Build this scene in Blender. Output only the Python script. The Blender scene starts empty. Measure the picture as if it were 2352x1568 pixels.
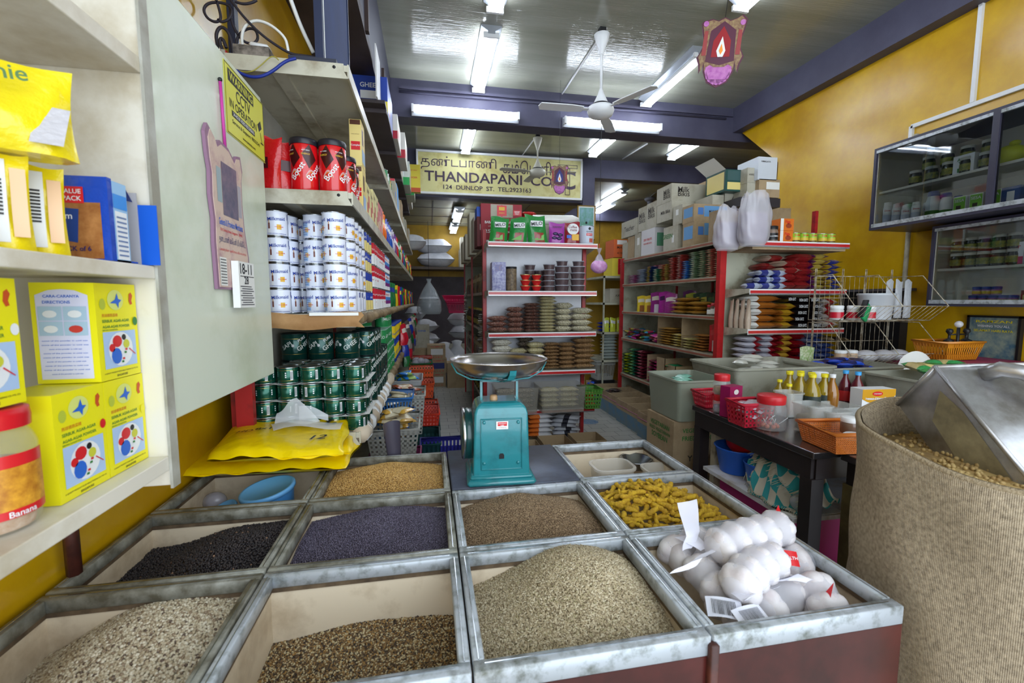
import bpy,math,random
import numpy as np
from mathutils import Matrix,Vector
random.seed(7)
rng = np.random.default_rng(7)
PI = math.pi
SC = bpy.context.scene
COL = SC.collection
HZ = 1.45                      # eye height above the floor

# ---------------------------------------------------------------- camera
FPX = 1013.0
YAW = math.atan(191 / 1017.0);PIT = math.atan(94 / 1013.0)
cF = Vector((math.sin(YAW)*math.cos(PIT),math.cos(YAW)*math.cos(PIT),-math.sin(PIT)))
cR = Vector((math.cos(YAW),-math.sin(YAW),0));cU = cR.cross(cF)
cam_d = bpy.data.cameras.new('camera');cam = bpy.data.objects.new('camera',cam_d);COL.objects.link(cam)
cam_d.sensor_width = 36;cam_d.lens = FPX / 2352*36;cam_d.clip_start = 0.02
cam_d.dof.use_dof = True;cam_d.dof.focus_distance = 2.4;cam_d.dof.aperture_fstop = 5.0
mw = Matrix.Identity(4)
for i in range(3):
    mw[i][0] = cR[i];mw[i][1] = cU[i];mw[i][2] = -cF[i]
mw[2][3] = HZ
cam.matrix_world = mw
SC.camera = cam

# ---------------------------------------------------------------- world, exposure
SC.view_settings.view_transform = 'Standard'
try: SC.view_settings.look = 'None'
except Exception: pass
SC.view_settings.exposure = 0.88;SC.view_settings.gamma = 1.0
SC.view_settings.use_curve_mapping = False
w = bpy.data.worlds.new('street daylight');SC.world = w;w.use_nodes = True
w.node_tree.nodes['Background'].inputs[0].default_value = (0.80,0.90,1.0,1)
w.node_tree.nodes['Background'].inputs[1].default_value = 2.2
TUBE_POWER = 21.0              # radiance of the fluorescent tubes
# the open shopfront behind the camera lets the street daylight in (a portal only guides sampling)
pl = bpy.data.lights.new('shopfront_portal','AREA');pl.shape = 'RECTANGLE';pl.size = 6.2;pl.size_y = 4.0
pl.cycles.is_portal = True
po = bpy.data.objects.new('shopfront_portal',pl);COL.objects.link(po)
po.location = (1.7,-1.6,2.0);po.rotation_euler = (-PI / 2,0,PI)

# ---------------------------------------------------------------- rays to points on real planes
def ray(u,v): return (u - 1176.0) / FPX*cR - (v - 784.0) / FPX*cU+cF
def atz(u,v,z): d = ray(u,v);p = d*((z - HZ) / d.z);return Vector((p.x,p.y,z))
def aty(u,v,y): d = ray(u,v);p = d*(y / d.y);return Vector((p.x,y,p.z+HZ))
def atx(u,v,x): d = ray(u,v);p = d*(x / d.x);return Vector((x,p.y,p.z+HZ))

# ---------------------------------------------------------------- materials
MATS = {}
def lin(c):
    return tuple((x / 255.0 / 12.92 if x <= 10 else ((x / 255.0+0.055) / 1.055) **2.4) for x in c[:3])
def mat(name,rgb=(200,200,200),rough=0.5,metal=0.0,dirt=None,dscale=6.0,damt=0.4,bump=0.0,bscale=40.0,
        emit=0.0,trans=0.0,alpha=1.0,ior=1.45,coat=0.0,aniso=None,vary=0.0,spec=None):
    if name in MATS: return MATS[name]
    m = bpy.data.materials.new(name);m.use_nodes = True
    nt = m.node_tree;b = nt.nodes['Principled BSDF'];L = nt.links
    c = lin(rgb)+(1,)
    b.inputs['Base Color'].default_value = c
    b.inputs['Roughness'].default_value = rough
    b.inputs['Metallic'].default_value = metal
    b.inputs['IOR'].default_value = ior
    if spec is not None: b.inputs['Specular IOR Level'].default_value = spec
    if coat: b.inputs['Coat Weight'].default_value = coat;b.inputs['Coat Roughness'].default_value = 0.08
    if trans: b.inputs['Transmission Weight'].default_value = trans
    if alpha < 1: b.inputs['Alpha'].default_value = alpha
    if emit:
        b.inputs['Emission Color'].default_value = c;b.inputs['Emission Strength'].default_value = emit
    tc = None
    if dirt is not None or bump:
        tc = nt.nodes.new('ShaderNodeTexCoord');mp = nt.nodes.new('ShaderNodeMapping')
        L.new(tc.outputs['Object'],mp.inputs[0])
        if aniso: mp.inputs['Scale'].default_value = aniso
    if dirt is not None:
        n = nt.nodes.new('ShaderNodeTexNoise');n.inputs['Scale'].default_value = dscale;n.inputs['Detail'].default_value = 7;n.inputs['Roughness'].default_value = .62
        L.new(mp.outputs[0],n.inputs['Vector'])
        r = nt.nodes.new('ShaderNodeValToRGB');r.color_ramp.elements[0].position = .5 - .22*damt - .02;r.color_ramp.elements[1].position = .5+.2
        r.color_ramp.elements[0].color = lin(dirt)+(1,);r.color_ramp.elements[1].color = c
        if damt < .35: r.color_ramp.elements[0].position = .30;r.color_ramp.elements[1].position = .52
        L.new(n.outputs['Fac'],r.inputs[0]);L.new(r.outputs[0],b.inputs['Base Color'])
    if bump:
        n2 = nt.nodes.new('ShaderNodeTexNoise');n2.inputs['Scale'].default_value = bscale;n2.inputs['Detail'].default_value = 4
        L.new(mp.outputs[0],n2.inputs['Vector'])
        bp = nt.nodes.new('ShaderNodeBump');bp.inputs['Strength'].default_value = bump;bp.inputs['Distance'].default_value = .01
        L.new(n2.outputs['Fac'],bp.inputs['Height']);L.new(bp.outputs[0],b.inputs['Normal'])
    MATS[name] = m
    return m
def grains_mat(name,cols,rough=.6):
    """per-vertex value attribute 'rnd' picks a colour from the ramp"""
    m = bpy.data.materials.new(name);m.use_nodes = True;MATS[name] = m
    nt = m.node_tree;b = nt.nodes['Principled BSDF'];b.inputs['Roughness'].default_value = rough
    a = nt.nodes.new('ShaderNodeAttribute');a.attribute_name = 'rnd'
    r = nt.nodes.new('ShaderNodeValToRGB');r.color_ramp.interpolation = 'CONSTANT'
    els = r.color_ramp.elements
    while len(els) < len(cols): els.new(.5)
    pos = 0.0;tot = sum(w for w,_ in cols)
    for e,(w_,c) in zip(els,cols):
        e.position = pos;e.color = lin(c)+(1,);pos += w_ / tot
    nt.links.new(a.outputs['Fac'],r.inputs[0]);nt.links.new(r.outputs[0],b.inputs['Base Color'])
    return m
def clearmat(name,rgb=(235,240,245),alpha=.22,rough=.12):
    """thin clear plastic film / walls: part see-through, part glossy"""
    if name in MATS: return MATS[name]
    m = bpy.data.materials.new(name);m.use_nodes = True;MATS[name] = m
    b = m.node_tree.nodes['Principled BSDF']
    b.inputs['Base Color'].default_value = lin(rgb)+(1,);b.inputs['Roughness'].default_value = rough
    b.inputs['Alpha'].default_value = alpha
    b.inputs['Specular IOR Level'].default_value = .9
    return m
def glassmat(name='pane_glass',tint=(.86,.9,.92)):
    if name in MATS: return MATS[name]
    m = bpy.data.materials.new(name);m.use_nodes = True;MATS[name] = m
    nt = m.node_tree;nt.nodes.clear()
    o = nt.nodes.new('ShaderNodeOutputMaterial');t = nt.nodes.new('ShaderNodeBsdfTransparent');t.inputs[0].default_value = tint+(1,)
    g = nt.nodes.new('ShaderNodeBsdfGlossy');g.inputs['Roughness'].default_value = .02
    fr = nt.nodes.new('ShaderNodeFresnel');fr.inputs[0].default_value = 1.4;mx = nt.nodes.new('ShaderNodeMixShader')
    nt.links.new(fr.outputs[0],mx.inputs[0]);nt.links.new(t.outputs[0],mx.inputs[1]);nt.links.new(g.outputs[0],mx.inputs[2]);nt.links.new(mx.outputs[0],o.inputs[0])
    return m
def col(r,g,b,rough=.45,**k): return mat('paint_%d_%d_%d_%d' % (r,g,b,int(rough*100)),(r,g,b),rough,**k)
def foil(r,g,b):      # shiny printed film, crinkled
    return mat('film_%d_%d_%d' % (r,g,b),(r,g,b),.24,bump=.35,bscale=55,coat=.4)

# ---------------------------------------------------------------- text geometry
TXT = {}
def text_mesh(s):
    if s in TXT: return TXT[s]
    cu = bpy.data.curves.new('t','FONT');cu.body = s;cu.resolution_u = 3;cu.offset = .014 if s.isascii() else 0;cu.align_x = 'CENTER';cu.align_y = 'CENTER'
    ob = bpy.data.objects.new('t',cu);COL.objects.link(ob)
    me = bpy.data.meshes.new_from_object(ob)
    vs = np.array([v.co[:2] for v in me.vertices],float).reshape(-1,2);fs = [tuple(p.vertices) for p in me.polygons]
    bpy.data.objects.remove(ob);bpy.data.curves.remove(cu);bpy.data.meshes.remove(me)
    if len(vs):
        mn = vs.min(0);mx_ = vs.max(0);vs = vs - (mn+mx_) / 2;ext = mx_ - mn
    else: ext = np.array([1.,1.])
    TXT[s] = (vs,fs,ext);return TXT[s]

# ---------------------------------------------------------------- mesh builder
class MB:
    def __init__(s): s.v = [];s.f = [];s.m = [];s.sm = [];s.mats = [];s.M = Matrix.Identity(4)
    def at(s,x=0,y=0,z=0,rx=0,ry=0,rz=0):
        s.M = Matrix.Translation((x,y,z)) @ Matrix.Rotation(rz,4,'Z') @ Matrix.Rotation(ry,4,'Y') @ Matrix.Rotation(rx,4,'X');return s
    def home(s): s.M = Matrix.Identity(4);return s
    def mi(s,m):
        if m not in s.mats: s.mats.append(m)
        return s.mats.index(m)
    def add(s,vs,fs,m,smooth=False):
        o = len(s.v);i = s.mi(m);M = s.M
        for p in vs: s.v.append(M @ Vector(p))
        for f in fs: s.f.append(tuple(o+k for k in f));s.m.append(i);s.sm.append(smooth)
    def box(s,x0,x1,y0,y1,z0,z1,m,mats=None):
        vs = [(x0,y0,z0),(x1,y0,z0),(x1,y1,z0),(x0,y1,z0),(x0,y0,z1),(x1,y0,z1),(x1,y1,z1),(x0,y1,z1)]
        fs = [(0,3,2,1),(4,5,6,7),(0,1,5,4),(1,2,6,5),(2,3,7,6),(3,0,4,7)]   # bottom top front right back left
        if mats is None: s.add(vs,fs,m)
        else:
            for k,f in enumerate(fs): s.add([vs[q] for q in f],[(0,1,2,3)],mats.get('btfrkl'[k],m))
    def rbox(s,x0,x1,y0,y1,z0,z1,c,m):
        """box with chamfered vertical and horizontal edges"""
        c = min(c,(x1 - x0) / 2.01,(y1 - y0) / 2.01,(z1 - z0) / 2.01)
        def ring(i,z): return [(x0+i,y0+c,z),(x0+c,y0+i,z),(x1 - c,y0+i,z),(x1 - i,y0+c,z),(x1 - i,y1 - c,z),(x1 - c,y1 - i,z),(x0+c,y1 - i,z),(x0+i,y1 - c,z)]
        vs = ring(c*.98,z0)+ring(0,z0+c)+ring(0,z1 - c)+ring(c*.98,z1)
        fs = []
        for r in range(3):
            for k in range(8): a = r*8+k;b_ = r*8+(k+1) % 8;fs.append((a,b_,b_+8,a+8))
        fs.append(tuple(range(7,-1,-1)));fs.append(tuple(range(24,32)))
        s.add(vs,fs,m,True)
    def lathe(s,prof,m,n=20,smooth=True,caps=(True,True)):
        vs = [];fs = []
        for r,z in prof:
            for k in range(n): a = 2*PI*k / n;vs.append((r*math.cos(a),r*math.sin(a),z))
        for j in range(len(prof) - 1):
            for k in range(n): k2 = (k+1) % n;fs.append((j*n+k,j*n+k2,(j+1)*n+k2,(j+1)*n+k))
        s.add(vs,fs,m,smooth)
        for e,(idx,on) in enumerate(((0,caps[0]),(len(prof) - 1,caps[1]))):
            if on and prof[idx][0] > 1e-5:
                ring = [vs[idx*n+k] for k in range(n)]
                s.add(ring,[tuple(range(n)) if e else tuple(range(n - 1,-1,-1))],m)
    def prism(s,poly,y0,y1,m,caps=True):
        n = len(poly);vs = [(x,y0,z) for x,z in poly]+[(x,y1,z) for x,z in poly]
        fs = [(k,(k+1) % n,n+(k+1) % n,n+k) for k in range(n)]
        s.add(vs,fs,m)
        if caps: s.add(vs[:n],[tuple(range(n))],m);s.add(vs[n:],[tuple(range(n - 1,-1,-1))],m)
    def tube(s,pts,r,m,n=6,closed=False):
        pts = [Vector(p) for p in pts];vs = [];N = len(pts);up = Vector((0,0,1));prev = None
        for i,p in enumerate(pts):
            if closed: d = pts[(i+1) % N] - pts[i - 1]
            else: d = pts[min(i+1,N - 1)] - pts[max(i - 1,0)]
            d.normalize()
            if prev is None:
                a = up.cross(d)
                if a.length < .05: a = Vector((1,0,0)).cross(d)
            else:
                a = prev - d*prev.dot(d)
            a.normalize();prev = a;b_ = d.cross(a)
            rr = r[i] if isinstance(r,(list,tuple)) else r
            for k in range(n): t = 2*PI*k / n;vs.append(p+(a*math.cos(t)+b_*math.sin(t))*rr)
        fs = []
        for i in range(N if closed else N - 1):
            j = (i+1) % N
            for k in range(n): k2 = (k+1) % n;fs.append((i*n+k,i*n+k2,j*n+k2,j*n+k))
        if not closed: fs.append(tuple(range(n - 1,-1,-1)));fs.append(tuple((N - 1)*n+k for k in range(n)))
        s.add(vs,fs,m,True)
    def grid(s,fn,nu,nv,m,smooth=True,closeu=False,matfn=None):
        vs = [fn(i / nu,j / nv) for j in range(nv+1) for i in range(nu+(0 if closeu else 1))]
        W = nu if closeu else nu+1;fs = [];ms = []
        for j in range(nv):
            for i in range(nu):
                i2 = (i+1) % W if closeu else i+1
                fs.append((j*W+i,j*W+i2,(j+1)*W+i2,(j+1)*W+i));ms.append(matfn((i+.5) / nu,(j+.5) / nv) if matfn else m)
        o = len(s.v)
        for p in vs: s.v.append(s.M @ Vector(p))
        for f,mm in zip(fs,ms): s.f.append(tuple(o+k for k in f));s.m.append(s.mi(mm));s.sm.append(smooth)
    def sphere(s,c,r,m,n=12,k=8,sc=(1,1,1)):
        s.grid(lambda u,v: (c[0]+r*sc[0]*math.sin(PI*v)*math.cos(-2*PI*u),c[1]+r*sc[1]*math.sin(PI*v)*math.sin(-2*PI*u),c[2]+r*sc[2]*math.cos(PI*v)),n,k,m,True,True)
    def text(s,t,w,m,x=0,y=0,z=0,face='-y',h=None,cyl=None,cy0=0.0,ang=0,rot=0.0,shear=0.0):
        """flat lettering; width w (or height h). face: -y or +x or +z or -x; cyl = radius to wrap about the z axis, ang = centre angle"""
        vs,fs,ext = text_mesh(t)
        k = w / ext[0] if w else h / ext[1]
        ky = h / ext[1] if (h and w) else k
        out = []
        ca,sa = math.cos(rot),math.sin(rot)
        for a,b_ in vs:
            a,b_ = a*k,b_*ky
            a += b_*shear
            a,b_ = a*ca - b_*sa,a*sa+b_*ca
            if cyl: th = ang+a / cyl;out.append((cyl*math.cos(th),cyl*math.sin(th),z+b_))
            elif face == '-y': out.append((x+a,y,z+b_))
            elif face == '+x': out.append((x,y+a,z+b_))
            elif face == '-x': out.append((x,y - a,z+b_))
            elif face == '+z': out.append((x+a,y+b_,z))
        s.add(out,fs,m)
    def patch(s,x0,x1,z0,z1,y,m,face='-y'):
        if face == '-y': s.add([(x0,y,z0),(x1,y,z0),(x1,y,z1),(x0,y,z1)],[(0,1,2,3)],m)
        elif face == '+x': s.add([(y,x0,z0),(y,x1,z0),(y,x1,z1),(y,x0,z1)],[(0,1,2,3)],m)
        elif face == '+z': s.add([(x0,z0,y),(x1,z0,y),(x1,z1,y),(x0,z1,y)],[(0,1,2,3)],m)
    def disc(s,x,z,r,y,m,n=16,rz=None,face='-y'):
        rz = rz or r
        ring = [(x+r*math.cos(2*PI*k / n),z+rz*math.sin(2*PI*k / n)) for k in range(n)]
        s.poly(ring,y,m,face)
    def poly(s,pts,y,m,face='-y'):
        if face == '-y': vs = [(a,y,b_) for a,b_ in pts]
        elif face == '+x': vs = [(y,a,b_) for a,b_ in pts]
        else: vs = [(a,b_,y) for a,b_ in pts]
        s.add(vs,[tuple(range(len(pts)))],m)
    def cylpatch(s,r,a0,a1,z0,z1,m,n=6):
        vs = [];fs = []
        for k in range(n+1):
            a = a0+(a1 - a0)*k / n;vs += [(r*math.cos(a),r*math.sin(a),z0),(r*math.cos(a),r*math.sin(a),z1)]
        for k in range(n): fs.append((2*k,2*k+2,2*k+3,2*k+1))
        s.add(vs,fs,m,True)
    def pillow(s,w_,d,h,m,m2=None,band=(.25,.75),seed=0,n=9,k=6,seal=.07,wrinkle=.12,z0=0,mtop=None):
        """a filled packet lying flat: x is its long side, sealed ends at +-x; two half shells"""
        r = random.Random(seed);ph = [r.uniform(0,6) for _ in range(4)]
        def H(u,v):
            a = abs(2*u - 1);b_ = abs(2*v - 1)
            if a > 1 - seal*1.5: e = .05
            else: e = (1 - (a / (1 - seal)) **3.2) **.5 if a < 1 - seal else .05
            q = max(0,1 - b_ **3) **.5
            return min(1,max(.03,e*q)*(1+wrinkle*(math.sin(9*u+ph[0])*math.sin(7*v+ph[1])+.5*math.sin(19*u+ph[2]))))
        def top(u,v): return ((u - .5)*w_,(v - .5)*d*(1 - .05*math.sin(PI*u)),z0+h*.5+h*.5*H(u,v))
        def bot(u,v): return ((u - .5)*w_,(.5 - v)*d*(1 - .05*math.sin(PI*u)),z0+h*.5 - h*.5*H(u,1 - v))
        mf = (lambda u,v: m2 if (m2 and band[0] < u < band[1]) else m)
        s.grid(top,n,k,m,True,False,(lambda u,v: (mtop if mtop and .2 < v < .8 and .15 < u < .85 else mf(u,v))) if mtop else mf)
        s.grid(bot,n,k,m,True,False,mf)
    def pouch(s,w_,h,d,m,m2=None,seed=0,lean=0.0,m3=None):
        """standing pouch, face towards -y, crimped top"""
        r = random.Random(seed);ph = [r.uniform(0,6) for _ in range(5)]
        def T(v): return (d*.5)*max(.04,(1 - v **2.6))*(0.75+.25*math.sin(PI*min(1,v*1.5)))
        def X(u,v): return (u - .5)*w_*(1 - .07*math.sin(PI*v))+(lean*v*h)
        def zz(u,v): return h*v+(.04*h*math.sin(5*u+ph[0])*v)
        def fr(u,v): q = max(0,1 - abs(2*u - 1) **2.5) **.5;return (X(u,v),-T(v)*q*(1+.18*math.sin(8*u+ph[1])*math.sin(7*v+ph[2])) - .0005,zz(u,v))
        def bk(u,v): q = max(0,1 - abs(2*u - 1) **2.5) **.5;return (X(1 - u,v),T(v)*q+.0005,zz(1 - u,v))
        s.grid(fr,10,10,m,True,False,lambda u,v: (m3 if (m3 and v < .36 and (u - .55) **2+(v - .2) **2 < .07) else (m2 if (m2 and .12 < u < .9 and .55 < v < .85) else m)))
        s.grid(bk,6,6,m,True)
        s.add([fr(k / 10,0) for k in range(11)]+[bk(k / 10,0) for k in range(11)],[tuple(range(21,-1,-1))],m)
    def arrs(s): return s.v,s.f
    def mesh(s,name='mesh'):
        me = bpy.data.meshes.new(name)
        me.from_pydata([tuple(p) for p in s.v],[],s.f)
        for m in s.mats: me.materials.append(m)
        me.polygons.foreach_set('material_index',s.m);me.polygons.foreach_set('use_smooth',s.sm)
        me.update();return me
    def build(s,name,parent=None,loc=None,rz=0):
        o = bpy.data.objects.new(name,s.mesh(name));COL.objects.link(o)
        if parent: o.parent = parent
        if loc is not None: o.location = loc
        if rz: o.rotation_euler[2] = rz
        return o

def tag(o,label=None,cat=None,group=None,kind=None):
    if label: o['label'] = label
    if cat: o['category'] = cat
    if group: o['group'] = group
    if kind: o['kind'] = kind
    return o
def empty(name,loc,label,cat,group=None,rz=0):
    o = bpy.data.objects.new(name,None);COL.objects.link(o);o.empty_display_size = .05
    o.location = loc;o.rotation_euler[2] = rz;return tag(o,label,cat,group)
def struct(name,mb):
    o = mb.build(name);o['kind'] = 'structure';return o

class Proto:
    """a kind of thing: root mesh (or none) + parts (+ sub-parts); put() links a fresh copy of each"""
    def __init__(s,name,cat,root,parts=()):
        s.name,s.cat = name,cat
        parts = [q for p in parts for q in ([('bottom_rim',p[1][0]),('top_rim',p[1][1])] if isinstance(p[1],tuple) else [p])]
        s.root = root.mesh(name) if root else None
        s.parts = [(p[0],p[1].mesh(p[0]),p[2] if len(p) > 2 else (0,0,0),[(q[0],q[1].mesh(q[0])) for q in (p[3] if len(p) > 3 else [])]) for p in parts]
    def put(s,loc,label,group=None,rz=0,rx=0,ry=0,sc=None,nm=None):
        o = bpy.data.objects.new(nm or s.name,s.root);COL.objects.link(o)
        o.location = loc;o.rotation_euler = (rx,ry,rz)
        if sc is not None: o.scale = sc if isinstance(sc,(tuple,list)) else (sc,sc,sc)
        tag(o,label,s.cat,group)
        for n_,me,l_,subs in s.parts:
            c = bpy.data.objects.new(n_,me);COL.objects.link(c);c.parent = o;c.location = l_
            for n2,me2 in subs:
                d = bpy.data.objects.new(n2,me2);COL.objects.link(d);d.parent = c
        return o
ORD = ['first','second','third','fourth','fifth','sixth','seventh','eighth','ninth','tenth','eleventh','twelfth','thirteenth','fourteenth','fifteenth','sixteenth']
def lay(i,n):
    if n == 1: return 'single'
    if i == 0: return 'bottom'
    if i == n - 1: return 'topmost'
    return ORD[i]

# common materials
WHITE = col(228,230,232);BLACK = col(22,22,25);SHELF = mat('shelf_enamel',(190,186,168),.4,dirt=(132,118,92),dscale=5,damt=.3)
RED = mat('red_steel',(168,34,36),.4,dirt=(110,24,26),dscale=9,damt=.3);ALU = mat('aluminium',(178,184,190),.38,metal=.25,dirt=(104,108,100),dscale=26,damt=.3)
ALUD = mat('aluminium_worn',(158,158,148),.45,metal=.15,dirt=(92,88,74),dscale=20,damt=.5)
CHROME = mat('tin_rim',(190,195,200),.2,metal=1.0);STEEL = mat('stainless_steel',(150,152,156),.22,metal=1.0,bump=.05,bscale=12)
CARD = mat('cardboard',(168,146,114),.8,dirt=(140,118,90),dscale=5,damt=.3);CARDG = mat('cardboard_pale',(176,172,156),.8,dirt=(150,142,122),dscale=5,damt=.3)
PAPER = col(226,226,222,.7)
# ================================================================ the room
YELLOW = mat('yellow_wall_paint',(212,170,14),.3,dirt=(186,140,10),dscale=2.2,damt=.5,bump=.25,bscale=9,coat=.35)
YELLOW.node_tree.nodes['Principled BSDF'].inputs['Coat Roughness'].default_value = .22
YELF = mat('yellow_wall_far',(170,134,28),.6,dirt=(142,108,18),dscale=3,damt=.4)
PURP = mat('purple_beam_paint',(84,84,104),.5,dirt=(72,70,90),dscale=2,damt=.4,bump=.1,bscale=10)
DARKW = mat('dark_wall_paint',(74,66,70),.6,dirt=(58,50,54),dscale=3)
CEIL = mat('ceiling_gloss_paint',(156,157,146),.11,dirt=(136,137,124),dscale=.9,damt=.5,bump=.22,bscale=14,aniso=(.35,4.2,1),spec=.62)
CEIL2 = mat('back_ceiling_board',(132,134,118),.35,dirt=(104,104,86),dscale=2,damt=.5,bump=.1,bscale=10)
def floor_mat():
    m = bpy.data.materials.new('floor_tiles');m.use_nodes = True;nt = m.node_tree;b = nt.nodes['Principled BSDF']
    tc = nt.nodes.new('ShaderNodeTexCoord');br = nt.nodes.new('ShaderNodeTexBrick');L = nt.links
    br.inputs['Color1'].default_value = lin((176,174,166))+(1,);br.inputs['Color2'].default_value = lin((164,164,158))+(1,)
    br.inputs['Mortar'].default_value = lin((74,70,66))+(1,);br.inputs['Scale'].default_value = 1;br.inputs['Mortar Size'].default_value = .0035
    br.inputs['Brick Width'].default_value = .2;br.inputs['Row Height'].default_value = .15;br.inputs['Mortar Smooth'].default_value = .3
    n = nt.nodes.new('ShaderNodeTexNoise');n.inputs['Scale'].default_value = 2.5;n.inputs['Detail'].default_value = 6
    mx = nt.nodes.new('ShaderNodeMix');mx.data_type = 'RGBA';mx.blend_type = 'MULTIPLY';mx.inputs[0].default_value = .35
    L.new(tc.outputs['Object'],br.inputs[0]);L.new(tc.outputs['Object'],n.inputs[0]);L.new(br.outputs[0],mx.inputs[6]);L.new(n.outputs['Fac'],mx.inputs[7]);L.new(mx.outputs[2],b.inputs['Base Color'])
    b.inputs['Roughness'].default_value = .35
    return m
s = MB();s.box(-1.2,6.5,-1.7,11.4,-.1,0,floor_mat());struct('floor',s)
s = MB();s.box(-1.2,6.5,-1.2,8.25,4.05,4.2,CEIL);struct('ceiling',s)
s = MB();s.box(-1.2,2.83,8.25,11.3,3.25,3.4,CEIL2);s.box(2.83,6.5,8.25,11.3,3.78,3.9,CEIL2)
for q in (.1,1.0,1.9): s.box(q,q+.012,8.3,11.2,3.243,3.25,DARKW)
for q in (8.9,9.8,10.6): s.box(-1.1,2.8,q,q+.012,3.243,3.25,DARKW)
struct('ceiling_back',s)
s = MB();s.box(-.98,-.83,-1.2,8.25,0,4.05,YELLOW);s.box(-1.2,-1.05,8.25,11.2,0,3.25,DARKW);struct('wall_left',s)
s = MB();s.box(-.83,-.40,1.3,8.0,3.28,3.36,DARKW);s.box(-.44,-.40,1.3,8.0,3.36,4.049,mat('navy_beam',(40,40,58),.5));
for k in range(5):
    yy = 2.2+k*1.15;s.box(-.40,-.375,yy,yy+.05,3.30,3.62,col(62,48,44));
struct('trim_1',s)
# right wall with the haunch that carries the beam
s = MB();s.M = Matrix(((0,1,0,0),(1,0,0,0),(0,0,1,0),(0,0,0,1)))
s.prism([(-1.2,0),(4.9,0),(4.9,3.14),(5.6,3.75),(5.6,4.04),(-1.2,4.04)],4.25,4.45,YELLOW);s.home();struct('wall_right',s)
s = MB();s.box(4.12,4.45,-1.2,5.6,3.73,4.05,PURP);struct('trim_2',s)
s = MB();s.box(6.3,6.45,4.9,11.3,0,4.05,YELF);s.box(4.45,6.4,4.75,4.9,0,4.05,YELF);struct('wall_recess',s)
s = MB();s.box(-.40,6.3,5.6,5.85,3.62,4.05,PURP);s.box(-.3,4.1,5.57,5.6,3.93,3.96,PURP)
s.tube([(-.3,5.585,3.9),(1.2,5.585,3.9),(4.0,5.585,3.9)],.014,PURP);struct('trim_3',s)
s = MB();s.box(-.83,2.83,8.02,8.25,3.25,4.05,PURP);s.box(2.83,3.06,7.98,8.27,0,4.05,PURP);s.box(3.06,6.3,8.02,8.25,3.72,4.05,PURP);struct('trim_4',s)
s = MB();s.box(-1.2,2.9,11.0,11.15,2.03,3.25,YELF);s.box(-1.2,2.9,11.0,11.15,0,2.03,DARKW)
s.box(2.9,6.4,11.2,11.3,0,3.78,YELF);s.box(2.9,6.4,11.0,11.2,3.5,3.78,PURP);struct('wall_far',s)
# partition seen right of the middle shelves, and conduits
s = MB();
a = atx(2235,5,4.24);b_ = atx(2235,235,4.24);s.box(4.225,4.25,b_.y - .014,b_.y+.014,b_.z,3.73,WHITE)
c1 = atx(2095,290,4.24);s.box(4.225,4.25,.4,c1.y,c1.z - .02,c1.z+.012,WHITE);s.box(4.225,4.25,c1.y - .015,c1.y+.015,c1.z - .15,c1.z,WHITE)
p1 = atx(2086,540,4.22);s.tube([(4.22,p1.y,.8),(4.22,p1.y,2.9)],.018,SHELF,8)
o = s.build('wall_conduit');tag(o,'white cable trunking running along the yellow right wall','conduit')
# ceiling cable battens
s = MB()
for q in ((1378,85,1290,217),(1228,318,1196,362),(1487,330,1430,365)):
    a = atz(q[0],q[1],4.04);b_ = atz(q[2],q[3],4.04);s.tube([a,b_],.011,WHITE,6)
    o = s.build('ceiling_batten');tag(o,'thin white cable strip on the ceiling beside '+{1378: 'the nearest fan',1228: 'the second fan',1487: 'the middle tube lights'}[q[0]],'cable strip');s = MB()

# ---------------------------------------------------------------- fluorescent lights
TUBE = mat('lit_tube',(236,244,255),.4,emit=TUBE_POWER);TUBEOFF = mat('unlit_tube',(225,228,230),.25)
FIX = mat('light_fitting',(170,176,184),.3,metal=.3)
def fitting(p,q,hang,label,lit=(1,1),group=None,w_=.07,side=False):
    p = Vector(p);q = Vector(q);d = (q - p);L_ = d.length;rz = math.atan2(d.y,d.x)
    e = empty('ceiling_light',(p+q) / 2,label,'light',group,rz);e.rotation_euler[0] = -PI / 2 if side else 0;e.scale[1] = .58 if side else 1
    m = MB();m.M = Matrix(((0,1,0,0),(1,0,0,0),(0,0,1,0),(0,0,0,1)))
    m.prism([(-.1,0),(.1,0),(.1,-.012),(.035,-.05),(.035,-.075),(-.035,-.075),(-.035,-.05),(-.1,-.012)],-L_ / 2,L_ / 2,FIX)
    m.build('housing',e)
    for k,sgn in enumerate((-1,1)):
        t = MB();z = -.088
        t.tube([(-L_ / 2+.03,sgn*.052,z),(L_ / 2 - .03,sgn*.052,z)],.0135,TUBE if lit[k] else TUBEOFF,8);t.build('tube',e)
    for sgn in (-1,1):
        c = MB();c.box(sgn*(L_ / 2 - .015) - .012,sgn*(L_ / 2 - .015)+.012,-.075,.075,-.105,-.06,WHITE);c.build('tube_holder',e)
    return e
Zc = 4.05
def onc(u,v,z=Zc): return atz(u,v,z)
xa = .63
fitting((xa,4.40,Zc),(xa,5.56,Zc),0,'ceiling tube light left of the nearest fan, pointing into the shop')
fitting((xa - .02,2.85,Zc),(xa - .02,4.07,Zc),0,'ceiling tube light cut off by the top edge left of the fan')
fitting((2.80,4.35,Zc),(2.80,5.55,Zc),0,'ceiling tube light right of the nearest fan with only one tube lit',(1,0))
fitting((2.70,2.42,Zc),(2.70,3.66,Zc),0,'ceiling tube light at the top right behind the large hanging ornament')
a = aty(945,268,5.5);b_ = aty(1193,284,5.5);zz = 3.68
fitting((a.x,5.565,zz),(b_.x,5.565,zz),0,'crosswise tube light under the beam on its left half',side=True)
a = aty(1295,293,5.5);b_ = aty(1518,310,5.5)
fitting((a.x,5.565,zz),(b_.x,5.565,zz),0,'crosswise tube light under the beam on its right half',side=True)
fitting((.66,6.55,Zc),(.66,7.85,Zc),0,'ceiling tube light behind the beam, above the Tamil lettering of the sign')
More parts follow.
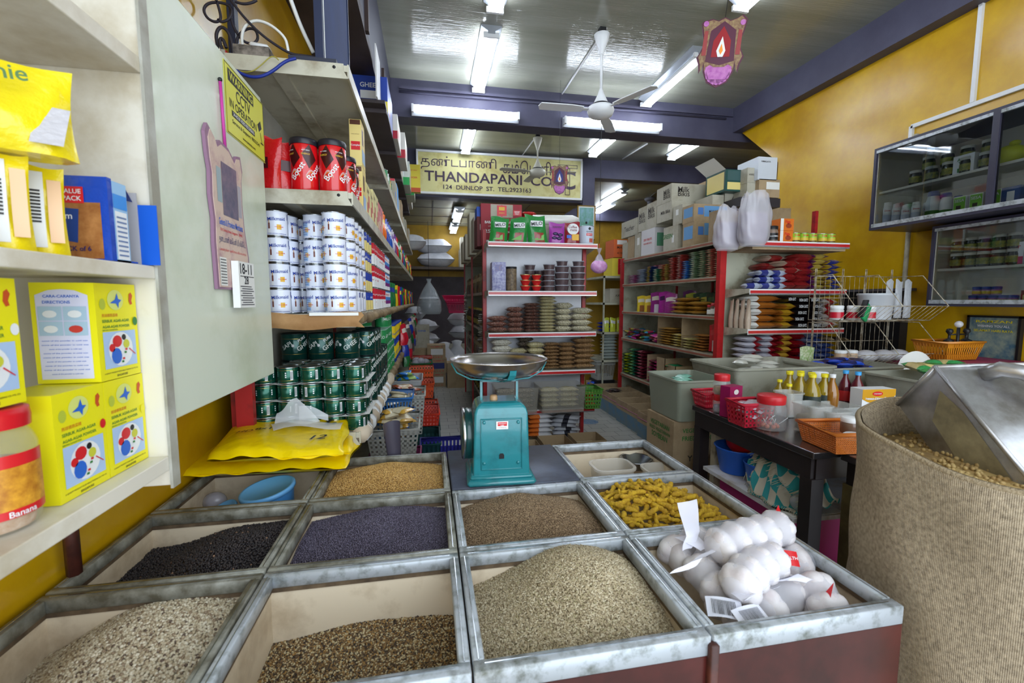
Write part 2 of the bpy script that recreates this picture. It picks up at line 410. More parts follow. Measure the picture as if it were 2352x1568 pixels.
fitting((2.86,6.4,Zc),(2.86,7.6,Zc),0,'ceiling tube light behind the beam, above the right end of the sign')
fitting((4.30,6.3,Zc),(4.30,7.5,Zc),0,'ceiling tube light behind the beam on the far right, above the cartons')
a = atz(1480,408,3.78);b_ = atz(1428,437,3.78);c_ = atz(1372,466,3.78)
fitting((a.x,8.9,3.78),(a.x,10.0,3.78),0,'nearer tube light in the side room behind the column')
a = aty(1395,458,10.6)
fitting((a.x - .1,10.02,3.78),(a.x - .1,11.0,3.78),0,'farther tube light in the side room behind the column')
fitting((.60,8.5,3.2),(.60,9.6,3.2),0,'nearer tube light in the back store beyond the sign')
fitting((.60,9.9,3.16),(.60,10.9,3.16),0,'farther tube light in the back store beyond the sign')

# ---------------------------------------------------------------- ceiling fans
def fan(x,y,ztop,zm,sc,label,angs,hue=WHITE,blade=.6,tilt=0):
    e = empty('ceiling_fan',(x,y,ztop),label,'fan')
    m = MB();m.lathe([(.02,-.04),(.075,-.06),(.06,-.12),(.03,-.2),(.018,-.24)],hue,20);m.build('canopy',e)
    m = MB();m.tube([(0,0,-.02),(0,0,zm - ztop+.18)],.013,hue,8);m.box(-.03,.03,-.03,.03,-.06,0,BLACK);m.build('rod',e)
    m = MB();m.lathe([(.014,zm - ztop+.22),(.03,zm - ztop+.17),(.075,zm - ztop+.075),(.08,zm - ztop+.06),(.12,zm - ztop+.045),(.13,zm - ztop+.01),(.115,zm - ztop - .03),(.06,zm - ztop - .055),(.0,zm - ztop - .06)],hue,28);
    m.lathe([(.082,zm - ztop+.074),(.086,zm - ztop+.066),(.082,zm - ztop+.058)],BLACK,28,caps=(False,False));m.build('motor',e)
    for an in angs:
        b = MB();b.M = Matrix.Translation((0,0,zm - ztop+.02)) @ Matrix.Rotation(an,4,'Z') @ Matrix.Rotation(.14,4,'X')
        b.box(.1,.2,-.02,.02,-.004,.004,hue)
        pts = [(.18,-.045),(.3,-.06),(blade,-.055),(blade+.02,0),(blade,.055),(.3,.055),(.18,.04)]
        b.add([(p_[0],p_[1],.006) for p_ in pts]+[(p_[0],p_[1],-.002) for p_ in pts],[tuple(range(7)),tuple(range(13,6,-1))]+[(k,k+7,(k+1) % 7+7,(k+1) % 7) for k in range(7)],hue)
        b.build('blade',e)
f = atz(1383,65,4.05);g = aty(1383,258,f.y)
fan(f.x,f.y,4.05,g.z,1,'white ceiling fan on a long rod nearest the camera',(math.radians(178),math.radians(58),math.radians(298)))
f = atz(1235,308,4.05);g = aty(1238,398,f.y)
fan(f.x,f.y,4.05,g.z,1,'smaller looking ceiling fan hanging in front of the yellow sign',(math.radians(185),math.radians(-8),math.radians(95)),col(206,204,190))
f = aty(1495,412,9.6);g = aty(1497,458,9.6)
fan(f.x,9.6,3.78,g.z,1,'dark ceiling fan in the side room above the cartons',(.3,2.4,4.5),col(70,70,76))

# ---------------------------------------------------------------- shop sign
SIGNB = mat('sign_board',(214,208,146),.45,dirt=(178,160,88),dscale=3,damt=.3);INK = col(66,50,70)
tl = aty(958,345,7.9);tr = aty(1337,369,7.9);br_ = aty(1337,455,7.9)
X0,X1,Z1,Z0 = -.15,tr.x,3.98,3.32
e = empty('shop_sign',((X0+X1) / 2,7.95,(Z0+Z1) / 2),'long yellow shop sign with Tamil and English lettering hung below the ceiling','sign')
cxs = (X0+X1) / 2;czs = (Z0+Z1) / 2
m = MB();m.box(X0 - cxs,X1 - cxs,0,.05,Z0 - czs,Z1 - czs,SIGNB);bd = m.build('board',e)
def sx(u): return aty(u,400,7.95).x - cxs
def sz(u,v): return aty(u,v,7.95).z - czs
m = MB()
m.text('தண்டபாணி',sx(1140) - sx(967),INK,(sx(967)+sx(1140)) / 2,-.004,.165,h=.235)
m.text('கம்ெபனி',sx(1265) - sx(1155),INK,(sx(1155)+sx(1265)) / 2,-.004,.165,h=.235)
m.text('THANDAPANI',sx(1199) - sx(975),INK,(sx(1199)+sx(975)) / 2,-.004,-.06,h=.17)
m.text('CO',sx(1268) - sx(1219),INK,(sx(1268)+sx(1219)) / 2,-.004,-.06,h=.165)
m.text('C',sx(1322) - sx(1287),INK,(sx(1322)+sx(1287)) / 2,-.004,-.02,h=.33)
m.text('124  DUNLOP  ST.  TEL:2923163',sx(1220) - sx(1018),INK,(sx(1018)+sx(1220)) / 2,-.004,-.235,h=.075)
for q in ((1281,1326,.25,.19),(1298,1309,.19,-.28)):
    for (xa_,xb_,za_,zb_) in ((sx(q[0]),sx(q[1]),q[2],q[2] - .008),(sx(q[0]),sx(q[1]),q[3],q[3]+.008),(sx(q[0]),sx(q[0])+.008,q[3],q[2]),(sx(q[1]) - .008,sx(q[1]),q[3],q[2])):
        m.box(xa_,xb_,-.008,-.003,min(za_,zb_),max(za_,zb_),INK)
m.build('lettering',e)
m = MB();w2 = (X1 - X0) / 2;h2 = (Z1 - Z0) / 2
for (a0,a1,b0,b1) in ((-w2 - .02,w2+.02,h2,h2+.035),(-w2 - .02,w2+.02,-h2 - .035,-h2),(-w2 - .02,-w2+.01,-h2,h2),(w2 - .01,w2+.025,-h2,h2)): m.box(a0,a1,-.02,.055,b0,b1,WHITE)
m.build('frame',e)

# ---------------------------------------------------------------- hanging paper ornaments (lamp and lotus cut-out)
def ornament(loc,h,label,rz,ry,flame,sleeve):
    k = h / .36;e = empty('hanging_ornament',loc,label,'ornament',rz=rz);e.rotation_euler[1] = ry
    GO = mat('gilt_print',(160,138,96),.4,dirt=(110,70,60),dscale=60,damt=.7);PU = col(84,34,56,.4);PK = mat('lotus_print',(160,74,156),.4,dirt=(190,120,180),dscale=40,damt=.6)
    out = [(-.10,.15),(-.06,.16),(-.03,.15),(0,.165),(.03,.15),(.06,.16),(.085,.175),(.11,.15),(.10,.09),(.085,.04),(.10,.0),(.115,-.03),(.10,-.07),(.095,-.11),(.08,-.06),(.075,-.10),(.05,-.155),(0,-.18),(-.05,-.155),(-.075,-.10),(-.08,-.06),(-.095,-.11),(-.10,-.07),(-.115,-.03),(-.10,0),(-.085,.04),(-.10,.09),(-.11,.14)]
    m = MB();m.M = Matrix.Scale(k,4);m.prism(out,-.002,.002,PU);m.prism([(x*.93,z*.95+.002) for x,z in out],-.0035,.0035,GO);m.build('card',e)
    m = MB();m.M = Matrix.Scale(k,4)
    m.prism([(-.07,-.05),(-.06,.10),(0,.145),(.06,.10),(.07,-.05),(0,-.07)],-.0045,.0045,PU)
    m.prism([(-.045,-.03),(-.042,.05),(0,.12),(.042,.05),(.045,-.03)],-.0055,.0055,col(*flame));m.build('arch',e)
    m = MB();m.M = Matrix.Scale(k,4)
    m.prism([(-.022,0),(0,.07),(.022,0),(.012,-.03),(-.012,-.03)],-.0065,.0065,WHITE);m.prism([(-.01,0),(0,.035),(.01,0),(0,-.02)],-.0075,.0075,col(240,150,60));m.build('flame',e)
    m = MB();m.M = Matrix.Scale(k,4);n_ = 9
    for j in range(n_):
        a = PI+PI*(j+.5) / n_;c = (.045*math.cos(a),-.09+.05*math.sin(a));m.prism([(c[0]+.022*math.cos(t),c[1]+.03*math.sin(t)) for t in [2*PI*q / 8 for q in range(8)]],-.0056,.0056,PK)
    m.prism([(-.065,-.08),(.065,-.08),(.04,-.14),(-.04,-.14)],-.006,.006,PK);m.build('lotus',e)
    for sg in (-1,1):
        m = MB();m.M = Matrix.Scale(k,4);m.prism([(sg*.088+.013*math.cos(t),.135+.014*math.sin(t)) for t in [2*PI*q / 10 for q in range(10)]],-.006,.006,PK)
        m.prism([(sg*.082 - .011,-.02),(sg*.082+.011,-.02),(sg*.082+.009,.1),(sg*.082 - .009,.1)],-.005,.005,col(150,60,60));m.build('side_lamp',e)
    m = MB();m.tube([(0,0,.16*k),(0,0,4.05 - loc[2])],.0015,BLACK,4);m.build('thread',e)
a = aty(1655,118,2.25);ornament((a.x,2.25,a.z),.37,'large hanging lotus and red flame ornament near the top right',-.45,.1,(150,20,30),0)
a = aty(1285,412,5.3);ornament((a.x,5.3,a.z),.36,'small hanging lotus and blue flame ornament in front of the yellow sign',-.1,0,(50,50,120),0)
# ================================================================ the spice bins
BX = [-.815,-.380,.062,.508,.945];BY = [.687,1.048,1.41,1.792];ZB = .83
BINW = mat('bin_wood',(222,206,180),.5,dirt=(172,150,120),dscale=5,damt=.3)
BINE = mat('bin_edge_wood',(120,100,76),.7,dirt=(60,46,34),dscale=14,damt=.6)
LACQ = mat('red_brown_lacquer',(84,34,30),.28,dirt=(40,16,14),dscale=4,damt=.7,coat=.3)
names = {(0,0): 'white peppercorns',(1,0): 'a low heap of mixed brown husks',(2,0): 'a tall heap of pale green fennel seed',(3,0): 'netted garlic',
         (0,1): 'black peppercorns',(1,1): 'dark purple mustard seed',(2,1): 'brown cumin seed',(3,1): 'yellow turmeric roots',
         (0,2): 'blue lidded tubs under yellow bags',(1,2): 'golden fenugreek seed and a dark scoop',(2,2): None,(3,2): 'clear plastic containers'}
for (i,j),what in names.items():
    x0,x1,y0,y1 = BX[i]+.002,BX[i+1] - .002,BY[j]+.002,BY[j+1] - .002
    cx_,cy_ = (x0+x1) / 2,(y0+y1) / 2;a,b_ = (x1 - x0) / 2,(y1 - y0) / 2
    if what is None:
        e = empty('spice_bin',(cx_,cy_,0),'closed bin with a worn dark top board that the teal scale stands on','bin')
        m = MB();m.box(-a,a,-b_,b_,0,ZB - .014,BINE);m.build('box',e)
        m = MB();m.rbox(-a,a,-b_,b_,ZB - .013,ZB+.004,.004,mat('worn_laminate',(82,90,110),.42,dirt=(58,60,70),dscale=7,damt=.5,bump=.15,bscale=22));m.build('top_board',e);continue
    e = empty('spice_bin',(cx_,cy_,0),'metal rimmed wooden bin holding '+what,'bin')
    m = MB();t = .012;zi = .60
    for (p,q,r_,s_) in ((-a,-a+t,-b_,b_),(a - t,a,-b_,b_),(-a,a,-b_,-b_+t),(-a,a,b_ - t,b_)): m.box(p,q,r_,s_,zi - .01,ZB - .016,BINW)
    m.box(-a,a,-b_,b_,zi - .02,zi,BINW);m.build('box',e)
    m = MB();R_ = .021
    RM = ALU if (i >= 2 or j == 0) and not (i == 0) else ALUD
    for (p,q,r_,s_) in ((-a,-a+R_,-b_+R_,b_ - R_),(a - R_,a,-b_+R_,b_ - R_)):
        m.rbox(p,q,r_,s_,ZB - .03,ZB,.0025,RM);m.box((p+q) / 2 - .001,(p+q) / 2+.001,r_,s_,ZB,ZB+.0012,CHROME)
    for (p,q,r_,s_) in ((-a,a,-b_,-b_+R_),(-a,a,b_ - R_,b_)):
        m.rbox(p,q,r_ - (.006 if j == 0 and r_ < 0 else 0),s_,ZB - (.04 if j == 0 and r_ < 0 else .03),ZB,.0025,RM);m.box(p+.02,q - .02,(r_+s_) / 2 - .001,(r_+s_) / 2+.001,ZB,ZB+.0012,CHROME)
    m.build('rim',e)
    m = MB()
    for (p,q,r_,s_) in ((-a+t,a - t,b_ - t - .004,b_ - t),(-a+t,-a+t+.004,-b_+t,b_ - t),(a - t - .004,a - t,-b_+t,b_ - t)): m.box(p,q,r_,s_,ZB - .042,ZB - .0302,BINE)
    m.build('edge_strip',e)
    m = MB()
    if j == 0: m.box(-a,a,-b_ - .004,-b_ - .0002,0,ZB - .0405,LACQ)
    m.box(-a+.01,a - .01,-b_+.012,b_,0,zi - .021,LACQ);m.build('base_panel',e)
# corner post between the front bins
m = MB();m.rbox(.498,.518,.672,.69,.0,ZB - .012,.004,mat('rusty_post',(92,44,32),.5,dirt=(60,30,24),dscale=20));o = m.build('corner_post');tag(o,'narrow rusty post between the fennel bin and the garlic bin','post')

# ---------------------------------------------------------------- grains
import bmesh
def ico(sub):
    bm = bmesh.new();bmesh.ops.create_icosphere(bm,subdivisions=sub,radius=1.0)
    v = np.array([x.co[:] for x in bm.verts]);f = np.array([[q.index for q in x.verts] for x in bm.faces]);bm.free();return v,f
ICO1,ICO2 = ico(1),ico(2)
def grains(name,cell,hf,spacing,size,shape,m,label,base,tilt=.35,layers=1):
    i,j = cell;x0,x1,y0,y1 = BX[i]+.0165,BX[i+1] - .0165,BY[j]+.0165,BY[j+1] - .0165
    gx = np.arange(x0,x1,spacing);gy = np.arange(y0,y1,spacing);X,Y = np.meshgrid(gx,gy);X = X.ravel();Y = Y.ravel()
    X = np.concatenate([X]*layers);Y = np.concatenate([Y]*layers)
    X = np.clip(X+rng.uniform(-.55,.55,X.size)*spacing,x0,x1);Y = np.clip(Y+rng.uniform(-.55,.55,Y.size)*spacing,y0,y1)
    u = (X - BX[i]) / (BX[i+1] - BX[i]);v = (Y - BY[j]) / (BY[j+1] - BY[j])
    Z = hf(u,v)+rng.uniform(-.3,.8,X.size)*size[1]
    n = X.size;V,F = shape;nv,nf = len(V),len(F)
    k = rng.uniform(.8,1.2,(n,1));S = np.array(size)[None,:]*k
    P = V[None]*S[:,None,:]
    ya = rng.uniform(0,2*PI,n);pt = rng.normal(0,tilt,n)
    c,s_ = np.cos(pt),np.sin(pt);P = np.stack([P[...,0]*c[:,None]+P[...,2]*s_[:,None],P[...,1],-P[...,0]*s_[:,None]+P[...,2]*c[:,None]],-1)
    c,s_ = np.cos(ya),np.sin(ya);P = np.stack([P[...,0]*c[:,None] - P[...,1]*s_[:,None],P[...,0]*s_[:,None]+P[...,1]*c[:,None],P[...,2]],-1)
    P += np.stack([X,Y,Z],-1)[:,None,:]
    FF = (F[None]+(np.arange(n)*nv)[:,None,None]).reshape(-1,3)
    P = P.reshape(-1,3)
    # the body of the heap under the loose top layer
    N = 40;us,vs = np.meshgrid(np.linspace(.02,.98,N),np.linspace(.02,.98,N));zz = hf(us.ravel(),vs.ravel()) - size[1]*.4
    B = np.stack([BX[i]+us.ravel()*(BX[i+1] - BX[i]),BY[j]+vs.ravel()*(BY[j+1] - BY[j]),zz],-1)
    bq = [(a*N+b,a*N+b+1,(a+1)*N+b+1) for a in range(N - 1) for b in range(N - 1)]+[(a*N+b,(a+1)*N+b+1,(a+1)*N+b) for a in range(N - 1) for b in range(N - 1)]
    allv = np.concatenate([P,B]);allf = np.concatenate([FF,np.array(bq)+len(P)])
    me = bpy.data.meshes.new(name);me.vertices.add(len(allv));me.vertices.foreach_set('co',allv.astype(np.float32).ravel())
    me.loops.add(allf.size);me.loops.foreach_set('vertex_index',allf.astype(np.int32).ravel())
    me.polygons.add(len(allf));me.polygons.foreach_set('loop_start',np.arange(0,allf.size,3,dtype=np.int32))
    try: me.polygons.foreach_set('loop_total',np.full(len(allf),3,np.int32))
    except Exception: pass
    me.materials.append(m);me.materials.append(base)
    me.polygons.foreach_set('material_index',np.concatenate([np.zeros(len(FF),np.int32),np.ones(len(bq),np.int32)]));me.polygons.foreach_set('use_smooth',np.ones(len(allf),bool))
    at = me.attributes.new('rnd','FLOAT','POINT');at.data.foreach_set('value',np.concatenate([np.repeat(rng.uniform(0,.999,n),nv),np.full(len(B),.5)]).astype(np.float32))
    me.update(calc_edges=True);o = bpy.data.objects.new(name,me);COL.objects.link(o);tag(o,label,name.replace('_',' '),kind='stuff');return o
def mound(base,*g):
    def f(u,v):
        z = np.full_like(u,base)
        for (a,cu,cv,su,sv) in g: z = z+a*np.exp(-((u - cu) / su) **2 - ((v - cv) / sv) **2)
        return z+.0025*np.sin(17*u+3*v)*np.sin(13*v)
    return f
grains('white_pepper',(0,0),mound(.715,(.085,.60,.82,.55,.62),(-.05,.0,.5,.25,1),(.02,.35,.2,.3,.4)),.0048,(.0029,.0028,.0028),ICO2,
       grains_mat('white_pepper_skin',[(5,(196,184,158)),(4,(176,160,132)),(2,(214,204,182)),(2,(140,120,96)),(.6,(92,74,62))],.5),'pale whole peppercorns heaped in the front left bin',col(128,114,94),.35,2)
grains('mixed_husks',(1,0),mound(.665,(.022,.5,.9,.4,.5),(.012,.85,.6,.2,.4),(-.02,.1,.4,.2,.6)),.0036,(.0031,.0022,.0013),ICO1,
       grains_mat('husk_skin',[(5,(132,102,62)),(4,(196,180,142)),(3,(92,70,48)),(3,(56,44,36)),(2,(160,122,66))]),'mixed brown seeds and husks low in the front middle bin',col(70,50,30),.5,2)
grains('fennel_seed',(2,0),mound(.725,(.125,.62,.72,.42,.5),(.02,.5,.2,.5,.4)),.0040,(.0050,.00135,.0013),ICO1,
       grains_mat('fennel_skin',[(5,(186,170,138)),(4,(158,142,112)),(3,(208,196,168)),(1.5,(120,104,78)),(1,(166,156,118))]),'pale green brown fennel seed heaped high in the front bin',col(106,94,66),.4,3)
grains('black_pepper',(0,1),mound(.745,(.055,.66,.6,.35,.5),(-.02,.1,.5,.3,1),(.02,.95,.75,.15,.4)),.0048,(.0030,.0029,.0029),ICO1,
       grains_mat('black_pepper_skin',[(12,(44,38,40)),(8,(58,50,50)),(4,(34,30,34)),(.25,(150,116,92))],.5),'black peppercorns heaped in the middle row left bin',col(30,26,28))
grains('mustard_seed',(1,1),mound(.755,(.062,.55,.62,.5,.6),(-.012,.62,.35,.06,.4)),.0031,(.0016,.0016,.0015),ICO1,
       grains_mat('mustard_skin',[(6,(92,84,102)),(5,(74,67,84)),(3,(112,104,124)),(.05,(200,190,170))],.4),'fine dark purple mustard seed filling the middle bin',col(54,48,60))
grains('cumin_seed',(2,1),mound(.745,(.082,.45,.7,.42,.5),(.03,.85,.5,.2,.4)),.0033,(.0036,.0008,.0008),ICO1,
       grains_mat('cumin_skin',[(5,(150,124,94)),(4,(124,101,76)),(3,(176,151,118)),(1,(92,72,54))]),'brown cumin seed heaped in the bin before the scale',col(86,66,46),.4,2)
grains('fenugreek_seed',(1,2),mound(.755,(.075,.5,.62,.55,.5)),.0036,(.0024,.0018,.0015),ICO1,
       grains_mat('fenugreek_skin',[(6,(206,164,92)),(4,(184,140,74)),(3,(222,184,116)),(1,(150,108,58))]),'golden fenugreek seed filling the back row bin',col(140,104,56))

# ---------------------------------------------------------------- turmeric roots
TUR = mat('turmeric_skin',(214,176,40),.8,dirt=(168,128,30),dscale=60,damt=.4,bump=.4,bscale=160)
TURE = mat('turmeric_end',(150,90,40),.9)
tv = []
for k in range(8):
    r = random.Random(k);L_ = r.uniform(.036,.062);rr = r.uniform(.0062,.0095);bend = r.uniform(-.007,.007)
    m = MB();n_ = 9;pts = [((t / (n_ - 1) - .5)*L_,bend*math.sin(PI*t / (n_ - 1)),0) for t in range(n_)]
    rad = [rr*(.45 if t in (0,n_ - 1) else (.85+.15*math.sin(t*2.3+k)+.1*(t % 2))) for t in range(n_)]
    m.tube(pts,rad,TUR,9);m.sphere((L_*.49,0,0),rr*.42,TURE,6,4)
    if k % 2: m.tube([(L_*.1,0,0),(L_*.18,rr*1.2,rr*.3),(L_*.24,rr*2.1,rr*.4)],[rr*.7,rr*.6,rr*.3],TUR,7)
    tv.append(Proto('turmeric_root','turmeric',m))
def turz(u,v): return .735+.10*math.exp(-((u - .42) / .42) **2 - ((v - .62) / .5) **2) 
cnt = 0
for layer,(nx,ny) in enumerate(((14,9),(13,8))):
    for a in range(nx):
        for b in range(ny):
            u = (a+.5+random.uniform(-.3,.3)) / nx;v = (b+.5+random.uniform(-.3,.3)) / ny
            u = .10+.80*u;v = .12+.76*v
            z = turz(u,v)+layer*.013+random.uniform(-.003,.004)
            tv[cnt % 8].put((BX[3]+u*.437,BY[1]+v*.362,z),'knobbly yellow turmeric root lying in the heap in the wooden bin','turmeric roots in the bin',rz=random.choice((random.uniform(-.5,.5),random.uniform(0,PI),random.uniform(.8,2.2))),ry=random.uniform(-.35,.35),rx=random.uniform(0,6));cnt += 1

# ---------------------------------------------------------------- garlic in nets
GAR = mat('garlic_skin',(218,213,214),.55,dirt=(196,184,186),dscale=14,damt=.3,bump=.1,bscale=60)
NET = clearmat('white_net',(240,240,250),.3,.6)
def bulb_mb(R):
    m = MB()
    def fn(u,v):
        th = -2*PI*u;a = PI*v;r = R*(math.sin(a) **.75)*(1+.12*abs(math.cos(3.5*th))*math.sin(a));z = R*.82*math.cos(a)+(R*.35*max(0,1 - v*7) **2) 
        return (r*math.cos(th),r*math.sin(th),z)
    m.grid(fn,28,14,GAR,True,True);return m
BULB = bulb_mb(.042).mesh('garlic_bulb')
REDL = col(208,34,40,.3)
def garlic(pts,label,tail=None,lab=None,tag2=None):
    c = Vector(pts[0]);e = empty('garlic_net',c,label,'garlic','net bags of garlic')
    P = [Vector(p) - c for p in pts]
    for k,p in enumerate(P):
        b = bpy.data.objects.new('garlic_bulb',BULB);COL.objects.link(b);b.parent = e;b.location = p
        d = (P[min(k+1,len(P) - 1)] - P[max(k - 1,0)]);b.rotation_mode = 'QUATERNION';b.rotation_quaternion = d.to_track_quat('Z','Y') if d.length > 1e-4 else Vector((random.uniform(-1,1),-1,.6)).to_track_quat('Z','Y')
        b.scale = (1.0,random.uniform(.92,1.05),.78)
    m = MB()
    path = [];rad = []
    d0 = (P[1] - P[0]).normalized() if len(P) > 1 else Vector((0,-1,.3)).normalized()
    d1 = (P[-1] - P[-2]).normalized() if len(P) > 1 else -d0
    path += [P[0] - d0*.040,P[0] - d0*.028];rad += [.006,.026]
    for k in range(len(P) - 1):
        path += [P[k],(P[k]+P[k+1]) / 2];rad += [.0445,.040]
    path += [P[-1],P[-1]+d1*.028,P[-1]+d1*.040] if len(P) > 1 else [P[0],P[0]+d1*.028,P[0]+d1*.040];rad += [.0445,.026,.006]
    m.tube(path,rad,NET,14);m.build('net_sleeve',e)
    if tail:
        T = [Vector(t) - c for t in tail];m = MB();wv = Vector((.028,.006,0))
        n_ = 8
        def fn(u,v):
            q = v*(len(T) - 1);i_ = min(int(q),len(T) - 2);p = T[i_].lerp(T[i_+1],q - i_);return p+(u - .5)*wv*(1+1.3*v)+Vector((0,.003*math.sin(9*v+3*u),0))
        m.grid(fn,4,12,clearmat('net_tail',(236,236,250),.85,.6),True);m.build('net_tail',e)
    if lab:
        L_ = Vector(lab[0]) - c;m = MB();m.M = Matrix.Translation(L_) @ Matrix.Rotation(lab[1],4,'Z') @ Matrix.Rotation(lab[2],4,'X')
        if lab[3] == 'red': m.grid(lambda u,v: ((u - .5)*.04,(v - .5)*.034,.004*math.sin(PI*u)),5,4,REDL);m.text('HEALTH',.034,WHITE,0,0,.0055,'+z')
        elif lab[3] == 'tip': m.add([(-.014,0,0),(.014,0,0),(.002,.002,.03),(0,.008,0)],[(0,1,2),(1,3,2),(3,0,2)],REDL)
        else:
            m.grid(lambda u,v: ((u - .5)*.07,(v - .5)*.045,.006*math.sin(PI*u)),6,3,clearmat('label_film',(236,238,250),.9,.15))
            for q in range(17): m.add([(-.025+q*.0028,-.018,.0075),(-.025+q*.0028+random.choice((.0008,.0016)),-.018,.0075),(-.025+q*.0028+.0012,.014,.0075),(-.025+q*.0028,.014,.0075)],[(0,1,2,3)],BLACK)
        m.build('label',e)
def gz(u,v,z): p = atz(u,v,z);return (p.x,p.y,p.z)
garlic([gz(1656,1255,.868),gz(1690,1240,.878),gz(1722,1231,.880),gz(1754,1224,.878),gz(1784,1212,.874)],'longest white net of garlic bulbs lying across the top of the pile',tail=[gz(1640,1262,.87),gz(1600,1285,.88),gz(1565,1310,.868)],lab=(gz(1786,1186,.895),0,0,'tip'))
garlic([gz(1700,1342,.842),gz(1718,1318,.850),gz(1742,1298,.852),gz(1768,1286,.848)],'plump white net of garlic below the longest one, knotted end to the front',tail=[gz(1690,1358,.84),gz(1722,1372,.85),gz(1768,1352,.85)])
garlic([gz(1548,1262,.800),gz(1560,1282,.79),gz(1602,1240,.815)],'small net of garlic at the left edge of the bin with an upright tail',tail=[gz(1578,1262,.85),gz(1592,1225,.88),gz(1578,1150,.92)])
garlic([gz(1640,1285,.81),gz(1612,1312,.795),gz(1650,1352,.79)],'pinkish net of garlic under the crossed white tails',tail=[gz(1620,1262,.85),gz(1592,1240,.865),gz(1572,1228,.86)])
garlic([gz(1832,1290,.80),gz(1800,1300,.79)],'net of garlic with a round red and white paper label',lab=(gz(1812,1282,.842),-.4,.75,'red'))
garlic([gz(1870,1352,.79),gz(1900,1400,.775)],'net of garlic on the right beside the hessian sack',tail=[gz(1862,1335,.83),gz(1820,1325,.84),gz(1782,1332,.84)],lab=(gz(1905,1365,.815),.9,.3,'tip'))
garlic([gz(1760,1398,.785),gz(1805,1362,.775)],'net of garlic at the front with a barcode label',lab=(gz(1728,1418,.812),.1,.35,'bar'))
garlic([gz(1652,1375,.765),gz(1690,1398,.76)],'net of garlic low at the front left under a clear barcode label',lab=(gz(1664,1398,.812),-.45,.35,'bar'))

# ---------------------------------------------------------------- weighing scale
TEAL = mat('teal_enamel',(36,126,134),.25,dirt=(28,104,112),dscale=12,damt=.3,coat=.6,bump=.05,bscale=30)
p = atz(1148,1075,ZB+.004);SX,SY = p.x - .012,1.50
e = empty('weighing_scale',(SX,SY,ZB+.004),'teal spring weighing scale with a round steel pan standing on the dark board','scale',rz=-.05)
m = MB();m.rbox(-.116,.116,-.105,.105,0,.022,.009,TEAL);m.rbox(-.106,.106,-.095,.095,.02,.034,.006,TEAL);m.build('base',e)
m = MB()
def body(u,v): pass
zs = [.03,.24,.262,.272,.276];ins = [0,0,.006,.018,.034]
for k in range(len(zs) - 1):
    def ring(i): a = .096 - (zs[i] - .03)*.03 - ins[i];b = .085 - (zs[i] - .03)*.02 - ins[i];return [(-a,-b),(a,-b),(a,b),(-a,b)]
    r0,r1 = ring(k),ring(k+1)
    for q in range(4): m.add([(*r0[q],zs[k]),(*r0[(q+1) % 4],zs[k]),(*r1[(q+1) % 4],zs[k+1]),(*r1[q],zs[k+1])],[(0,1,2,3)],TEAL,False)
a,b_ = .096 - .246*.03 - .034,.085 - .246*.02 - .034;m.add([(-a,-b_,.276),(a,-b_,.276),(a,b_,.276),(-a,b_,.276)],[(0,1,2,3)],TEAL)
o = m.build('body',e);bv = o.modifiers.new('b','BEVEL');bv.width = .007;bv.segments = 3;bv.limit_method = 'ANGLE';
wn = o.modifiers.new('w','WELD');o.modifiers.move(1,0)
m = MB();yf = -.0865
for (x0,x1,z0,z1) in ((-.070,.070,.052,.056),(-.070,.070,.222,.226),(-.070,-.066,.052,.226),(.066,.070,.052,.226)): m.rbox(x0,x1,yf - .001+(.002 if z0 > .2 else 0),yf+.006,z0,z1,.0015,TEAL)
m.build('raised_panel',e)
for (x,z) in ((-.058,.214),(.056,.212),(-.058,.076),(.056,.075)):
    m = MB();m.M = Matrix.Translation((x,yf+.001+(z - .05)*.015,z)) @ Matrix.Rotation(PI / 2,4,'X');m.lathe([(.0055,0),(.0055,.003),(.003,.005),(0,.005)],TEAL,10);m.build('bolt',e)
m = MB();m.box(-.018,.022,yf - .0005+.0015,yf+.0012+.003,.19,.217,WHITE);m.patch(-.013,.018,.201,.214,yf+.0009,REDL);m.text('ACCURACY',.027,WHITE,.0025,yf+.0005,.2095);m.text('LABEL',.012,WHITE,.0025,yf+.0005,.2035);m.text('ISO CERTIFIED 9001',.026,col(150,90,90),.0025,yf+.0005,.1955);m.build('sticker',e)
m = MB();m.prism([(-.008,.09),(.008,.09),(.008,.102),(.005,.107),(-.005,.107),(-.008,.102)],yf - .0008,yf+.004,BLACK);m.build('key_slot',e)
m = MB();m.M = Matrix.Translation((-.096,.04,.145)) @ Matrix.Rotation(-PI / 2+.05,4,'Z') @ Matrix.Rotation(PI / 2,4,'X')
m.lathe([(.088,0),(.09,.012),(.088,.028),(.08,.034),(0,.036)],mat('dark_teal',(14,66,66),.3,coat=.4),40);m.lathe([(.0895,.024),(.092,.03),(.0885,.034)],CHROME,40,caps=(False,False));m.build('dial',e)
m = MB();m.add([(-.0965,-.055,.2),(-.0965,-.022,.2),(-.0965,-.022,.09),(-.0965,-.055,.09)],[(0,1,2,3)],col(150,130,106));m.build('side_label',e)
m = MB()
for sx_ in (-.062,.062): m.box(sx_ - .004,sx_+.004,-.012,.012,.25,.345,TEAL)
m.box(-.066,.066,-.012,.012,.337,.345,TEAL);m.build('post_frame',e)
m = MB()
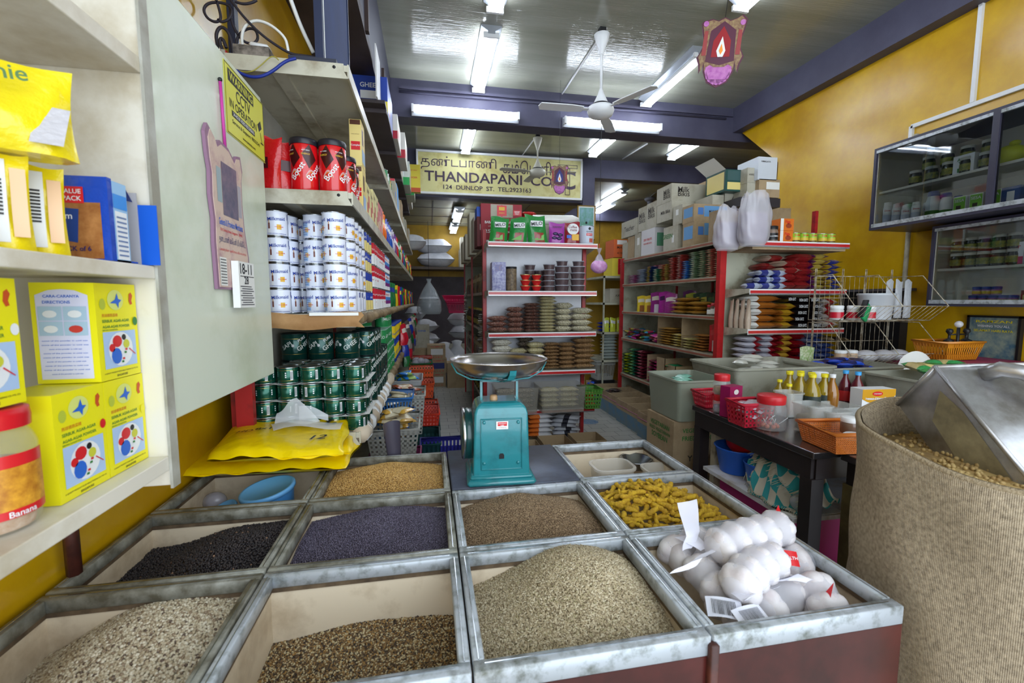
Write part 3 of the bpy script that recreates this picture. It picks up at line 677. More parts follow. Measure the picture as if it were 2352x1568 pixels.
for an in (PI*1.56,PI*.12,PI*.88):
    pts = [];c_,s_ = math.cos(an),math.sin(an);
    prof = [(.0,.343),(.05,.346),(.095,.354),(.13,.366),(.152,.384),(.158,.40)];wd = .011
    for k in range(len(prof) - 1):
        (r0,z0),(r1,z1) = prof[k],prof[k+1];nx_,ny_ = -s_*wd,c_*wd
        q = [(r0*c_ - nx_,r0*s_ - ny_,z0),(r0*c_+nx_,r0*s_+ny_,z0),(r1*c_+nx_,r1*s_+ny_,z1),(r1*c_ - nx_,r1*s_ - ny_,z1)]
        m.add(q+[(x,y,z - .004) for x,y,z in q],[(0,1,2,3),(7,6,5,4),(0,3,7,4),(1,5,6,2)],TEAL)
m.build('pan_arms',e)
m = MB();m.tube([(.165*math.cos(t),.165*math.sin(t)*.0,.0) for t in (0,)]*1+[(-.16,-.02,.40),(-.14,-.03,.372),(-.1,-.03,.355),(0,-.03,.342),(.1,-.03,.355),(.14,-.03,.372),(.16,-.02,.40)][1:],.003,TEAL,6) if False else m.tube([(-.163,-.02,.405),(-.145,-.03,.374),(-.1,-.035,.352),(0,-.04,.343),(.1,-.035,.352),(.145,-.03,.374),(.163,-.02,.405)],.0028,TEAL,6);m.build('cradle_wire',e)
m = MB();prof = [(0,.352),(.06,.353),(.105,.362),(.142,.38),(.162,.402),(.166,.414),(.170,.417),(.166,.419),(.160,.407),(.138,.384),(.10,.366),(.06,.357),(0,.356)]
m.lathe(prof,mat('brushed_pan_steel',(196,192,190),.25,metal=1),56);m.build('pan',e)
m = MB();m.lathe([(.014,.276),(.013,.288),(.010,.292),(.0,.293)],mat('knob',(176,140,100),.4),14);
o = m.build('adjust_knob',e);o.location = (-.02,-.015,0)

# ---------------------------------------------------------------- yellow plastic parcels with clear bags on top
YP = mat('yellow_film',(248,214,0),.28,bump=.9,bscale=11,dirt=(236,196,0),dscale=3,damt=.3)
def parcel(cs,z0,h,label,seed=0,write=None,name='yellow_parcel',m_=None):
    c = sum((Vector((p[0],p[1])) for p in cs),Vector((0,0))) / 4
    Q = [(p[0] - c.x,p[1] - c.y) for p in cs];r = random.Random(seed);ph = [r.uniform(0,6) for _ in range(6)]
    def XY(u,v):
        x = (1 - u)*(1 - v)*Q[0][0]+u*(1 - v)*Q[1][0]+u*v*Q[2][0]+(1 - u)*v*Q[3][0]
        y = (1 - u)*(1 - v)*Q[0][1]+u*(1 - v)*Q[1][1]+u*v*Q[2][1]+(1 - u)*v*Q[3][1]
        return x+.006*math.sin(11*v+ph[0])*(1 if u in (0,1) else 0),y+.006*math.sin(13*u+ph[1])*(1 if v in (0,1) else 0)
    def E(u,v): return max(0,1 - abs(2*u - 1) **7) **.5*max(0,1 - abs(2*v - 1) **6) **.5
    def TZ(u,v): return h*(.42+.5*E(u,v)+.07*math.sin(7*u+ph[2])*math.sin(5*v+ph[3]))+.006*math.sin(6*u+ph[5])+.0035*math.sin(31*u+3*math.sin(5*v))*abs(2*v - 1) **2
    def top(u,v): x,y = XY(u,v);return (x,y,TZ(u,v))
    def bot(u,v): x,y = XY(u,1 - v);return (x,y,h*(.4 - .38*E(u,1 - v)))
    M_ = m_ or YP
    m = MB();m.grid(top,60,30,M_);m.grid(bot,60,16,M_)
    root = m.build(name,None,(c.x,c.y,z0));tag(root,label,'parcel','yellow wrapped parcels of plastic bags')
    if write:
        for (t,u0,v0,w_,rot) in write:
            vs,fs,ext = text_mesh(t);k = w_ / ext[0];mw_ = MB();out = []
            for a,b in vs:
                a,b = a*k,b*k;a += .25*b;x,y = a*math.cos(rot) - b*math.sin(rot),a*math.sin(rot)+b*math.cos(rot)
                X_,Y_ = XY(u0,v0);u = u0+x / ((cs[1][0] - cs[0][0]));v = v0+y / abs(cs[3][1] - cs[0][1]);out.append((X_+x,Y_+y,TZ(u,v)+.006))
            mw_.add(out,fs,BLACK);mw_.build('handwriting',root)
    return root
def q2(*ps,z): return [tuple(atz(u,v,z)[:2]) for u,v in ps]
parcel(q2((405,1098),(792,1078),(840,1005),(470,985),z=.85),ZB+.002,.06,'bottom yellow parcel, widest, spilling over the bin rims',1)
parcel(q2((600,1030),(805,1040),(822,975),(590,960),z=.90),ZB+.055,.04,'middle yellow parcel showing only at the back and right edges',2)
parcel(q2((470,1068),(785,1052),(806,975),(560,965),z=.93),ZB+.088,.06,'topmost yellow parcel with black handwriting on it',3,[('HD',.20,.34,.05,.12),('8x12',.36,.42,.075,.3),('12',.80,.28,.05,.1),('f.',.86,.72,.05,.2)])
CL = clearmat('clear_bags',(226,230,236),.55,.2)
p = atz(690,990,.97);m = MB()
m.grid(lambda u,v: (-.085+.225*u - .04*v*(1 - u),-.04+.09*v+.02*u,.004+.018*v*(1 - v)*2+.012*math.sin(5*u)),12,6,CL)
m.grid(lambda u,v: (-.10+.16*u*(1 - .55*v),.02+.03*v,.012+.095*v*(.35+.65*u)+.006*math.sin(7*u+3*v)),10,8,CL)
m.grid(lambda u,v: (-.02+.10*u,.045+.02*u,.012+.06*v*(1 - u*.6)+.01*math.sin(4*u)),8,6,CL)
o = m.build('clear_bag_stack',None,(p.x,p.y+.02,.978));tag(o,'loose clear plastic bags folded on top of the yellow parcels','plastic bag')

# blue tubs inside the bin
TUB = mat('blue_tub_plastic',(70,140,206),.35,coat=.2)
TUBL = mat('blue_lid_plastic',(104,170,226),.35)
def tub(loc,r,h,label,rx=0,ry=0):
    e = empty('lidded_tub',loc,label,'tub','blue tubs in the bin');e.rotation_euler = (rx,ry,0)
    m = MB();m.lathe([(r*.8,0),(r*.93,h*.9)],TUB,36);m.build('tub_body',e)
    m = MB();m.lathe([(r*.95,h*.82),(r,h*.84),(r,h*.98),(r*.96,h*1.02),(r*.88,h*1.01),(r*.86,h*.985),(0,h*.985)],TUBL,40,caps=(False,False));m.build('lid',e);return e
p = atz(628,1118,.80);e = tub((p.x,p.y - .02,.735),.088,.075,'large round blue tub with a light blue lid under the yellow parcels',.08,-.14)
m = MB();m.box(-.02,.02,-.008,.01,.0725,.0733,PAPER);m.patch(-.016,0,-.005,.006,.0736,BLACK,'+z');m.build('price_sticker',e)
p = atz(525,1150,.775);tub((p.x,p.y,.70),.055,.05,'small blue lid tub tilted at the front of the bin',.35,-.45)
m = MB();m.sphere((0,0,0),.04,clearmat('bag_film',(200,196,206),.5,.2),14,10,(1,.8,.85));m.sphere((0,0,0),.03,col(190,184,196),12,8,(1,.8,.85))
p = atz(492,1133,.76);o = m.build('tied_plastic_bag',None,(p.x,p.y,.73));tag(o,'small tied clear bag beside the blue tubs in the bin','plastic bag')
# dark scoop in the fenugreek
p = atz(905,1060,.80);DK = mat('dark_scoop_plastic',(74,70,84),.35,coat=.3)
m = MB();N = 20
def scp(rr):
    def fn(u,v): a = -2*PI*u;k = .75+.25*v;zt = .165 - .035*(1+math.sin(a))*.5*1.0;return (rr*.036*k*math.cos(a),rr*.024*k*math.sin(a),v*zt)
    return fn
m.grid(scp(1),N,8,DK,True,True);m.grid(lambda u,v: scp(.93)(1 - u,v),N,8,DK,True,True)
o = m.build('scoop',None,(p.x,p.y+.03,.80));o.rotation_euler = (-.06,-.05,.3);tag(o,'dark grey plastic scoop standing upright in the golden seed','scoop')
# clear containers in the back right bin
FROST = clearmat('frosted_plastic',(214,208,196),.5,.25)
def openbox(w_,d,h,m_,t=.003,flare=.88,lip=.008,n=8,rnd=.03):
    """rounded open container; returns MB"""
    m = MB()
    def ring(w0,d0,r,z):
        out = []
        for cx0,cy0,a0 in ((w0 - r,d0 - r,0),(-w0+r,d0 - r,PI / 2),(-w0+r,-d0+r,PI),(w0 - r,-d0+r,1.5*PI)):
            for k in range(4): a = a0+PI / 2*k / 3;out.append((cx0+r*math.cos(a),cy0+r*math.sin(a),z))
        return out
    a,b = w_ / 2,d / 2;f = flare
    rs = [ring(a*f,b*f,rnd*.8,0),ring(a,b,rnd,h - lip),ring(a+lip,b+lip,rnd+lip,h - lip),ring(a+lip,b+lip,rnd+lip,h),ring(a - t,b - t,rnd,h),ring(a*f - t,b*f - t,rnd*.8,t)]
    for r0,r1 in zip(rs,rs[1:]):
        n_ = 16;m.add(r0+r1,[(k,(k+1) % n_,n_+(k+1) % n_,n_+k) for k in range(n_)],m_,True)
    m.add(rs[0],[tuple(range(15,-1,-1))],m_);m.add(rs[-1],[tuple(range(16))],m_)
    return m
p = atz(1385,1075,.74);o = openbox(.155,.12,.10,FROST).build('plastic_container',None,(p.x - .01,1.60,.70));tag(o,'larger frosted open container in the back right bin','container')
p = atz(1500,1080,.76);o = openbox(.12,.10,.08,FROST).build('plastic_container',None,(p.x,1.56,.71));tag(o,'smaller frosted open container at the right of the bin','container')
p = atz(1462,1055,.77);m = MB();m.lathe([(.02,0),(.05,.012),(.066,.045),(.07,.05),(.065,.047),(.048,.016),(0,.006)],STEEL,28);o = m.build('steel_bowl',None,(p.x,1.715,.725));tag(o,'dark steel bowl behind the two frosted containers','bowl')
m = MB();m.sphere((0,0,0),.05,clearmat('bag_film',(200,196,206),.5,.2),14,8,(1,.6,.4));p = atz(1372,1085,.75);o = m.build('plastic_bag',None,(p.x - .01,1.57,.74));tag(o,'crumpled clear bag inside the larger frosted container','plastic bag')
# ================================================================ left wall cabinet and its goods
CAB = mat('cabinet_paint',(222,216,202),.4,dirt=(176,160,128),dscale=3,damt=.3,coat=.2)
CABG = mat('green_white_panel',(214,220,202),.32,dirt=(190,198,170),dscale=2.5,damt=.3,coat=.3)
e = empty('wall_cabinet',(-.69,.6,1.07),'open cream painted wall cabinet on the left, above the spice bins','cabinet')
def prt(name,par,boxes,m_,off=(-.69,.6,1.07),bev=0,lab=None):
    m = MB()
    for b in boxes: m.box(b[0] - off[0],b[1] - off[0],b[2] - off[1],b[3] - off[1],b[4] - off[2],b[5] - off[2],m_)
    o = m.build(name,par)
    if bev: q = o.modifiers.new('b','BEVEL');q.width = bev;q.segments = 2
    if lab: o['label'] = lab
    return o
prt('side_board',e,[(-.829,-.55,1.034,1.0535,1.055,3.0)],CAB,bev=.003);prt('side_board',e,[(-.829,-.55,-.25,-.22,1.04,3.0)],CAB)
prt('back_board',e,[(-.829,-.815,-.22,1.034,1.09,3.0)],CAB)
for z,t in ((1.12,.03),(1.52,.026),(1.925,.03),(2.9,.03)): prt('shelf',e,[(-.815,-.55,-.22,1.034,z - t,z)],CAB,bev=.002)
prt('corner_trim',e,[(-.5495,-.544,1.030,1.058,1.05,3.0)],mat('grey_trim',(186,186,178),.5,dirt=(150,146,132),dscale=9))
m = MB();m.tube([(-.79,1.10,.84),(-.79,1.10,1.04)],.014,mat('rusty_post'));o = m.build('wall_bracket');tag(o,'short rusty pipe under the corner of the cream wall cabinet','bracket')
e = empty('closed_cupboard',(-.69,1.4,1.19),'pale green closed cupboard side with a CCTV notice and a calendar','cupboard')
prt('carcass',e,[(-.829,-.55,1.0585,1.70,1.19,2.135)],CABG,(-.69,1.4,1.19),.004)
# agar boxes
YB = mat('yellow_carton_board',(232,222,20),.4);BLU = col(40,100,200,.4);GRN = col(40,120,50);OR_ = col(200,80,30);LB = col(170,195,228)
def agar(label,loc,dirs=False,dot=REDL):
    m = MB();w_,d,h = .098,.112,.188
    m.box(-w_,0,0,d,0,h,YB)
    X = .0008
    m.patch(.012,.102,.022,.094,X,LB,'+x');c = (.057,.058)
    m.disc(c[0],c[1],.034,X*1.6,WHITE,20,.034,'+x')
    for (a,b,r_,mm,rz_) in ((.047,.074,.013,REDL,.012),(.032,.062,.008,REDL,.008),(.043,.045,.014,BLU,.016),(.066,.081,.006,BLACK,.006),(.072,.067,.009,col(200,200,60),.009)): m.disc(a,b,r_,X*2.4,mm,12,rz_,'+x')
    for q in range(5): m.patch(.055+.003*q,.061+.003*q,.03+.006*q,.034+.006*q,X*3,(GRN,REDL,WHITE,GRN,REDL)[q],'+x')
    m.poly([(.078,.056),(.096,.042),(.096,.044),(.079,.058)],X*3,REDL,'+x')
    m.text('AGAR-AGAR POWDER',.074,GRN,X,.050,.104,'+x');m.text('SERBUK AGAR-AGAR',.074,GRN,X,.050,.115,'+x');m.text('燕球標燕菜精',.042,OR_,X,.034,.126,'+x');m.text('SERVING SUGGESTION',.04,GRN,X,.032,.0975,'+x')
    m.disc(.103,.112,.007,X*2,dot,12,.009,'+x')
    m.disc(.052,.156,.022,X,col(214,220,120),20,.020,'+x')
    m.poly([(.036,.150),(.050,.157),(.056,.170),(.059,.158),(.068,.156),(.060,.150),(.058,.140),(.052,.149)],X*2,BLU,'+x')
    m.disc(.017,.148,.008,X,col(180,190,60),12,.011,'+x');m.poly([(.092,.168),(.098,.172),(.102,.165),(.098,.155),(.100,.148),(.094,.146),(.090,.154)],X,OR_,'+x')
    m.text('A QUALITY PRODUCT OF JIN HEILLE TRADING CO. PTE. CO.',.094,BLACK,X,.056,.013,'+x');m.text('SINGAPORE',.03,BLACK,X,.056,.006,'+x')
    if dirs:
        Y = -.0008;m.poly([(-.090,.008),(-.010,.008),(-.010,.165),(-.03,.174),(-.05,.176),(-.07,.174),(-.090,.165)],Y,col(214,214,236))
        m.text('CARA-CARANYA',.055,BLU,-.05,Y*2,.163);m.text('DIRECTIONS',.042,BLU,-.058,Y*2,.152)
        for a in range(2):
            for b in range(2):
                x0 = -.087+a*.038;z0 = .09+b*.028;m.patch(x0,x0+.036,z0,z0+.026,Y*2,col(170,196,214));m.disc(x0+.018,z0+.012,.011,Y*3,(WHITE,REDL,WHITE,WHITE)[a+b*2] if a+b*2 != 1 else col(200,60,50),12,.007)
        for k,wd in enumerate((.07,.072,.05,.068,.07,.06,.066,.07,.048)): m.text('some of the powder in cold water and boil'[:30],wd,BLU,-.05,Y*2,.08 - k*.0078,h=.0026)
    o = m.build('agar_box',None,loc);o.scale[2] = .955;tag(o,label,'box','yellow agar powder boxes')
agar('yellow agar box, lower right, next to the cabinet side board',(-.588,.920,1.121),dot=YB)
agar('yellow agar box, lower left, partly behind the red lidded jar',(-.588,.806,1.121))
agar('yellow agar box on top with the blue directions panel facing out',(-.588,.917,1.302),True,GRN)
agar('yellow agar box at the left photo edge, second layer',(-.588,.652,1.302),dot=WHITE)
# jar
JARP = clearmat('jar_plastic',(220,220,200),.22,.08)
j = atz(22,1205,1.106);e = empty('snack_jar',(-.622,.738,1.121),'large clear snack jar with a red lid at the left edge','jar');e.scale = (.82,)*3
m = MB();m.lathe([(.05,0),(.06,.012),(.062,.05),(.059,.06),(.062,.07),(.062,.15),(.057,.165),(.05,.178),(.05,.19)],JARP,32,caps=(True,False));m.build('jar_body',e)
m = MB();m.lathe([(.056,.182),(.057,.2),(.055,.214),(.048,.216)],col(200,26,36,.3),32);m.build('lid',e)
m = MB();m.cylpatch(.0632,-1.15,.55,.03,.14,REDL,10);m.cylpatch(.0637,-.85,.45,.045,.118,mat('chips_print',(226,164,50),.4,dirt=(176,110,30),dscale=60,damt=.6),8);m.cylpatch(.0637,-2.6,-1.15,.03,.15,PAPER,8)
m.text('Banana',.04,WHITE,0,0,.037,cyl=.0645,ang=-.3);m.build('paper_label',e)
m = MB();m.lathe([(.05,.004),(.056,.03),(.05,.12),(0,.13)],mat('chips',(216,190,170),.8,dirt=(180,130,90),dscale=50,damt=.6),16);m.build('chips',e)
# noodle multipacks and big yellow bag
YW = foil(238,214,20)
def multipack(loc,rz,label,w_=.085,h=.145,d=.05):
    m = MB();m.pouch(w_,h,d,YW,None,1);
    def T(z): v = z / h;return -(d*.5)*max(.04,(1 - v **2.6))*(0.75+.25*math.sin(PI*min(1,v*1.5)))*1.02 - .003
    m.grid(lambda u,v: (-.030+.048*u,T(.012+.12*v),.012+.12*v),4,6,WHITE);
    for q in range(10): m.grid(lambda u,v: (-.026+.04*u,T(.05+q*.0055+.003*v) - .001,.05+q*.0055+.003*v),1,1,BLACK)
    m.grid(lambda u,v: (.022+.016*u,T(.02+.1*v) - .001,.02+.1*v),2,4,col(230,190,150))
    o = m.build('noodle_multipack',None,loc,rz);tag(o,label,'packet')
multipack((-.625,.71,1.522),.55,'yellow and white multipack at the left photo edge on the middle shelf')
multipack((-.62,.78,1.522),.6,'yellow and white multipack with a barcode, second from left')
multipack((-.622,.848,1.522),.55,'yellow and white multipack leaning beside the blue value pack')
m = MB();m.pouch(.16,.135,.09,YW,None,4);m.M = Matrix.Translation((0,0,0));m.text('Indomie',.09,col(70,110,50),-.01,-.044,.10,rot=.1)
m.grid(lambda u,v: (.03+.035*u+.01*v,-.045*(1 - v*.5),.012+.06*v),4,5,mat('inner_wrap',(190,186,190),.2,bump=.5,bscale=50))
o = m.build('noodle_bag',None,(-.605,.79,1.664),.55);tag(o,'big shiny yellow bag resting on the white labelled multipacks','packet')
# blue value pack
BV = foil(22,70,176);e = empty('drink_carton',(-.553,.915,1.521),'torn open blue value pack carton of six drinks on the middle shelf','carton',rz=.0)
m = MB();m.box(-.115,0,0,.012,0,.145,BV);m.box(-.115,0,.012,.07,0,.003,BV);m.box(-.003,0,.012,.05,0,.142,col(150,190,226));m.box(-.115,-.112,.012,.105,0,.14,col(168,166,172));m.box(-.115,-.012,.10,.103,0,.14,col(176,174,178))
m.box(-.055,.02,.104,.106,.0,.118,col(20,90,200));m.add([(-.003,.05,.142),(-.11,.07,.145),(-.11,.105,.14),(-.02,.105,.12)],[(0,1,2,3)],BV);m.build('carton',e)
m = MB();y = -.0008;m.patch(-.085,-.012,.003,.1,y,mat('latte_print',(186,130,74),.4,dirt=(140,84,40),dscale=30,damt=.5));m.poly([(-.075,.098),(-.036,.098),(-.036,.126),(-.072,.126)],y*2,REDL);m.text('VALUE',.032,WHITE,-.055,y*3,.118);m.text('PACK',.028,WHITE,-.053,y*3,.106)
m.poly([(-.10,.04),(-.05,.03),(-.045,.088),(-.1,.092)],y*2,col(24,60,130));m.text('Badam',.04,WHITE,-.075,y*3,.076);m.text('PACK of 6',.05,col(30,30,90),-.055,y*3,.02)
m.patch(.014,.046,.004,.09,.0008,WHITE,'+x');m.patch(.012,.048,.095,.12,.0008,col(60,140,220),'+x')
for k in range(9): m.patch(.017,.043,.01+k*.0085,.013+k*.0085,.0014,col(110,130,170),'+x')
m.build('printing',e)
# CCTV notice
SG = col(214,212,70,.35);e = empty('warning_sign',(-.549,1.56,2.02),'yellow CCTV warning notice stuck on the pale green cupboard','sign')
m = MB();m.box(0,.0012,-.147,.147,-.098,.098,SG);m.build('sheet',e)
m = MB();X = .0018
for (a,b,c,d) in ((-.145,.145,.094,.096),(-.145,.145,-.096,-.094),(-.145,-.143,-.096,.096),(.143,.145,-.096,.096)): m.patch(a,b,c,d,X,BLACK,'+x')
m.patch(-.125,.06,.052,.086,X,BLACK,'+x');m.text('WARNING',.17,SG,X+.0006,-.033,.069,'+x',h=.024);m.text('CCTV',.105,BLACK,X,-.022,.030,'+x',h=.034);m.text('IN OPERATION',.2,BLACK,X,-.022,-.006,'+x',h=.024)
m.patch(-.11,.06,-.04,-.024,X,BLACK,'+x');m.text('24-HOUR VIDEO RECORDING',.155,WHITE,X+.0006,-.025,-.032,'+x',h=.010);m.text('Service & Support: 98553541',.21,BLACK,X,-.005,-.056,'+x',h=.014);m.text('www.lenscity.com',.1,BLACK,X,.01,-.080,'+x',h=.011)
m.poly([(.088,.01),(.115,.03),(.125,.008),(.1,-.01)],X,BLACK,'+x');m.poly([(.108,-.01),(.112,-.01),(.125,-.04),(.121,-.04)],X,BLACK,'+x');m.patch(.11,.135,-.044,-.04,X,BLACK,'+x');m.build('printing',e)
# calendar
CB = mat('calendar_board',(206,182,166),.6,dirt=(176,140,142),dscale=20,damt=.3);PUR = col(140,104,128)
e = empty('wall_calendar',(-.549,1.38,1.68),'ornate purple edged calendar board with a tear-off date pad on the cupboard','calendar')
m = MB();M0 = Matrix(((0,1,0,0),(1,0,0,0),(0,0,1,0),(0,0,0,1)));m.M = M0
out = [(-.10,-.20),(.12,-.20),(.115,-.10),(.095,-.02),(.088,.05),(.09,.12),(.10,.15),(.09,.19),(.065,.185),(.05,.165),(.01,.19),(-.04,.195),(-.065,.18),(-.08,.20),(-.105,.215),(-.12,.19),(-.115,.14),(-.105,.1),(-.11,.04),(-.10,-.02),(-.105,-.08)]
m.prism(out,.001,.009,PUR);m.prism([(x*.9+.001,z*.96 - .002) for x,z in out],.009,.0105,CB);m.build('board',e)
m = MB();X = .0112
m.patch(-.045,.05,-.0,.14,X,mat('faded_print',(120,104,120),.4,dirt=(60,66,96),dscale=34,damt=.8),'+x');m.patch(-.075,-.048,.03,.12,X,col(150,168,172),'+x');m.patch(.052,.075,.01,.10,X,col(166,160,168),'+x')
m.text('General & Provision Merchants',.15,BLU,X,0,-.02,'+x',h=.018);m.text('124, Dunlop Street, Singapore - 209442',.14,REDL,X,0,-.042,'+x',h=.010);m.text('தண்டபாணி கம்ெபனி (பி) லிமிெடட்',.17,col(30,50,110),X,.005,-.068,'+x',h=.024);m.text('பலசரக்கு மளிைக வியாபாரம்',.17,REDL,X,.005,-.094,'+x',h=.010)
m.patch(-.085,-.045,-.19,-.115,X,PAPER,'+x')
for k in range(9): m.patch(-.082,-.048,-.185+.0078*k,-.182+.0078*k,X+.0006,col(90,90,90),'+x')
m.build('printing',e)
m = MB();m.box(.012,.03,-.02,.09,-.25,-.12,PAPER);m.build('date_pad',e)
m = MB();X = .0308;m.text('18-11',.08,BLACK,X,.03,-.14,'+x',h=.03);m.patch(-.012,.085,-.162,-.160,X,BLACK,'+x');m.text('28',.03,BLACK,X,.03,-.172,'+x')
for k in range(9): m.patch(-.014+(k % 2)*.01,.08 - (k % 3)*.008,-.243+.0065*k,-.2405+.0065*k,X,col(60,60,66),'+x')
m.build('pad_printing',e)
m = MB();m.tube([(.006,.0,.19),(.004,-.002,.36)],.004,col(190,60,150));m.sphere((.004,-.002,.365),.006,BLACK,8,6);m.build('hanging_string',e)

# ================================================================ left gondola
def gondola_x(y0,y1,levels,label,near_end=False,xb=-.70,xf=-.286,top=2.34):
    """shelves facing +x along the left wall"""
    e = empty('shelf_unit',((xb+xf) / 2,(y0+y1) / 2,0),label,'shelf');o = ((xb+xf) / 2,(y0+y1) / 2,0)
    prt('back_panel',e,[(xb - .012,xb,y0,y1,.1,top)],mat('back_panel',(186,186,180),.45,dirt=(150,146,134),dscale=3),o)
    for y in (y0+.006,y1 - .03): prt('upright',e,[(xb - .05,xb+.004,y,y+.03,0,2.34)],RED,o)
    for k,z in enumerate(levels):
        m = MB();m.M = Matrix.Translation((-o[0],-o[1],0));m.box(xb,xf,y0+.004,y1 - .004,z - .022,z,SHELF)
        m.box(xf,xf+.006,y0+.004,y1 - .004,z - .045,z+.004,SHELF);m.box(xb+.14,xb+.19,y0+.01,y1 - .01,z - .034,z - .0221,SHELF)
        m.build('shelf',e)
        for y in (y0,y1 - .006):
            m = MB();m.M = Matrix.Translation((-o[0],-o[1],0));m.prism([(xb,z - .05),(xf+.004,z - .05),(xf - .012,z - .022),(xf - .012,z+.003),(xb,z+.003)],y - .003,y+.003,SHELF)
            m.M = Matrix.Translation((-o[0],-o[1],0)) @ Matrix.Translation((xf - .045,y - .0035,z - .012)) @ Matrix.Rotation(PI / 2,4,'X');m.lathe([(.006,0),(.005,.003),(0,.003)],BLACK,10);m.build('bracket',e)
    return e
LV = (2.325,1.862,1.395,.92,.45)
gondola_x(1.82,3.48,LV,'cream metal shelf unit on the left, nearest section with the milk tins')
gondola_x(3.50,5.15,LV,'cream metal shelf unit on the left, second section back')
gondola_x(5.17,6.82,LV,'cream metal shelf unit on the left, third section back')
gondola_x(6.84,8.40,LV,'cream metal shelf unit on the left, farthest section')
# red end board below, paper and tape wrapping on shelf edges
m = MB();m.box(-.72,-.66,1.79,1.818,.2,1.30,RED);o = m.build('end_post');tag(o,'worn red steel post at the near end of the left shelves','post')
KP = mat('kraft_paper',(186,146,98),.75,dirt=(150,110,68),dscale=6,damt=.4,bump=.4,bscale=18);KP2 = mat('old_wrap',(160,138,104),.7,dirt=(110,90,62),dscale=9,damt=.6,bump=.6,bscale=20)
m = MB();m.grid(lambda u,v: (-.71+.45*u+.01*math.sin(8*v),1.812 - .012*math.sin(PI*v),1.402 - .06*v+.006*math.sin(9*u)),14,5,KP);m.grid(lambda u,v: (-.45+.18*u,1.80,1.404 - .012*v),6,2,PAPER)
o = m.build('paper_wrapping');tag(o,'brown paper folded over the near end of the milk tin shelf','paper')
def wrap(y0,y1,z,name,label,m_,r=.022,tape=False):
    m = MB();n_ = int((y1 - y0) / .06);pts = [(-.283+.008*math.sin(k*1.7),y0+(y1 - y0)*k / n_,z+.004*math.sin(k*2.3)) for k in range(n_+1)]
    m.tube(pts,[r*(1+.2*math.sin(k*2.9)) for k in range(n_+1)],m_,9)
    if tape:
        for k in range(8): y = y0+.05+k*.13;m.tube([(-.283,y,z),(-.283,y+.045,z)],r*1.25,WHITE,9)
    o = m.build(name);tag(o,label,'wrapping')
wrap(1.84,8.2,1.375,'edge_wrapping','crumpled brown film wound along the milk tin shelf edge',KP2)
wrap(1.83,3.2,.905,'edge_wrapping','brown roll bound with white tape along the lower shelf edge',mat('rolled_paper',(196,180,158),.6),.034,True)
wrap(3.2,8.2,.905,'edge_wrapping','crumpled brown film wound along the far lower shelf edge',KP2,.026)

# ---- tins
def tin(r,h,body,txts=(),bands=(),rim=CHROME,extra=None,cap=None):
    m = MB();m.lathe([(r*.97,.001),(r,.004),(r,h - .004),(r*.97,h - .001)],body,24,caps=(False,False))
    for (z0,z1,mm) in bands: m.lathe([(r+.0004,z0),(r+.0004,z1)],mm,24,caps=(False,False))
    for (s_,w_,mm,z,ang,rot) in txts: m.text(s_,w_,mm,z=z,cyl=r+.0008,ang=ang,rot=rot)
    if extra: extra(m,r)
    ls = (MB(),MB())
    for l,z in (zip(ls,(.0,h - .005)) if rim else ()): l.lathe([(r*.95,z),(r+.0015,z+.0005),(r+.0015,z+.0045),(r*.94,z+.005),(r*.93,z+.0025),(0,z+.0025)],rim,24,caps=(z == 0,False))
    return m,ls if rim else None
MILKW = mat('milk_label',(226,230,244),.28,coat=.3);BLT = col(28,60,150);GOLD = col(226,176,60);LBL = col(160,190,226)
def milk_extra(m,r):
    for a in (-1.1,2.0,-2.6):
        m.cylpatch(r+.0005,a+.05,a+.42,.026,.045,GOLD,3);m.text('FULL CREAM',.03,REDL,z=.036,cyl=r+.001,ang=a+.24)
        # small milkmaid figure
        m.cylpatch(r+.0006,a - .62,a - .48,.018,.05,col(120,70,60),2);m.cylpatch(r+.0007,a - .6,a - .5,.05,.068,col(200,170,140),2);m.cylpatch(r+.0007,a - .64,a - .46,.012,.028,WHITE,2)
    for a in (.5,3.3):
        m.cylpatch(r+.0005,a,a+.75,.012,.062,LBL,5)
        for k in range(5): m.cylpatch(r+.0009,a+.06,a+.66,.018+k*.009,.0195+k*.009,BLT,4)
    for q in range(9): m.cylpatch(r+.0005,-.02+q*.04,.0+q*.04,.066,.088,BLT,1)
    m.text('FULL CREAM SWEETENED CONDENSED MILK',.08,BLT,z=.01,cyl=r+.0008,ang=-1.1)
mb,ml = tin(.044,.099,MILKW,[('Milkmaid',.064,BLT,.066,-1.05,.06),('Milkmaid',.064,BLT,.066,2.0,.06),('Milkmaid',.064,BLT,.066,-2.7,.06)],extra=milk_extra)
MILK = Proto('milk_tin','tin',mb,[('rims',ml)])
def stack(P,x,y,z,h,n,what,where,group,jit=.002,rz=None,spread=None):
    for k in range(n):
        lb = '%s, %s in %s' % (what,lay(k,n),where) if n > 1 else '%s, alone in %s' % (what,where)
        P.put((x+random.uniform(-jit,jit),y+random.uniform(-jit,jit),z+k*h),lb,group,rz=random.uniform(-.5,.5) if rz is None else rz+random.uniform(-.04,.04))
G = 'condensed milk tins on the left shelf'
zm = 1.397
for (x,y,n,wh,rz) in ((-.365,1.885,4,'the front corner stack',-.15),(-.452,1.955,4,'the stack left of the front corner',.2),(-.585,1.90,4,'the stack beside the cupboard edge',-.1),
                      (-.575,1.995,4,'the second stack by the cupboard edge',.9),(-.545,2.09,4,'the third stack by the cupboard edge',.3),(-.505,2.21,4,'the dim stack deep inside',.2)):
    stack(MILK,x,y,zm,.0995,n,'white milk tin',wh,G,rz=rz)
for k in range(4): stack(MILK,-.345 ,1.985+k*.094,zm,.0995,4,'white milk tin','%s stack behind the corner' % ORD[k],G)
YBL = mat('cream_tin_print',(224,206,130),.35);NB = col(30,60,160,.35)
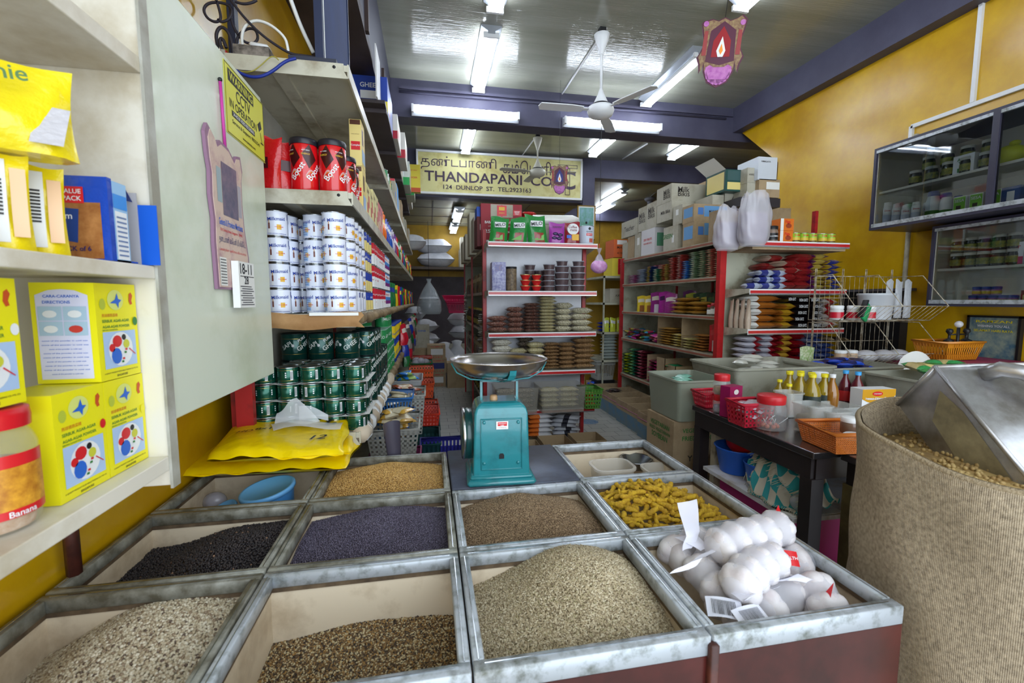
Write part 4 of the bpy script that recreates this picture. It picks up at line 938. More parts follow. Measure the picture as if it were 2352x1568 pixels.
mb,ml = tin(.042,.099,NB,[('Dairy',.04,WHITE,.07,-1.0,0)],[(.0,.055,YBL)]);CREAMT = Proto('cream_tin','tin',mb,[('rims',ml)])
for k in range(3): stack(CREAMT,-.345,2.36+k*.09,zm,.0995,4,'blue and cream tin','%s stack after the milk tins' % ORD[k],'blue and cream tins')
CRD = mat('carnation_red',(196,22,48),.3,coat=.3)
mb,ml = tin(.040,.126,CRD,[('Carnation',.055,WHITE,.088,-1.0,.1),('Carnation',.055,WHITE,.088,.4,.1),('Krimer',.04,CRD,.045,-1.0,0)],[(.004,.062,WHITE)]);CARN = Proto('creamer_tin','tin',mb,[('rims',ml)])
for k in range(8): stack(CARN,-.338,2.64+k*.085,zm,.127,3,'red and white creamer tin','%s red stack' % ORD[k],'red and white creamer tins')
mb,ml = tin(.040,.126,col(70,130,200,.3),[('F&N',.04,CRD,.095,-1.0,0),('F&N',.04,CRD,.095,.4,0)],[(.03,.055,col(120,40,120)),(.0,.03,WHITE),(.08,.112,WHITE)]);FN = Proto('creamer_tin','tin',mb,[('rims',ml)])
for k in range(4): stack(FN,-.338,3.34+k*.085,zm,.127,3,'blue and purple creamer tin','%s blue stack beyond the red ones' % ORD[k],'blue creamer tins')
# ---- upper shelf: malt drink jars, pouches, cartons
BR = mat('malt_red',(206,18,26),.22,coat=.6);BRD = mat('malt_dark',(60,14,18),.3)
def boost_extra(m,r):
    for a in (-2.3,-1.15,.3,1.9):
        m.grid(lambda u,v: ((r+.0006)*math.cos(a+.55*u - .5*v),(r+.0006)*math.sin(a+.55*u - .5*v),.085+.05*v+.035*u),6,5,BRD)
        for q in range(3): m.grid(lambda u,v: ((r+.0009)*math.cos(a+.75*u - .25),(r+.0009)*math.sin(a+.75*u - .25),.05+q*.004+.022*math.sin(PI*u)+.0015*v),7,1,GOLD if q == 0 else WHITE)
        m.text('Boost',.07,WHITE,z=.075,cyl=r+.0012,ang=a+.35,rot=.95)
        m.text('ENERGY',.03,GOLD,z=.135,cyl=r+.0012,ang=a - .2);m.text('MALT DRINK',.028,WHITE,z=.148,cyl=r+.0012,ang=a - .2)
m = MB();m.lathe([(.044,.0),(.048,.006),(.048,.06),(.049,.075),(.049,.14),(.048,.168),(.044,.176)],BR,28,caps=(True,True));boost_extra(m,.0493)
l = MB();l.lathe([(.0495,.172),(.0505,.176),(.0505,.188),(.048,.194),(.0,.194)],mat('black_lid',(34,34,42),.35),28)
BOOST = Proto('malt_drink_jar','jar',m,[('lid',l)]);zb = 1.864
BOOST.put((-.468,1.90,zb),'red malt drink jar with black lid, left of the two in front','red malt drink jars',rz=.12,sc=1.05)
BOOST.put((-.364,1.90,zb),'red malt drink jar with black lid, right of the two in front','red malt drink jars',rz=.45,sc=1.05)
BOOST.put((-.338,2.01,zb),'smaller red malt jar just behind the right front jar','red malt drink jars',rz=.5,sc=.92)
BOOST.put((-.338,2.11,zb),'red malt jar third in line along the shelf edge','red malt drink jars',rz=.5,sc=.85)
RP = foil(190,18,24)
for k,(x,y,rz) in enumerate(((-.60,1.87,-.1),(-.545,1.90,.5))):
    m = MB();m.pouch(.11,.2,.05,RP,None,k+3,0.05 if k == 0 else -.12);m.patch(-.02,.02,.08,.12,-.026,BRD);o = m.build('malt_pouch',None,(x,y,zb),rz);tag(o,('red foil malt pouch beside the cupboard edge','red foil malt pouch leaning against the malt jars')[k],'packet')
def carton(w_,d,h,m_,texts=(),patches=(),tape=None,flaps=False):
    m = MB();
    if flaps:
        t = .004
        for b in ((0,t,0,d,0,h),(w_ - t,w_,0,d,0,h),(0,w_,0,t,0,h),(0,w_,d - t,d,0,h),(0,w_,0,d,0,t)): m.box(*b,m_)
    else: m.box(0,w_,0,d,0,h,m_)
    for p in patches: 
        if p[0] == 'f': m.patch(p[1],p[2],p[3],p[4],-.0008*(p[6] if len(p) > 6 else 1),p[5])
        elif p[0] == 'r': m.patch(p[1],p[2],p[3],p[4],w_+.0008*(p[6] if len(p) > 6 else 1),p[5],'+x')
        else: m.add([(-.0008*(p[6] if len(p) > 6 else 1),p[2],p[3]),(-.0008,p[1],p[3]),(-.0008,p[1],p[4]),(-.0008,p[2],p[4])],[(0,1,2,3)],p[5])
    for t_ in texts:
        if t_[0] == 'f': m.text(t_[1],t_[2],t_[3],t_[4],-.002,t_[5],h=(t_[6] if len(t_) > 6 else None))
        elif t_[0] == 'r': m.text(t_[1],t_[2],t_[3],w_+.002,t_[4],t_[5],'+x',h=(t_[6] if len(t_) > 6 else None))
        else: m.text(t_[1],t_[2],t_[3],-.002,t_[4],t_[5],'-x',h=(t_[6] if len(t_) > 6 else None))
    if tape: m.box(w_ / 2 - .025,w_ / 2+.025,-.0006,d+.0006,h - .06,h+.0006,tape)
    return m
CHOC = col(232,208,130);BRN = col(90,50,34)
m = carton(.052,.11,.205,CHOC,[('f','Complan',.04,WHITE,.026,.09),('f','ROYALE CHOCOLATE',.034,BRN,.026,.14)],[('f',.003,.049,.182,.203,BRN),('f',.006,.046,.07,.108,REDL),('r',.01,.1,.02,.08,LBL),('r',.02,.06,.1,.17,BRN)])
o = m.build('malt_carton',None,(-.345,2.20,zb));tag(o,'tall yellow chocolate drink carton standing behind the malt jars','carton')
o = bpy.data.objects.new('malt_carton',o.data);COL.objects.link(o);o.location = (-.345,2.20,zb+.207);tag(o,'upper yellow chocolate drink carton stacked on the one below','carton')
seq = [('malt_carton','yellow cartoon free malt carton with red discs',(226,214,150),(200,60,50),.12,.17),('malt_carton','second yellow malt carton with red discs',(222,212,150),(190,70,50),.12,.2),('malt_carton','pink topped drink carton',(214,110,120),(230,210,170),.12,.19)]
y = 2.34
for k,(nm,lb,c,c2,d,h) in enumerate(seq):
    m = carton(.09,d,h,col(*c),[('r','Junior',.08,BRN,d / 2,h*.8)],[('r',.02,.06,.03,.08,col(*c2)),('r',.07,.11,.06,.12,col(*c2)),('f',.02,.07,.04,.1,col(*c2))])
    for q in range(2):
        o = m.build(nm,None,(-.385,y,zb));tag(o,(lb+(' nearer one' if q == 0 else ' farther one'))+' on the upper left shelf','carton');y += d+.015
for k,(c,w_,h,lb) in enumerate(((240,110,20),.12,.2,'orange'),) if False else []: pass
PCH = {}
def pouchP(c,w_=.12,h=.19,d=.06,c2=None,c3=None,seed=0,name='packet',cat='packet'):
    key = (c,w_,h,d,c2,c3,seed,name)
    if key not in PCH:
        m = MB();m.pouch(w_,h,d,foil(*c),foil(*c2) if c2 else None,seed,0,foil(*c3) if c3 else None);PCH[key] = Proto(name,cat,m)
    return PCH[key]
goods = [((236,110,24),(240,200,60),'orange snack pouch'),((30,70,180),(230,230,240),'blue oat pouch'),((40,90,190),(240,240,240),'blue and white oat pouch'),((206,200,216),(110,60,150),'white and purple drink carton'),
         ((110,50,140),(230,230,240),'purple drink pack'),((200,20,40),(240,220,220),'red supplement tin pack'),((30,130,70),(230,230,230),'green tea packet'),((226,222,196),(60,140,80),'cream coloured packet')]
for k,(c,c2,lb) in enumerate(goods):
    for q in range(2): pouchP(c,.12,.2,.07,c2,None,k).put((-.335,3.18+k*.27+q*.12,zb),'%s, %s of the pair on the upper left shelf' % (lb,('nearer','farther')[q]),'packets on the upper left shelf',rz=.9)
# goods higher up on the farther sections
zt = 2.327
for k in range(5):
    mb,ml = tin(.04,.12,col(*((30,130,70),(226,226,226),(30,130,70),(200,160,40),(40,110,60))[k],.3),[('Horlicks',.05,WHITE if k % 2 == 0 else GRN,.06,-.8,0)],[(.02,.035,WHITE)]);P_ = Proto('drink_tin','tin',mb,[('rims',ml)])
    P_.put((-.335,3.62+k*.1,zt),'drink tin on the top left shelf, %s from the front' % ORD[k],'tins on the top left shelf')
m = carton(.16,.3,.2,CARDG,[('f','LOTUS',.1,REDL,.08,.15)],[('f',.0,.16,.18,.2,CRD),('r',.02,.1,.05,.1,BLU)]);o = m.build('carton',None,(-.44,4.15,zt));tag(o,'grey brown carton with a red stripe on the top left shelf','carton')
m = carton(.06,.25,.26,col(60,150,220));o = m.build('carton',None,(-.35,4.55,zt));tag(o,'tall sky blue carton on the top left shelf','carton')
for k in range(6):
    m = carton(.3,.3,(.22,.3,.2,.26,.22,.3)[k],(CARDG,CARD,CARDG,CARDG,CARD,CARDG)[k]);o = m.build('carton',None,(-.60,4.95+k*.52,zt));tag(o,'plain carton on the far top left shelf, %s from the front' % ORD[k],'carton')
# cartons on the high ledge under the dark beam
hz = 3.0;lst = [('blue and yellow carton with a barcode',(30,60,150),(220,200,60),.30,.28),('red striped white carton',(214,210,200),(170,30,50),.32,.22),('white carton with a red corner',(206,204,198),(170,30,50),.34,.26),('grey white carton',(190,188,176),(120,120,120),.3,.2),
    ('green edged white carton',(200,206,196),(40,160,80),.36,.3),('tall green topped carton',(190,200,180),(50,170,90),.38,.34),('plain pale carton',(196,192,178),(150,140,120),.36,.3)]
m = MB();m.box(-.64,-.30,3.6,8.1,2.93,2.955,DARKW);
for k in range(5): m.box(-.64,-.3,3.7+k,3.74+k,2.90,2.93,DARKW);m.box(-.66,-.64,3.7+k,3.74+k,2.4,2.95,DARKW)
o = m.build('high_ledge');tag(o,'dark high ledge on brackets carrying cartons above the left shelves','ledge')
y = 3.85
for k,(lb,c,c2,w_,h) in enumerate(lst):
    m = carton(w_,.5,h,col(*c),[('f','GHEE' if k == 0 else 'FOOD',.12,WHITE if k == 0 else BRN,w_ / 2,h*.75)],[('f',.0,w_,0,h*.33,col(*c2)),('r',.05,.2,.04,.12,REDL),('f',w_*.3,w_*.8,h*.38,h*.6,WHITE,2)])
    o = m.build('carton',None,(-.60+.02*(k % 3),y,2.957));tag(o,lb+' on the high ledge over the left shelves','carton');y += .56
m = MB();m.box(-.36,-.35,3.55,3.82,2.957,3.33,col(206,206,206));o = m.build('leaning_board',None);tag(o,'white board standing at the near end of the high ledge','board')
m = carton(.22,.1,.38,col(226,206,60),[('f','EXPORT ONLY',.14,REDL,.11,.3),('f','POWDER',.14,REDL,.11,.2)],[('f',0,.22,0,.06,OR_)]);o = m.build('carton',None,(-.31,6.6,2.99));tag(o,'upright yellow export carton beside the left end of the sign','carton')

# ---- ghee tins
GT = mat('green_foil_tin',(12,84,66),.2,metal=.55,coat=.4);GTD = mat('green_black_tin',(18,70,62),.22,metal=.4,coat=.4);GLD = mat('gold_line',(190,160,80),.25,metal=.9);BKL = mat('dark_lid',(20,40,42),.3,metal=.3)
def dots(m,r):
    for a in (-2.2,-1.0,.4,1.7):
        for k in range(3): m.cylpatch(r+.0006,a,a+.12,.024+k*.008,.029+k*.008,WHITE,1)
    m.cylpatch(r+.0006,-1.75,-1.5,.014,.052,WHITE,2)
    for q in range(5): m.cylpatch(r+.0009,-1.74+q*.045,-1.72+q*.045,.018,.048,BLACK,1)
mb,ml = tin(.041,.065,GT,(),[(.012,.0128,GLD),(.0525,.0535,GLD)],extra=dots);GS = Proto('ghee_tin','tin',mb,[('rims',ml)])
ROW = ('front','second','third')
for r_ in range(3):
    for c in range(5):
        for k in range(4 if r_ == 0 else (4 if c > 0 else 3)):
            if r_ and k < 2 and c < 4: continue
            x = -.643+c*.0855;y = 1.878+r_*.0855
            GS.put((x+random.uniform(-.001,.001),y,.922+k*.0675),'small green ghee tin, %s layer, %s from left in the %s row' % (('lowest','second','third','top')[k],ORD[c],ROW[r_]),'small green ghee tins',rz=random.uniform(-1.2,1.2))
for k in range(1,4):
    m = MB();m.grid(lambda u,v: (-.69+.445*u,1.835+.26*v,.922+k*.0675 - .0012+.003*math.sin(14*u)*(1 - v)),20,3,PAPER);o = m.build('paper_sheet');tag(o,'paper sheet under the %s layer of small green tins' % ('second','third','top')[k - 1],'paper')
def ghee_x(m,r):
    m.sphere((r*math.cos(-1.6),r*math.sin(-1.6),.07),.007,WHITE,8,5,(1,.3,1))
mb,ml = tin(.056,.125,GTD,[('GHEE',.07,col(220,224,220),.07,-.75,.55),('SAPI',.05,col(220,224,220),.07,-2.1,.55),('GHEE',.07,col(220,224,220),.07,.6,.55),('PURE',.04,WHITE,.1,-.9,.55)],[(.03,.031,GLD),(.1,.101,GLD)],rim=BKL,extra=ghee_x);GB = Proto('large_ghee_tin','tin',mb,[('rims',ml)])
for c,x in enumerate((-.62,-.505,-.385)):
    stack(GB,x,2.21 if c == 2 else 2.2,.922,.1265,3,'large dark green ghee tin','%s rear stack' % ('left','middle','right')[c],'large ghee tins')
for k in range(6): stack(GB,-.325,2.34+k*.118,.922,.1265,2 if k > 2 else 3,'large dark green ghee tin','%s stack along the edge' % ORD[k],'large ghee tins',rz=.1)
mb,ml = tin(.05,.11,mat('bright_green_tin',(40,140,80),.3,coat=.3),[('MILO',.06,WHITE,.06,-.8,0),('MILO',.06,WHITE,.06,.7,0)],rim=col(150,190,170,.3));GM = Proto('green_drink_tin','tin',mb,[('rims',ml)])
for k in range(7): stack(GM,-.335,3.08+k*.108,.922,.112,3 if k < 2 else 4 if k < 5 else 2,'bright green drink tin','%s green stack' % ORD[k],'bright green drink tins')
stack(GM,-.4,2.86,1.178,.112,2,'bright green drink tin','the pair behind the ghee tins','bright green drink tins')
mb,ml = tin(.05,.15,col(232,200,40,.3),[('Omela',.06,BLU,.08,-.5,0)],[(.0,.04,BLT)],rim=None);l2 = MB();l2.lathe([(.051,.146),(.051,.165),(0,.166)],BLT,20);YT = Proto('yellow_tub','tub',mb,[('lid',l2)])
for k in range(8): stack(YT,-.335,3.86+k*.12,.922,.167,2,'yellow tub with a blue lid','%s stack beyond the green tins' % ORD[k],'yellow tubs')
mb,ml = tin(.036,.075,col(70,40,30,.3),[('COFFEE',.05,WHITE,.04,-.5,0)],[(.0,.012,WHITE),(.06,.07,WHITE)]);CF = Proto('coffee_tin','tin',mb,[('rims',ml)])
for k in range(5): stack(CF,-.315,4.86+k*.08,.922,.076,3,'brown coffee tin','%s stack on the lower left shelf' % ORD[k],'brown coffee tins')
cols_ = [(30,110,60),(220,190,40),(190,30,40),(40,60,150),(30,120,70),(190,30,60),(230,200,60),(120,60,40)]
for k in range(14):
    P_ = pouchP(cols_[k % 8],.13,.2,.07,cols_[(k+3) % 8],None,k % 4)
    P_.put((-.335,3.78+k*.32,1.398),'upright %s packet on the milk shelf, %s beyond the tins' % (('green','yellow','red','blue','green','crimson','gold','brown')[k % 8],ORD[k]),'packets on the far milk shelf',rz=1.0)
    P_.put((-.335,3.94+k*.32,1.398),'bulging %s packet in the far milk shelf row, %s pair' % (('green','yellow','red','blue','green','crimson','gold','brown')[k % 8],ORD[k]),'packets on the far milk shelf',rz=.7)
    if k > 3: pouchP(cols_[(k+5) % 8],.13,.2,.07,cols_[k % 8],None,k % 4).put((-.335,4.2+(k - 3)*.38,.924),'shiny %s packet far along the lower left shelf, %s one' % (('crimson','gold','brown','green','yellow','red','blue','green')[k % 8],ORD[k - 4]),'packets on the far lower shelf',rz=.9)
    if k < 9: pouchP(cols_[(k+2) % 8],.12,.22,.07,cols_[(k+6) % 8],None,k % 4).put((-.335,5.4+k*.33,zb),'%s packet far back on the upper left shelf, %s one' % (('red','blue','green','crimson','gold','brown','green','yellow')[k % 8],ORD[k]),'packets far back on the upper left shelf',rz=.9)
# ---- on top of the first section: cables, box, navy panel
m = MB();m.box(-.40,-.385,1.9,2.5,0,.95,mat('navy_glass',(22,50,108),.75,dirt=(20,44,96),dscale=5));o = m.build('navy_board');o.location = (0,0,zt);tag(o,'tall navy blue framed panel standing on the top left shelf','panel');par = o
m = MB();
for b in ((-.41,-.38,1.885,1.9,0,.96),(-.41,-.38,2.5,2.515,0,.96),(-.41,-.38,1.9,2.5,.95,.965)): m.box(*b,col(30,40,70))
m.box(-.379,-.377,1.902,1.908,0,.95,PAPER);f_ = m.build('frame',par)
m = MB();m.box(-.50,-.33,1.86,2.02,0,.035,col(46,50,66));
for k in range(6): m.patch(1.88+k*.02,1.89+k*.02,.008,.028,-.3295,BLACK,'+x')
m.box(-.56,-.50,1.86,1.9,0,.02,col(214,180,20));o = m.build('recorder_box',None,(0.0,0,zt+.001));tag(o,'small dark electronic box with yellow sockets on the top shelf','device')
m = MB();m.box(-.68,-.56,1.84,1.92,0,.045,mat('mouldy_block',(150,140,130),.8,dirt=(50,44,40),dscale=30,damt=.8));o = m.build('wooden_block',None,(0,0,zt+.001));tag(o,'mouldy wooden block on the near end of the top shelf','block')
m = MB();m.rbox(-.035,.035,-.022,.022,0,.02,.008,WHITE);o = m.build('junction_box',None,(-.60,1.875,zt+.047));o.rotation_euler[1] = .12;tag(o,'white plastic junction box on the mouldy wooden block','junction box')
CBK = col(44,40,50,.6)
def cable(pix,y,r,c,label,name='cable'):
    pts = [aty(u,v,yy) for (u,v),yy in zip(pix,y if isinstance(y,list) else [y]*len(pix))]
    # smooth
    for _ in range(2):
        q = [pts[0]]
        for a,b in zip(pts,pts[1:]): q += [a*.75+b*.25,a*.25+b*.75]
        q.append(pts[-1]);pts = q
    m = MB();m.tube(pts,r,c,7);o = m.build(name);tag(o,label,'cable','tangled cables above the cupboard')
cable([(497,0),(505,25),(508,45),(495,52),(475,42),(466,20),(480,5),(515,6),(535,20),(530,42),(510,52),(500,45)],1.95,.005,CBK,'dark cable coiled in a loop at the top left')
cable([(500,110),(495,75),(510,58),(530,80),(536,130),(536,150)],1.93,.006,CBK,'dark cable drooping behind the top corner of the CCTV notice')
cable([(520,110),(510,85),(503,95),(512,118)],1.9,.006,CBK,'short dusty cable loop next to the CCTV notice')
cable([(528,10),(532,55),(556,95),(580,102),(594,90),(588,68),(570,64),(548,78),(541,105),(545,130)],1.96,.005,CBK,'dark cable curling beside the white cable')
cable([(560,118),(554,90),(560,60),(585,45),(620,55),(655,85),(661,110),(662,120)],1.94,.0055,PAPER,'thick white cable arching over the top shelf')
cable([(530,0),(560,40),(600,80),(640,108),(670,125),(700,128),(726,132)],1.93,.005,CBK,'twisted dark cable running down to the recorder box')
cable([(535,158),(565,175),(595,178),(625,165),(655,140),(680,134)],1.79,.0055,col(30,50,140,.4),'bright blue cable hanging in front of the top shelf edge')
cable([(535,160),(575,168),(600,150),(620,130),(632,130),(640,138)],1.80,.002,col(160,150,60,.4),'thin yellow earth wire over the shelf edge')
cable([(668,0),(690,60),(720,122)],[1.95,1.98,2.0],.008,PAPER,'straight white conduit rising from the recorder box')
cable([(540,4),(560,10),(580,6),(590,0)],1.96,.005,CBK,'cable loop cut off by the top edge of the photo')
m = MB();a = atx(575,0,-.80);m.box(-.829,-.80,2.2,2.24,2.45,3.6,col(30,36,60));
for k in range(9): m.box(-.8005,-.7995,2.21,2.23,2.5+k*.1,2.54+k*.1,BLACK)
o = m.build('slotted_angle');tag(o,'navy slotted steel angle fixed to the yellow wall above the shelves','bracket')
# ================================================================ helpers for bagged goods
def speck(name,cols,scale=170,rough=.25):
    if name in MATS: return MATS[name]
    m = bpy.data.materials.new(name);m.use_nodes = True;MATS[name] = m;nt = m.node_tree;b = nt.nodes['Principled BSDF']
    tc = nt.nodes.new('ShaderNodeTexCoord');vo = nt.nodes.new('ShaderNodeTexVoronoi');vo.inputs['Scale'].default_value = scale;r = nt.nodes.new('ShaderNodeValToRGB');r.color_ramp.interpolation = 'CONSTANT'
    nt.links.new(tc.outputs['Object'],vo.inputs['Vector']);nt.links.new(vo.outputs['Color'],r.inputs[0])
    els = r.color_ramp.elements
    while len(els) < len(cols): els.new(.5)
    for k,(e_,c) in enumerate(zip(els,cols)): e_.position = k / len(cols);e_.color = lin(c)+(1,)
    bp = nt.nodes.new('ShaderNodeBump');bp.inputs['Strength'].default_value = .6;bp.inputs['Distance'].default_value = .004;nt.links.new(vo.outputs['Distance'],bp.inputs['Height']);nt.links.new(bp.outputs[0],b.inputs['Normal'])
    nt.links.new(r.outputs[0],b.inputs['Base Color']);b.inputs['Roughness'].default_value = rough;b.inputs['Coat Weight'].default_value = .5;b.inputs['Coat Roughness'].default_value = .15
    return m
BEAN = {'red peanut': speck('peanut_red',[(128,84,72),(150,104,90),(104,66,58),(176,150,136)]),'brown peanut': speck('peanut_brown',[(116,76,64),(92,58,50),(136,96,82),(150,130,120)]),
        'black-eyed bean': speck('bean_white',[(206,200,172),(184,176,146),(222,218,196),(120,106,86)]),'pale bean': speck('bean_pale',[(196,186,140),(214,204,164),(170,158,112),(200,196,170)]),
        'tan chickpea': speck('bean_tan',[(158,122,82),(136,102,68),(176,144,104),(116,86,58)]),'white bean': speck('bean_w2',[(222,218,206),(200,196,180),(232,230,220),(180,172,150)]),'dark bean': speck('bean_dk',[(80,66,56),(110,96,84),(150,140,124),(60,50,44)])}
PK = {}
def packP(key,w_,d,h,m_,m2=None,band=(.25,.75),name='packet',cat='packet',mtop=None,txt=None,nv=3):
    """list of a few variants of a lying packet"""
    if key not in PK:
        L_ = []
        for s_ in range(nv):
            m = MB();m.pillow(w_,d,h,m_,m2,band,seed=s_*7+1,mtop=mtop)
            if txt: m.text(txt[0],txt[1],txt[2],0,-d / 2+.006,h*.5,h=h*.45)
            L_.append(Proto(name,cat,m))
        PK[key] = L_
    return PK[key]
def pile(P,x,y,z,h,n,what,where,group,rz=0,jx=.006,jr=.06,squash=1.0,nm=None):
    for k in range(n):
        random.choice(P).put((x+random.uniform(-jx,jx),y+random.uniform(-jx,jx),z+k*h*squash),('%s, %s %s' % (what,lay(k,n)+(' one' if n == 1 else ' in'),where)).strip(),group,rz=rz+random.uniform(-jr,jr),nm=nm)

# ================================================================ middle shelf end
GX0,GX1,GYF,GYB = .552,1.655,4.2,4.5;GL = [2.005,1.541,1.137,.755,.365]
e = empty('shelf_unit',(1.1,4.4,0),'shelf unit end in the middle of the shop, facing the front with red edged shelves','shelf');of = (1.1,4.4,0)
PANEL = mat('white_panel',(206,208,216),.4,dirt=(184,184,190),dscale=2,damt=.3,coat=.2)
prt('back_panel',e,[(GX0+.03,GX1 - .06,GYB,GYB+.02,.12,2.06)],PANEL,of)
for x in (GX0 - .01,GX1 - .055): prt('upright',e,[(x,x+.035,GYB - .02,GYB+.03,0,2.16)],RED,of)
def railshelf(e,of,x0,x1,yf,yb,z,brk=True):
    m = MB();m.M = Matrix.Translation((-of[0],-of[1],-of[2]));m.box(x0,x1,yf,yb,z - .02,z,SHELF);m.box(x0 - .004,x1+.004,yf - .006,yf,z - .045,z+.002,WHITE);s_ = m.build('shelf',e)
    m = MB();m.M = Matrix.Translation((-of[0],-of[1],-of[2]));m.box(x0,x1,yf - .010,yf - .006,z - .034,z - .010,mat('red_price_rail',(190,38,40),.25,coat=.5));m.box(x0,x1,yf - .011,yf - .006,z - .043,z - .037,CHROME);m.build('price_rail',s_)
    if brk:
        for x in (x0 - .006,x1+.002):
            m = MB();m.M = Matrix.Translation((-of[0],-of[1],-of[2])) @ Matrix(((0,1,0,0),(1,0,0,0),(0,0,1,0),(0,0,0,1)));m.prism([(yf,z - .03),(yb,z - .075),(yb,z+.005),(yf,z+.005)],x,x+.004,SHELF);m.build('bracket',e)
for z in GL: railshelf(e,of,GX0+.01,GX1 - .01,GYF,GYB - .005,z)
# top goods
m = carton(.425,.3,.42,col(150,40,52,.6),[('f','BABA CHILLI POWDER',.32,WHITE,.2,.235,.026),('f','பாபாஸ் மிளகாய் தூள்',.25,WHITE,.2,.195,.022),('f','250g',.13,WHITE,.1,.14,.045),('f','X 40 PACKETS',.2,WHITE,.29,.14,.024),('f','EXPORT',.055,WHITE,.375,.345,.016),('f','ONLY',.045,WHITE,.375,.325,.016)],
           [('f',.1,.33,.285,.415,CARDG),('f',.165,.265,.3,.405,REDL,1.5)]);m.poly([(.215,.29),(.17,.32),(.17,.38),(.215,.41),(.26,.38),(.26,.32)],-.002,REDL);m.patch(.185,.245,.355,.39,-.003,GOLD);m.text("BABA'S",.055,GOLD,.215,-.003,.33);m.patch(.335,.42,.31,.36,-.0004,REDL)
o = m.build('chilli_powder_carton',None,(.535,4.56,2.012));tag(o,'red chilli powder carton on top of the middle shelves','carton')
MG = (30,130,54)
def milo(x,rz,label,lean=0,sc=1.0):
    m = MB();m.pouch(.185,.245,.07,foil(*MG),None,int(x*100),lean,foil(150,60,50));m.grid(lambda u,v: (-.055+.11*u+lean*.17,-.031 - .003*math.sin(PI*u),.145+.05*v),5,3,BLACK if False else WHITE);m.text('MILO',.1,BLACK,lean*.17,-.0365,.17,rot=.12,h=.03)
    m.grid(lambda u,v: (-.06+.1*u,-.036,.03+.05*v*u),4,3,col(120,180,90));o = m.build('malt_pouch',None,(x,4.31,2.007),rz);o.scale = (sc,sc,sc);tag(o,label,'packet','green malt pouches on the middle shelf top')
milo(.67,.1,'green malt drink pouch at the left end of the shelf top',.1);milo(.86,-.1,'green malt drink pouch second from left on the shelf top',.12);milo(1.075,.05,'larger green malt drink pouch third from left with a red bottom',-.15,1.12)
m = MB();m.pouch(.165,.21,.06,foil(160,60,160),None,3);m.text('SUNSWEET',.1,BLACK,0,-.03,.165,h=.016);
for k,(a,b) in enumerate(((-.02,.1),(.03,.09),(-.03,.06),(.02,.055))): m.sphere((a,-.03,b),.027,col(50,30,80,.3),10,6,(1,.25,.6))
o = m.build('prune_pouch',None,(1.262,4.31,2.007));tag(o,'purple prune pouch on the shelf top','packet')
m = MB();m.pouch(.16,.22,.06,foil(140,20,36),None,5);m.disc(0,.15,.06,-.031,WHITE,20,.055);m.text('Coffee',.09,col(120,20,40),-.005,-.032,.17,h=.026);m.text('mate',.07,col(120,20,40),.005,-.032,.14,h=.022);m.patch(-.065,-.02,.06,.09,-.033,BLU);m.patch(-.01,.06,.04,.1,-.033,GOLD)
o = m.build('creamer_pouch',None,(1.422,4.31,2.007));tag(o,'dark red coffee creamer pouch on the shelf top','packet')
m,l = tin(.073,.185,col(196,204,220,.3),[('QUAKER',.07,BLACK,.125,-1.45,0),('OATS',.05,WHITE,.098,-1.45,0)]);m.cylpatch(.0735,-1.9,-1.0,.085,.11,REDL,6);m.sphere((.073*math.cos(-1.45),.073*math.sin(-1.45),.155),.014,BLACK,8,6,(1,.3,1));m.cylpatch(.0737,-1.5,-.9,.02,.06,col(190,90,80),4)
P_ = Proto('oat_tin','tin',m,[('rims',l)]);P_.put((1.575,4.32,2.007),'pale blue white oat tin at the right end of the shelf top')
P_.put((1.575,4.48,2.007),'oat tin standing behind the front oat tin')
m = MB();m.tube([(-.24,0,0),(-.22,0,0),(.2,0,.01),(.26,0,.02)],[.03,.05,.05,.02],clearmat('poly_roll',(232,232,226),.9,.3),14);o = m.build('plastic_roll',None,(1.28,4.48,2.27));tag(o,'white roll of plastic film lying behind the pouches','roll')
m = MB();m.box(-.24,.24,-.05,.05,0,.21,CARDG);o = m.build('carton',None,(1.28,4.49,2.008));tag(o,'low pale carton under the plastic film roll','carton')
for k in range(4): packP('redtop',.16,.12,.05,foil(180,40,36))[k % 3].put((1.04,4.62,2.19+k*.045 if k else 2.19),'red packet in the small stack behind the pouches, %s one' % lay(k,4),'red packets on the shelf top')
m = MB();m.box(.97,1.11,4.56,4.68,0,.175,CARDG);o = m.build('carton',None,(0,0,2.01));tag(o,'small carton under the red packet stack','carton')
a = aty(1328,472,7.94);b_ = aty(1366,550,7.94);w_,h_ = b_.x - a.x,a.z - b_.z
m = MB();m.box(0,w_,.004,.02,0,h_,PAPER);e2 = m.build('framed_picture',None,(a.x,7.945,b_.z));tag(e2,'gold framed picture of a garden hanging on the purple column','picture')
m = MB()
for b in ((-.01,.012,0,.03,-.01,h_+.01),(w_ - .012,w_+.01,0,.03,-.01,h_+.01),(0,w_,0,.03,h_ - .008,h_+.01),(0,w_,0,.03,-.01,.012)): m.box(*b,GLD)
m.build('frame',e2);m = MB();m.patch(.03,w_ - .03,.03,h_ - .03,.003,mat('garden_print',(90,160,110),.5,dirt=(150,190,210),dscale=9,damt=.8));m.sphere((w_*.5,.003,h_*.5),.02,BLACK,8,6,(1,.1,1.2));m.build('print',e2)
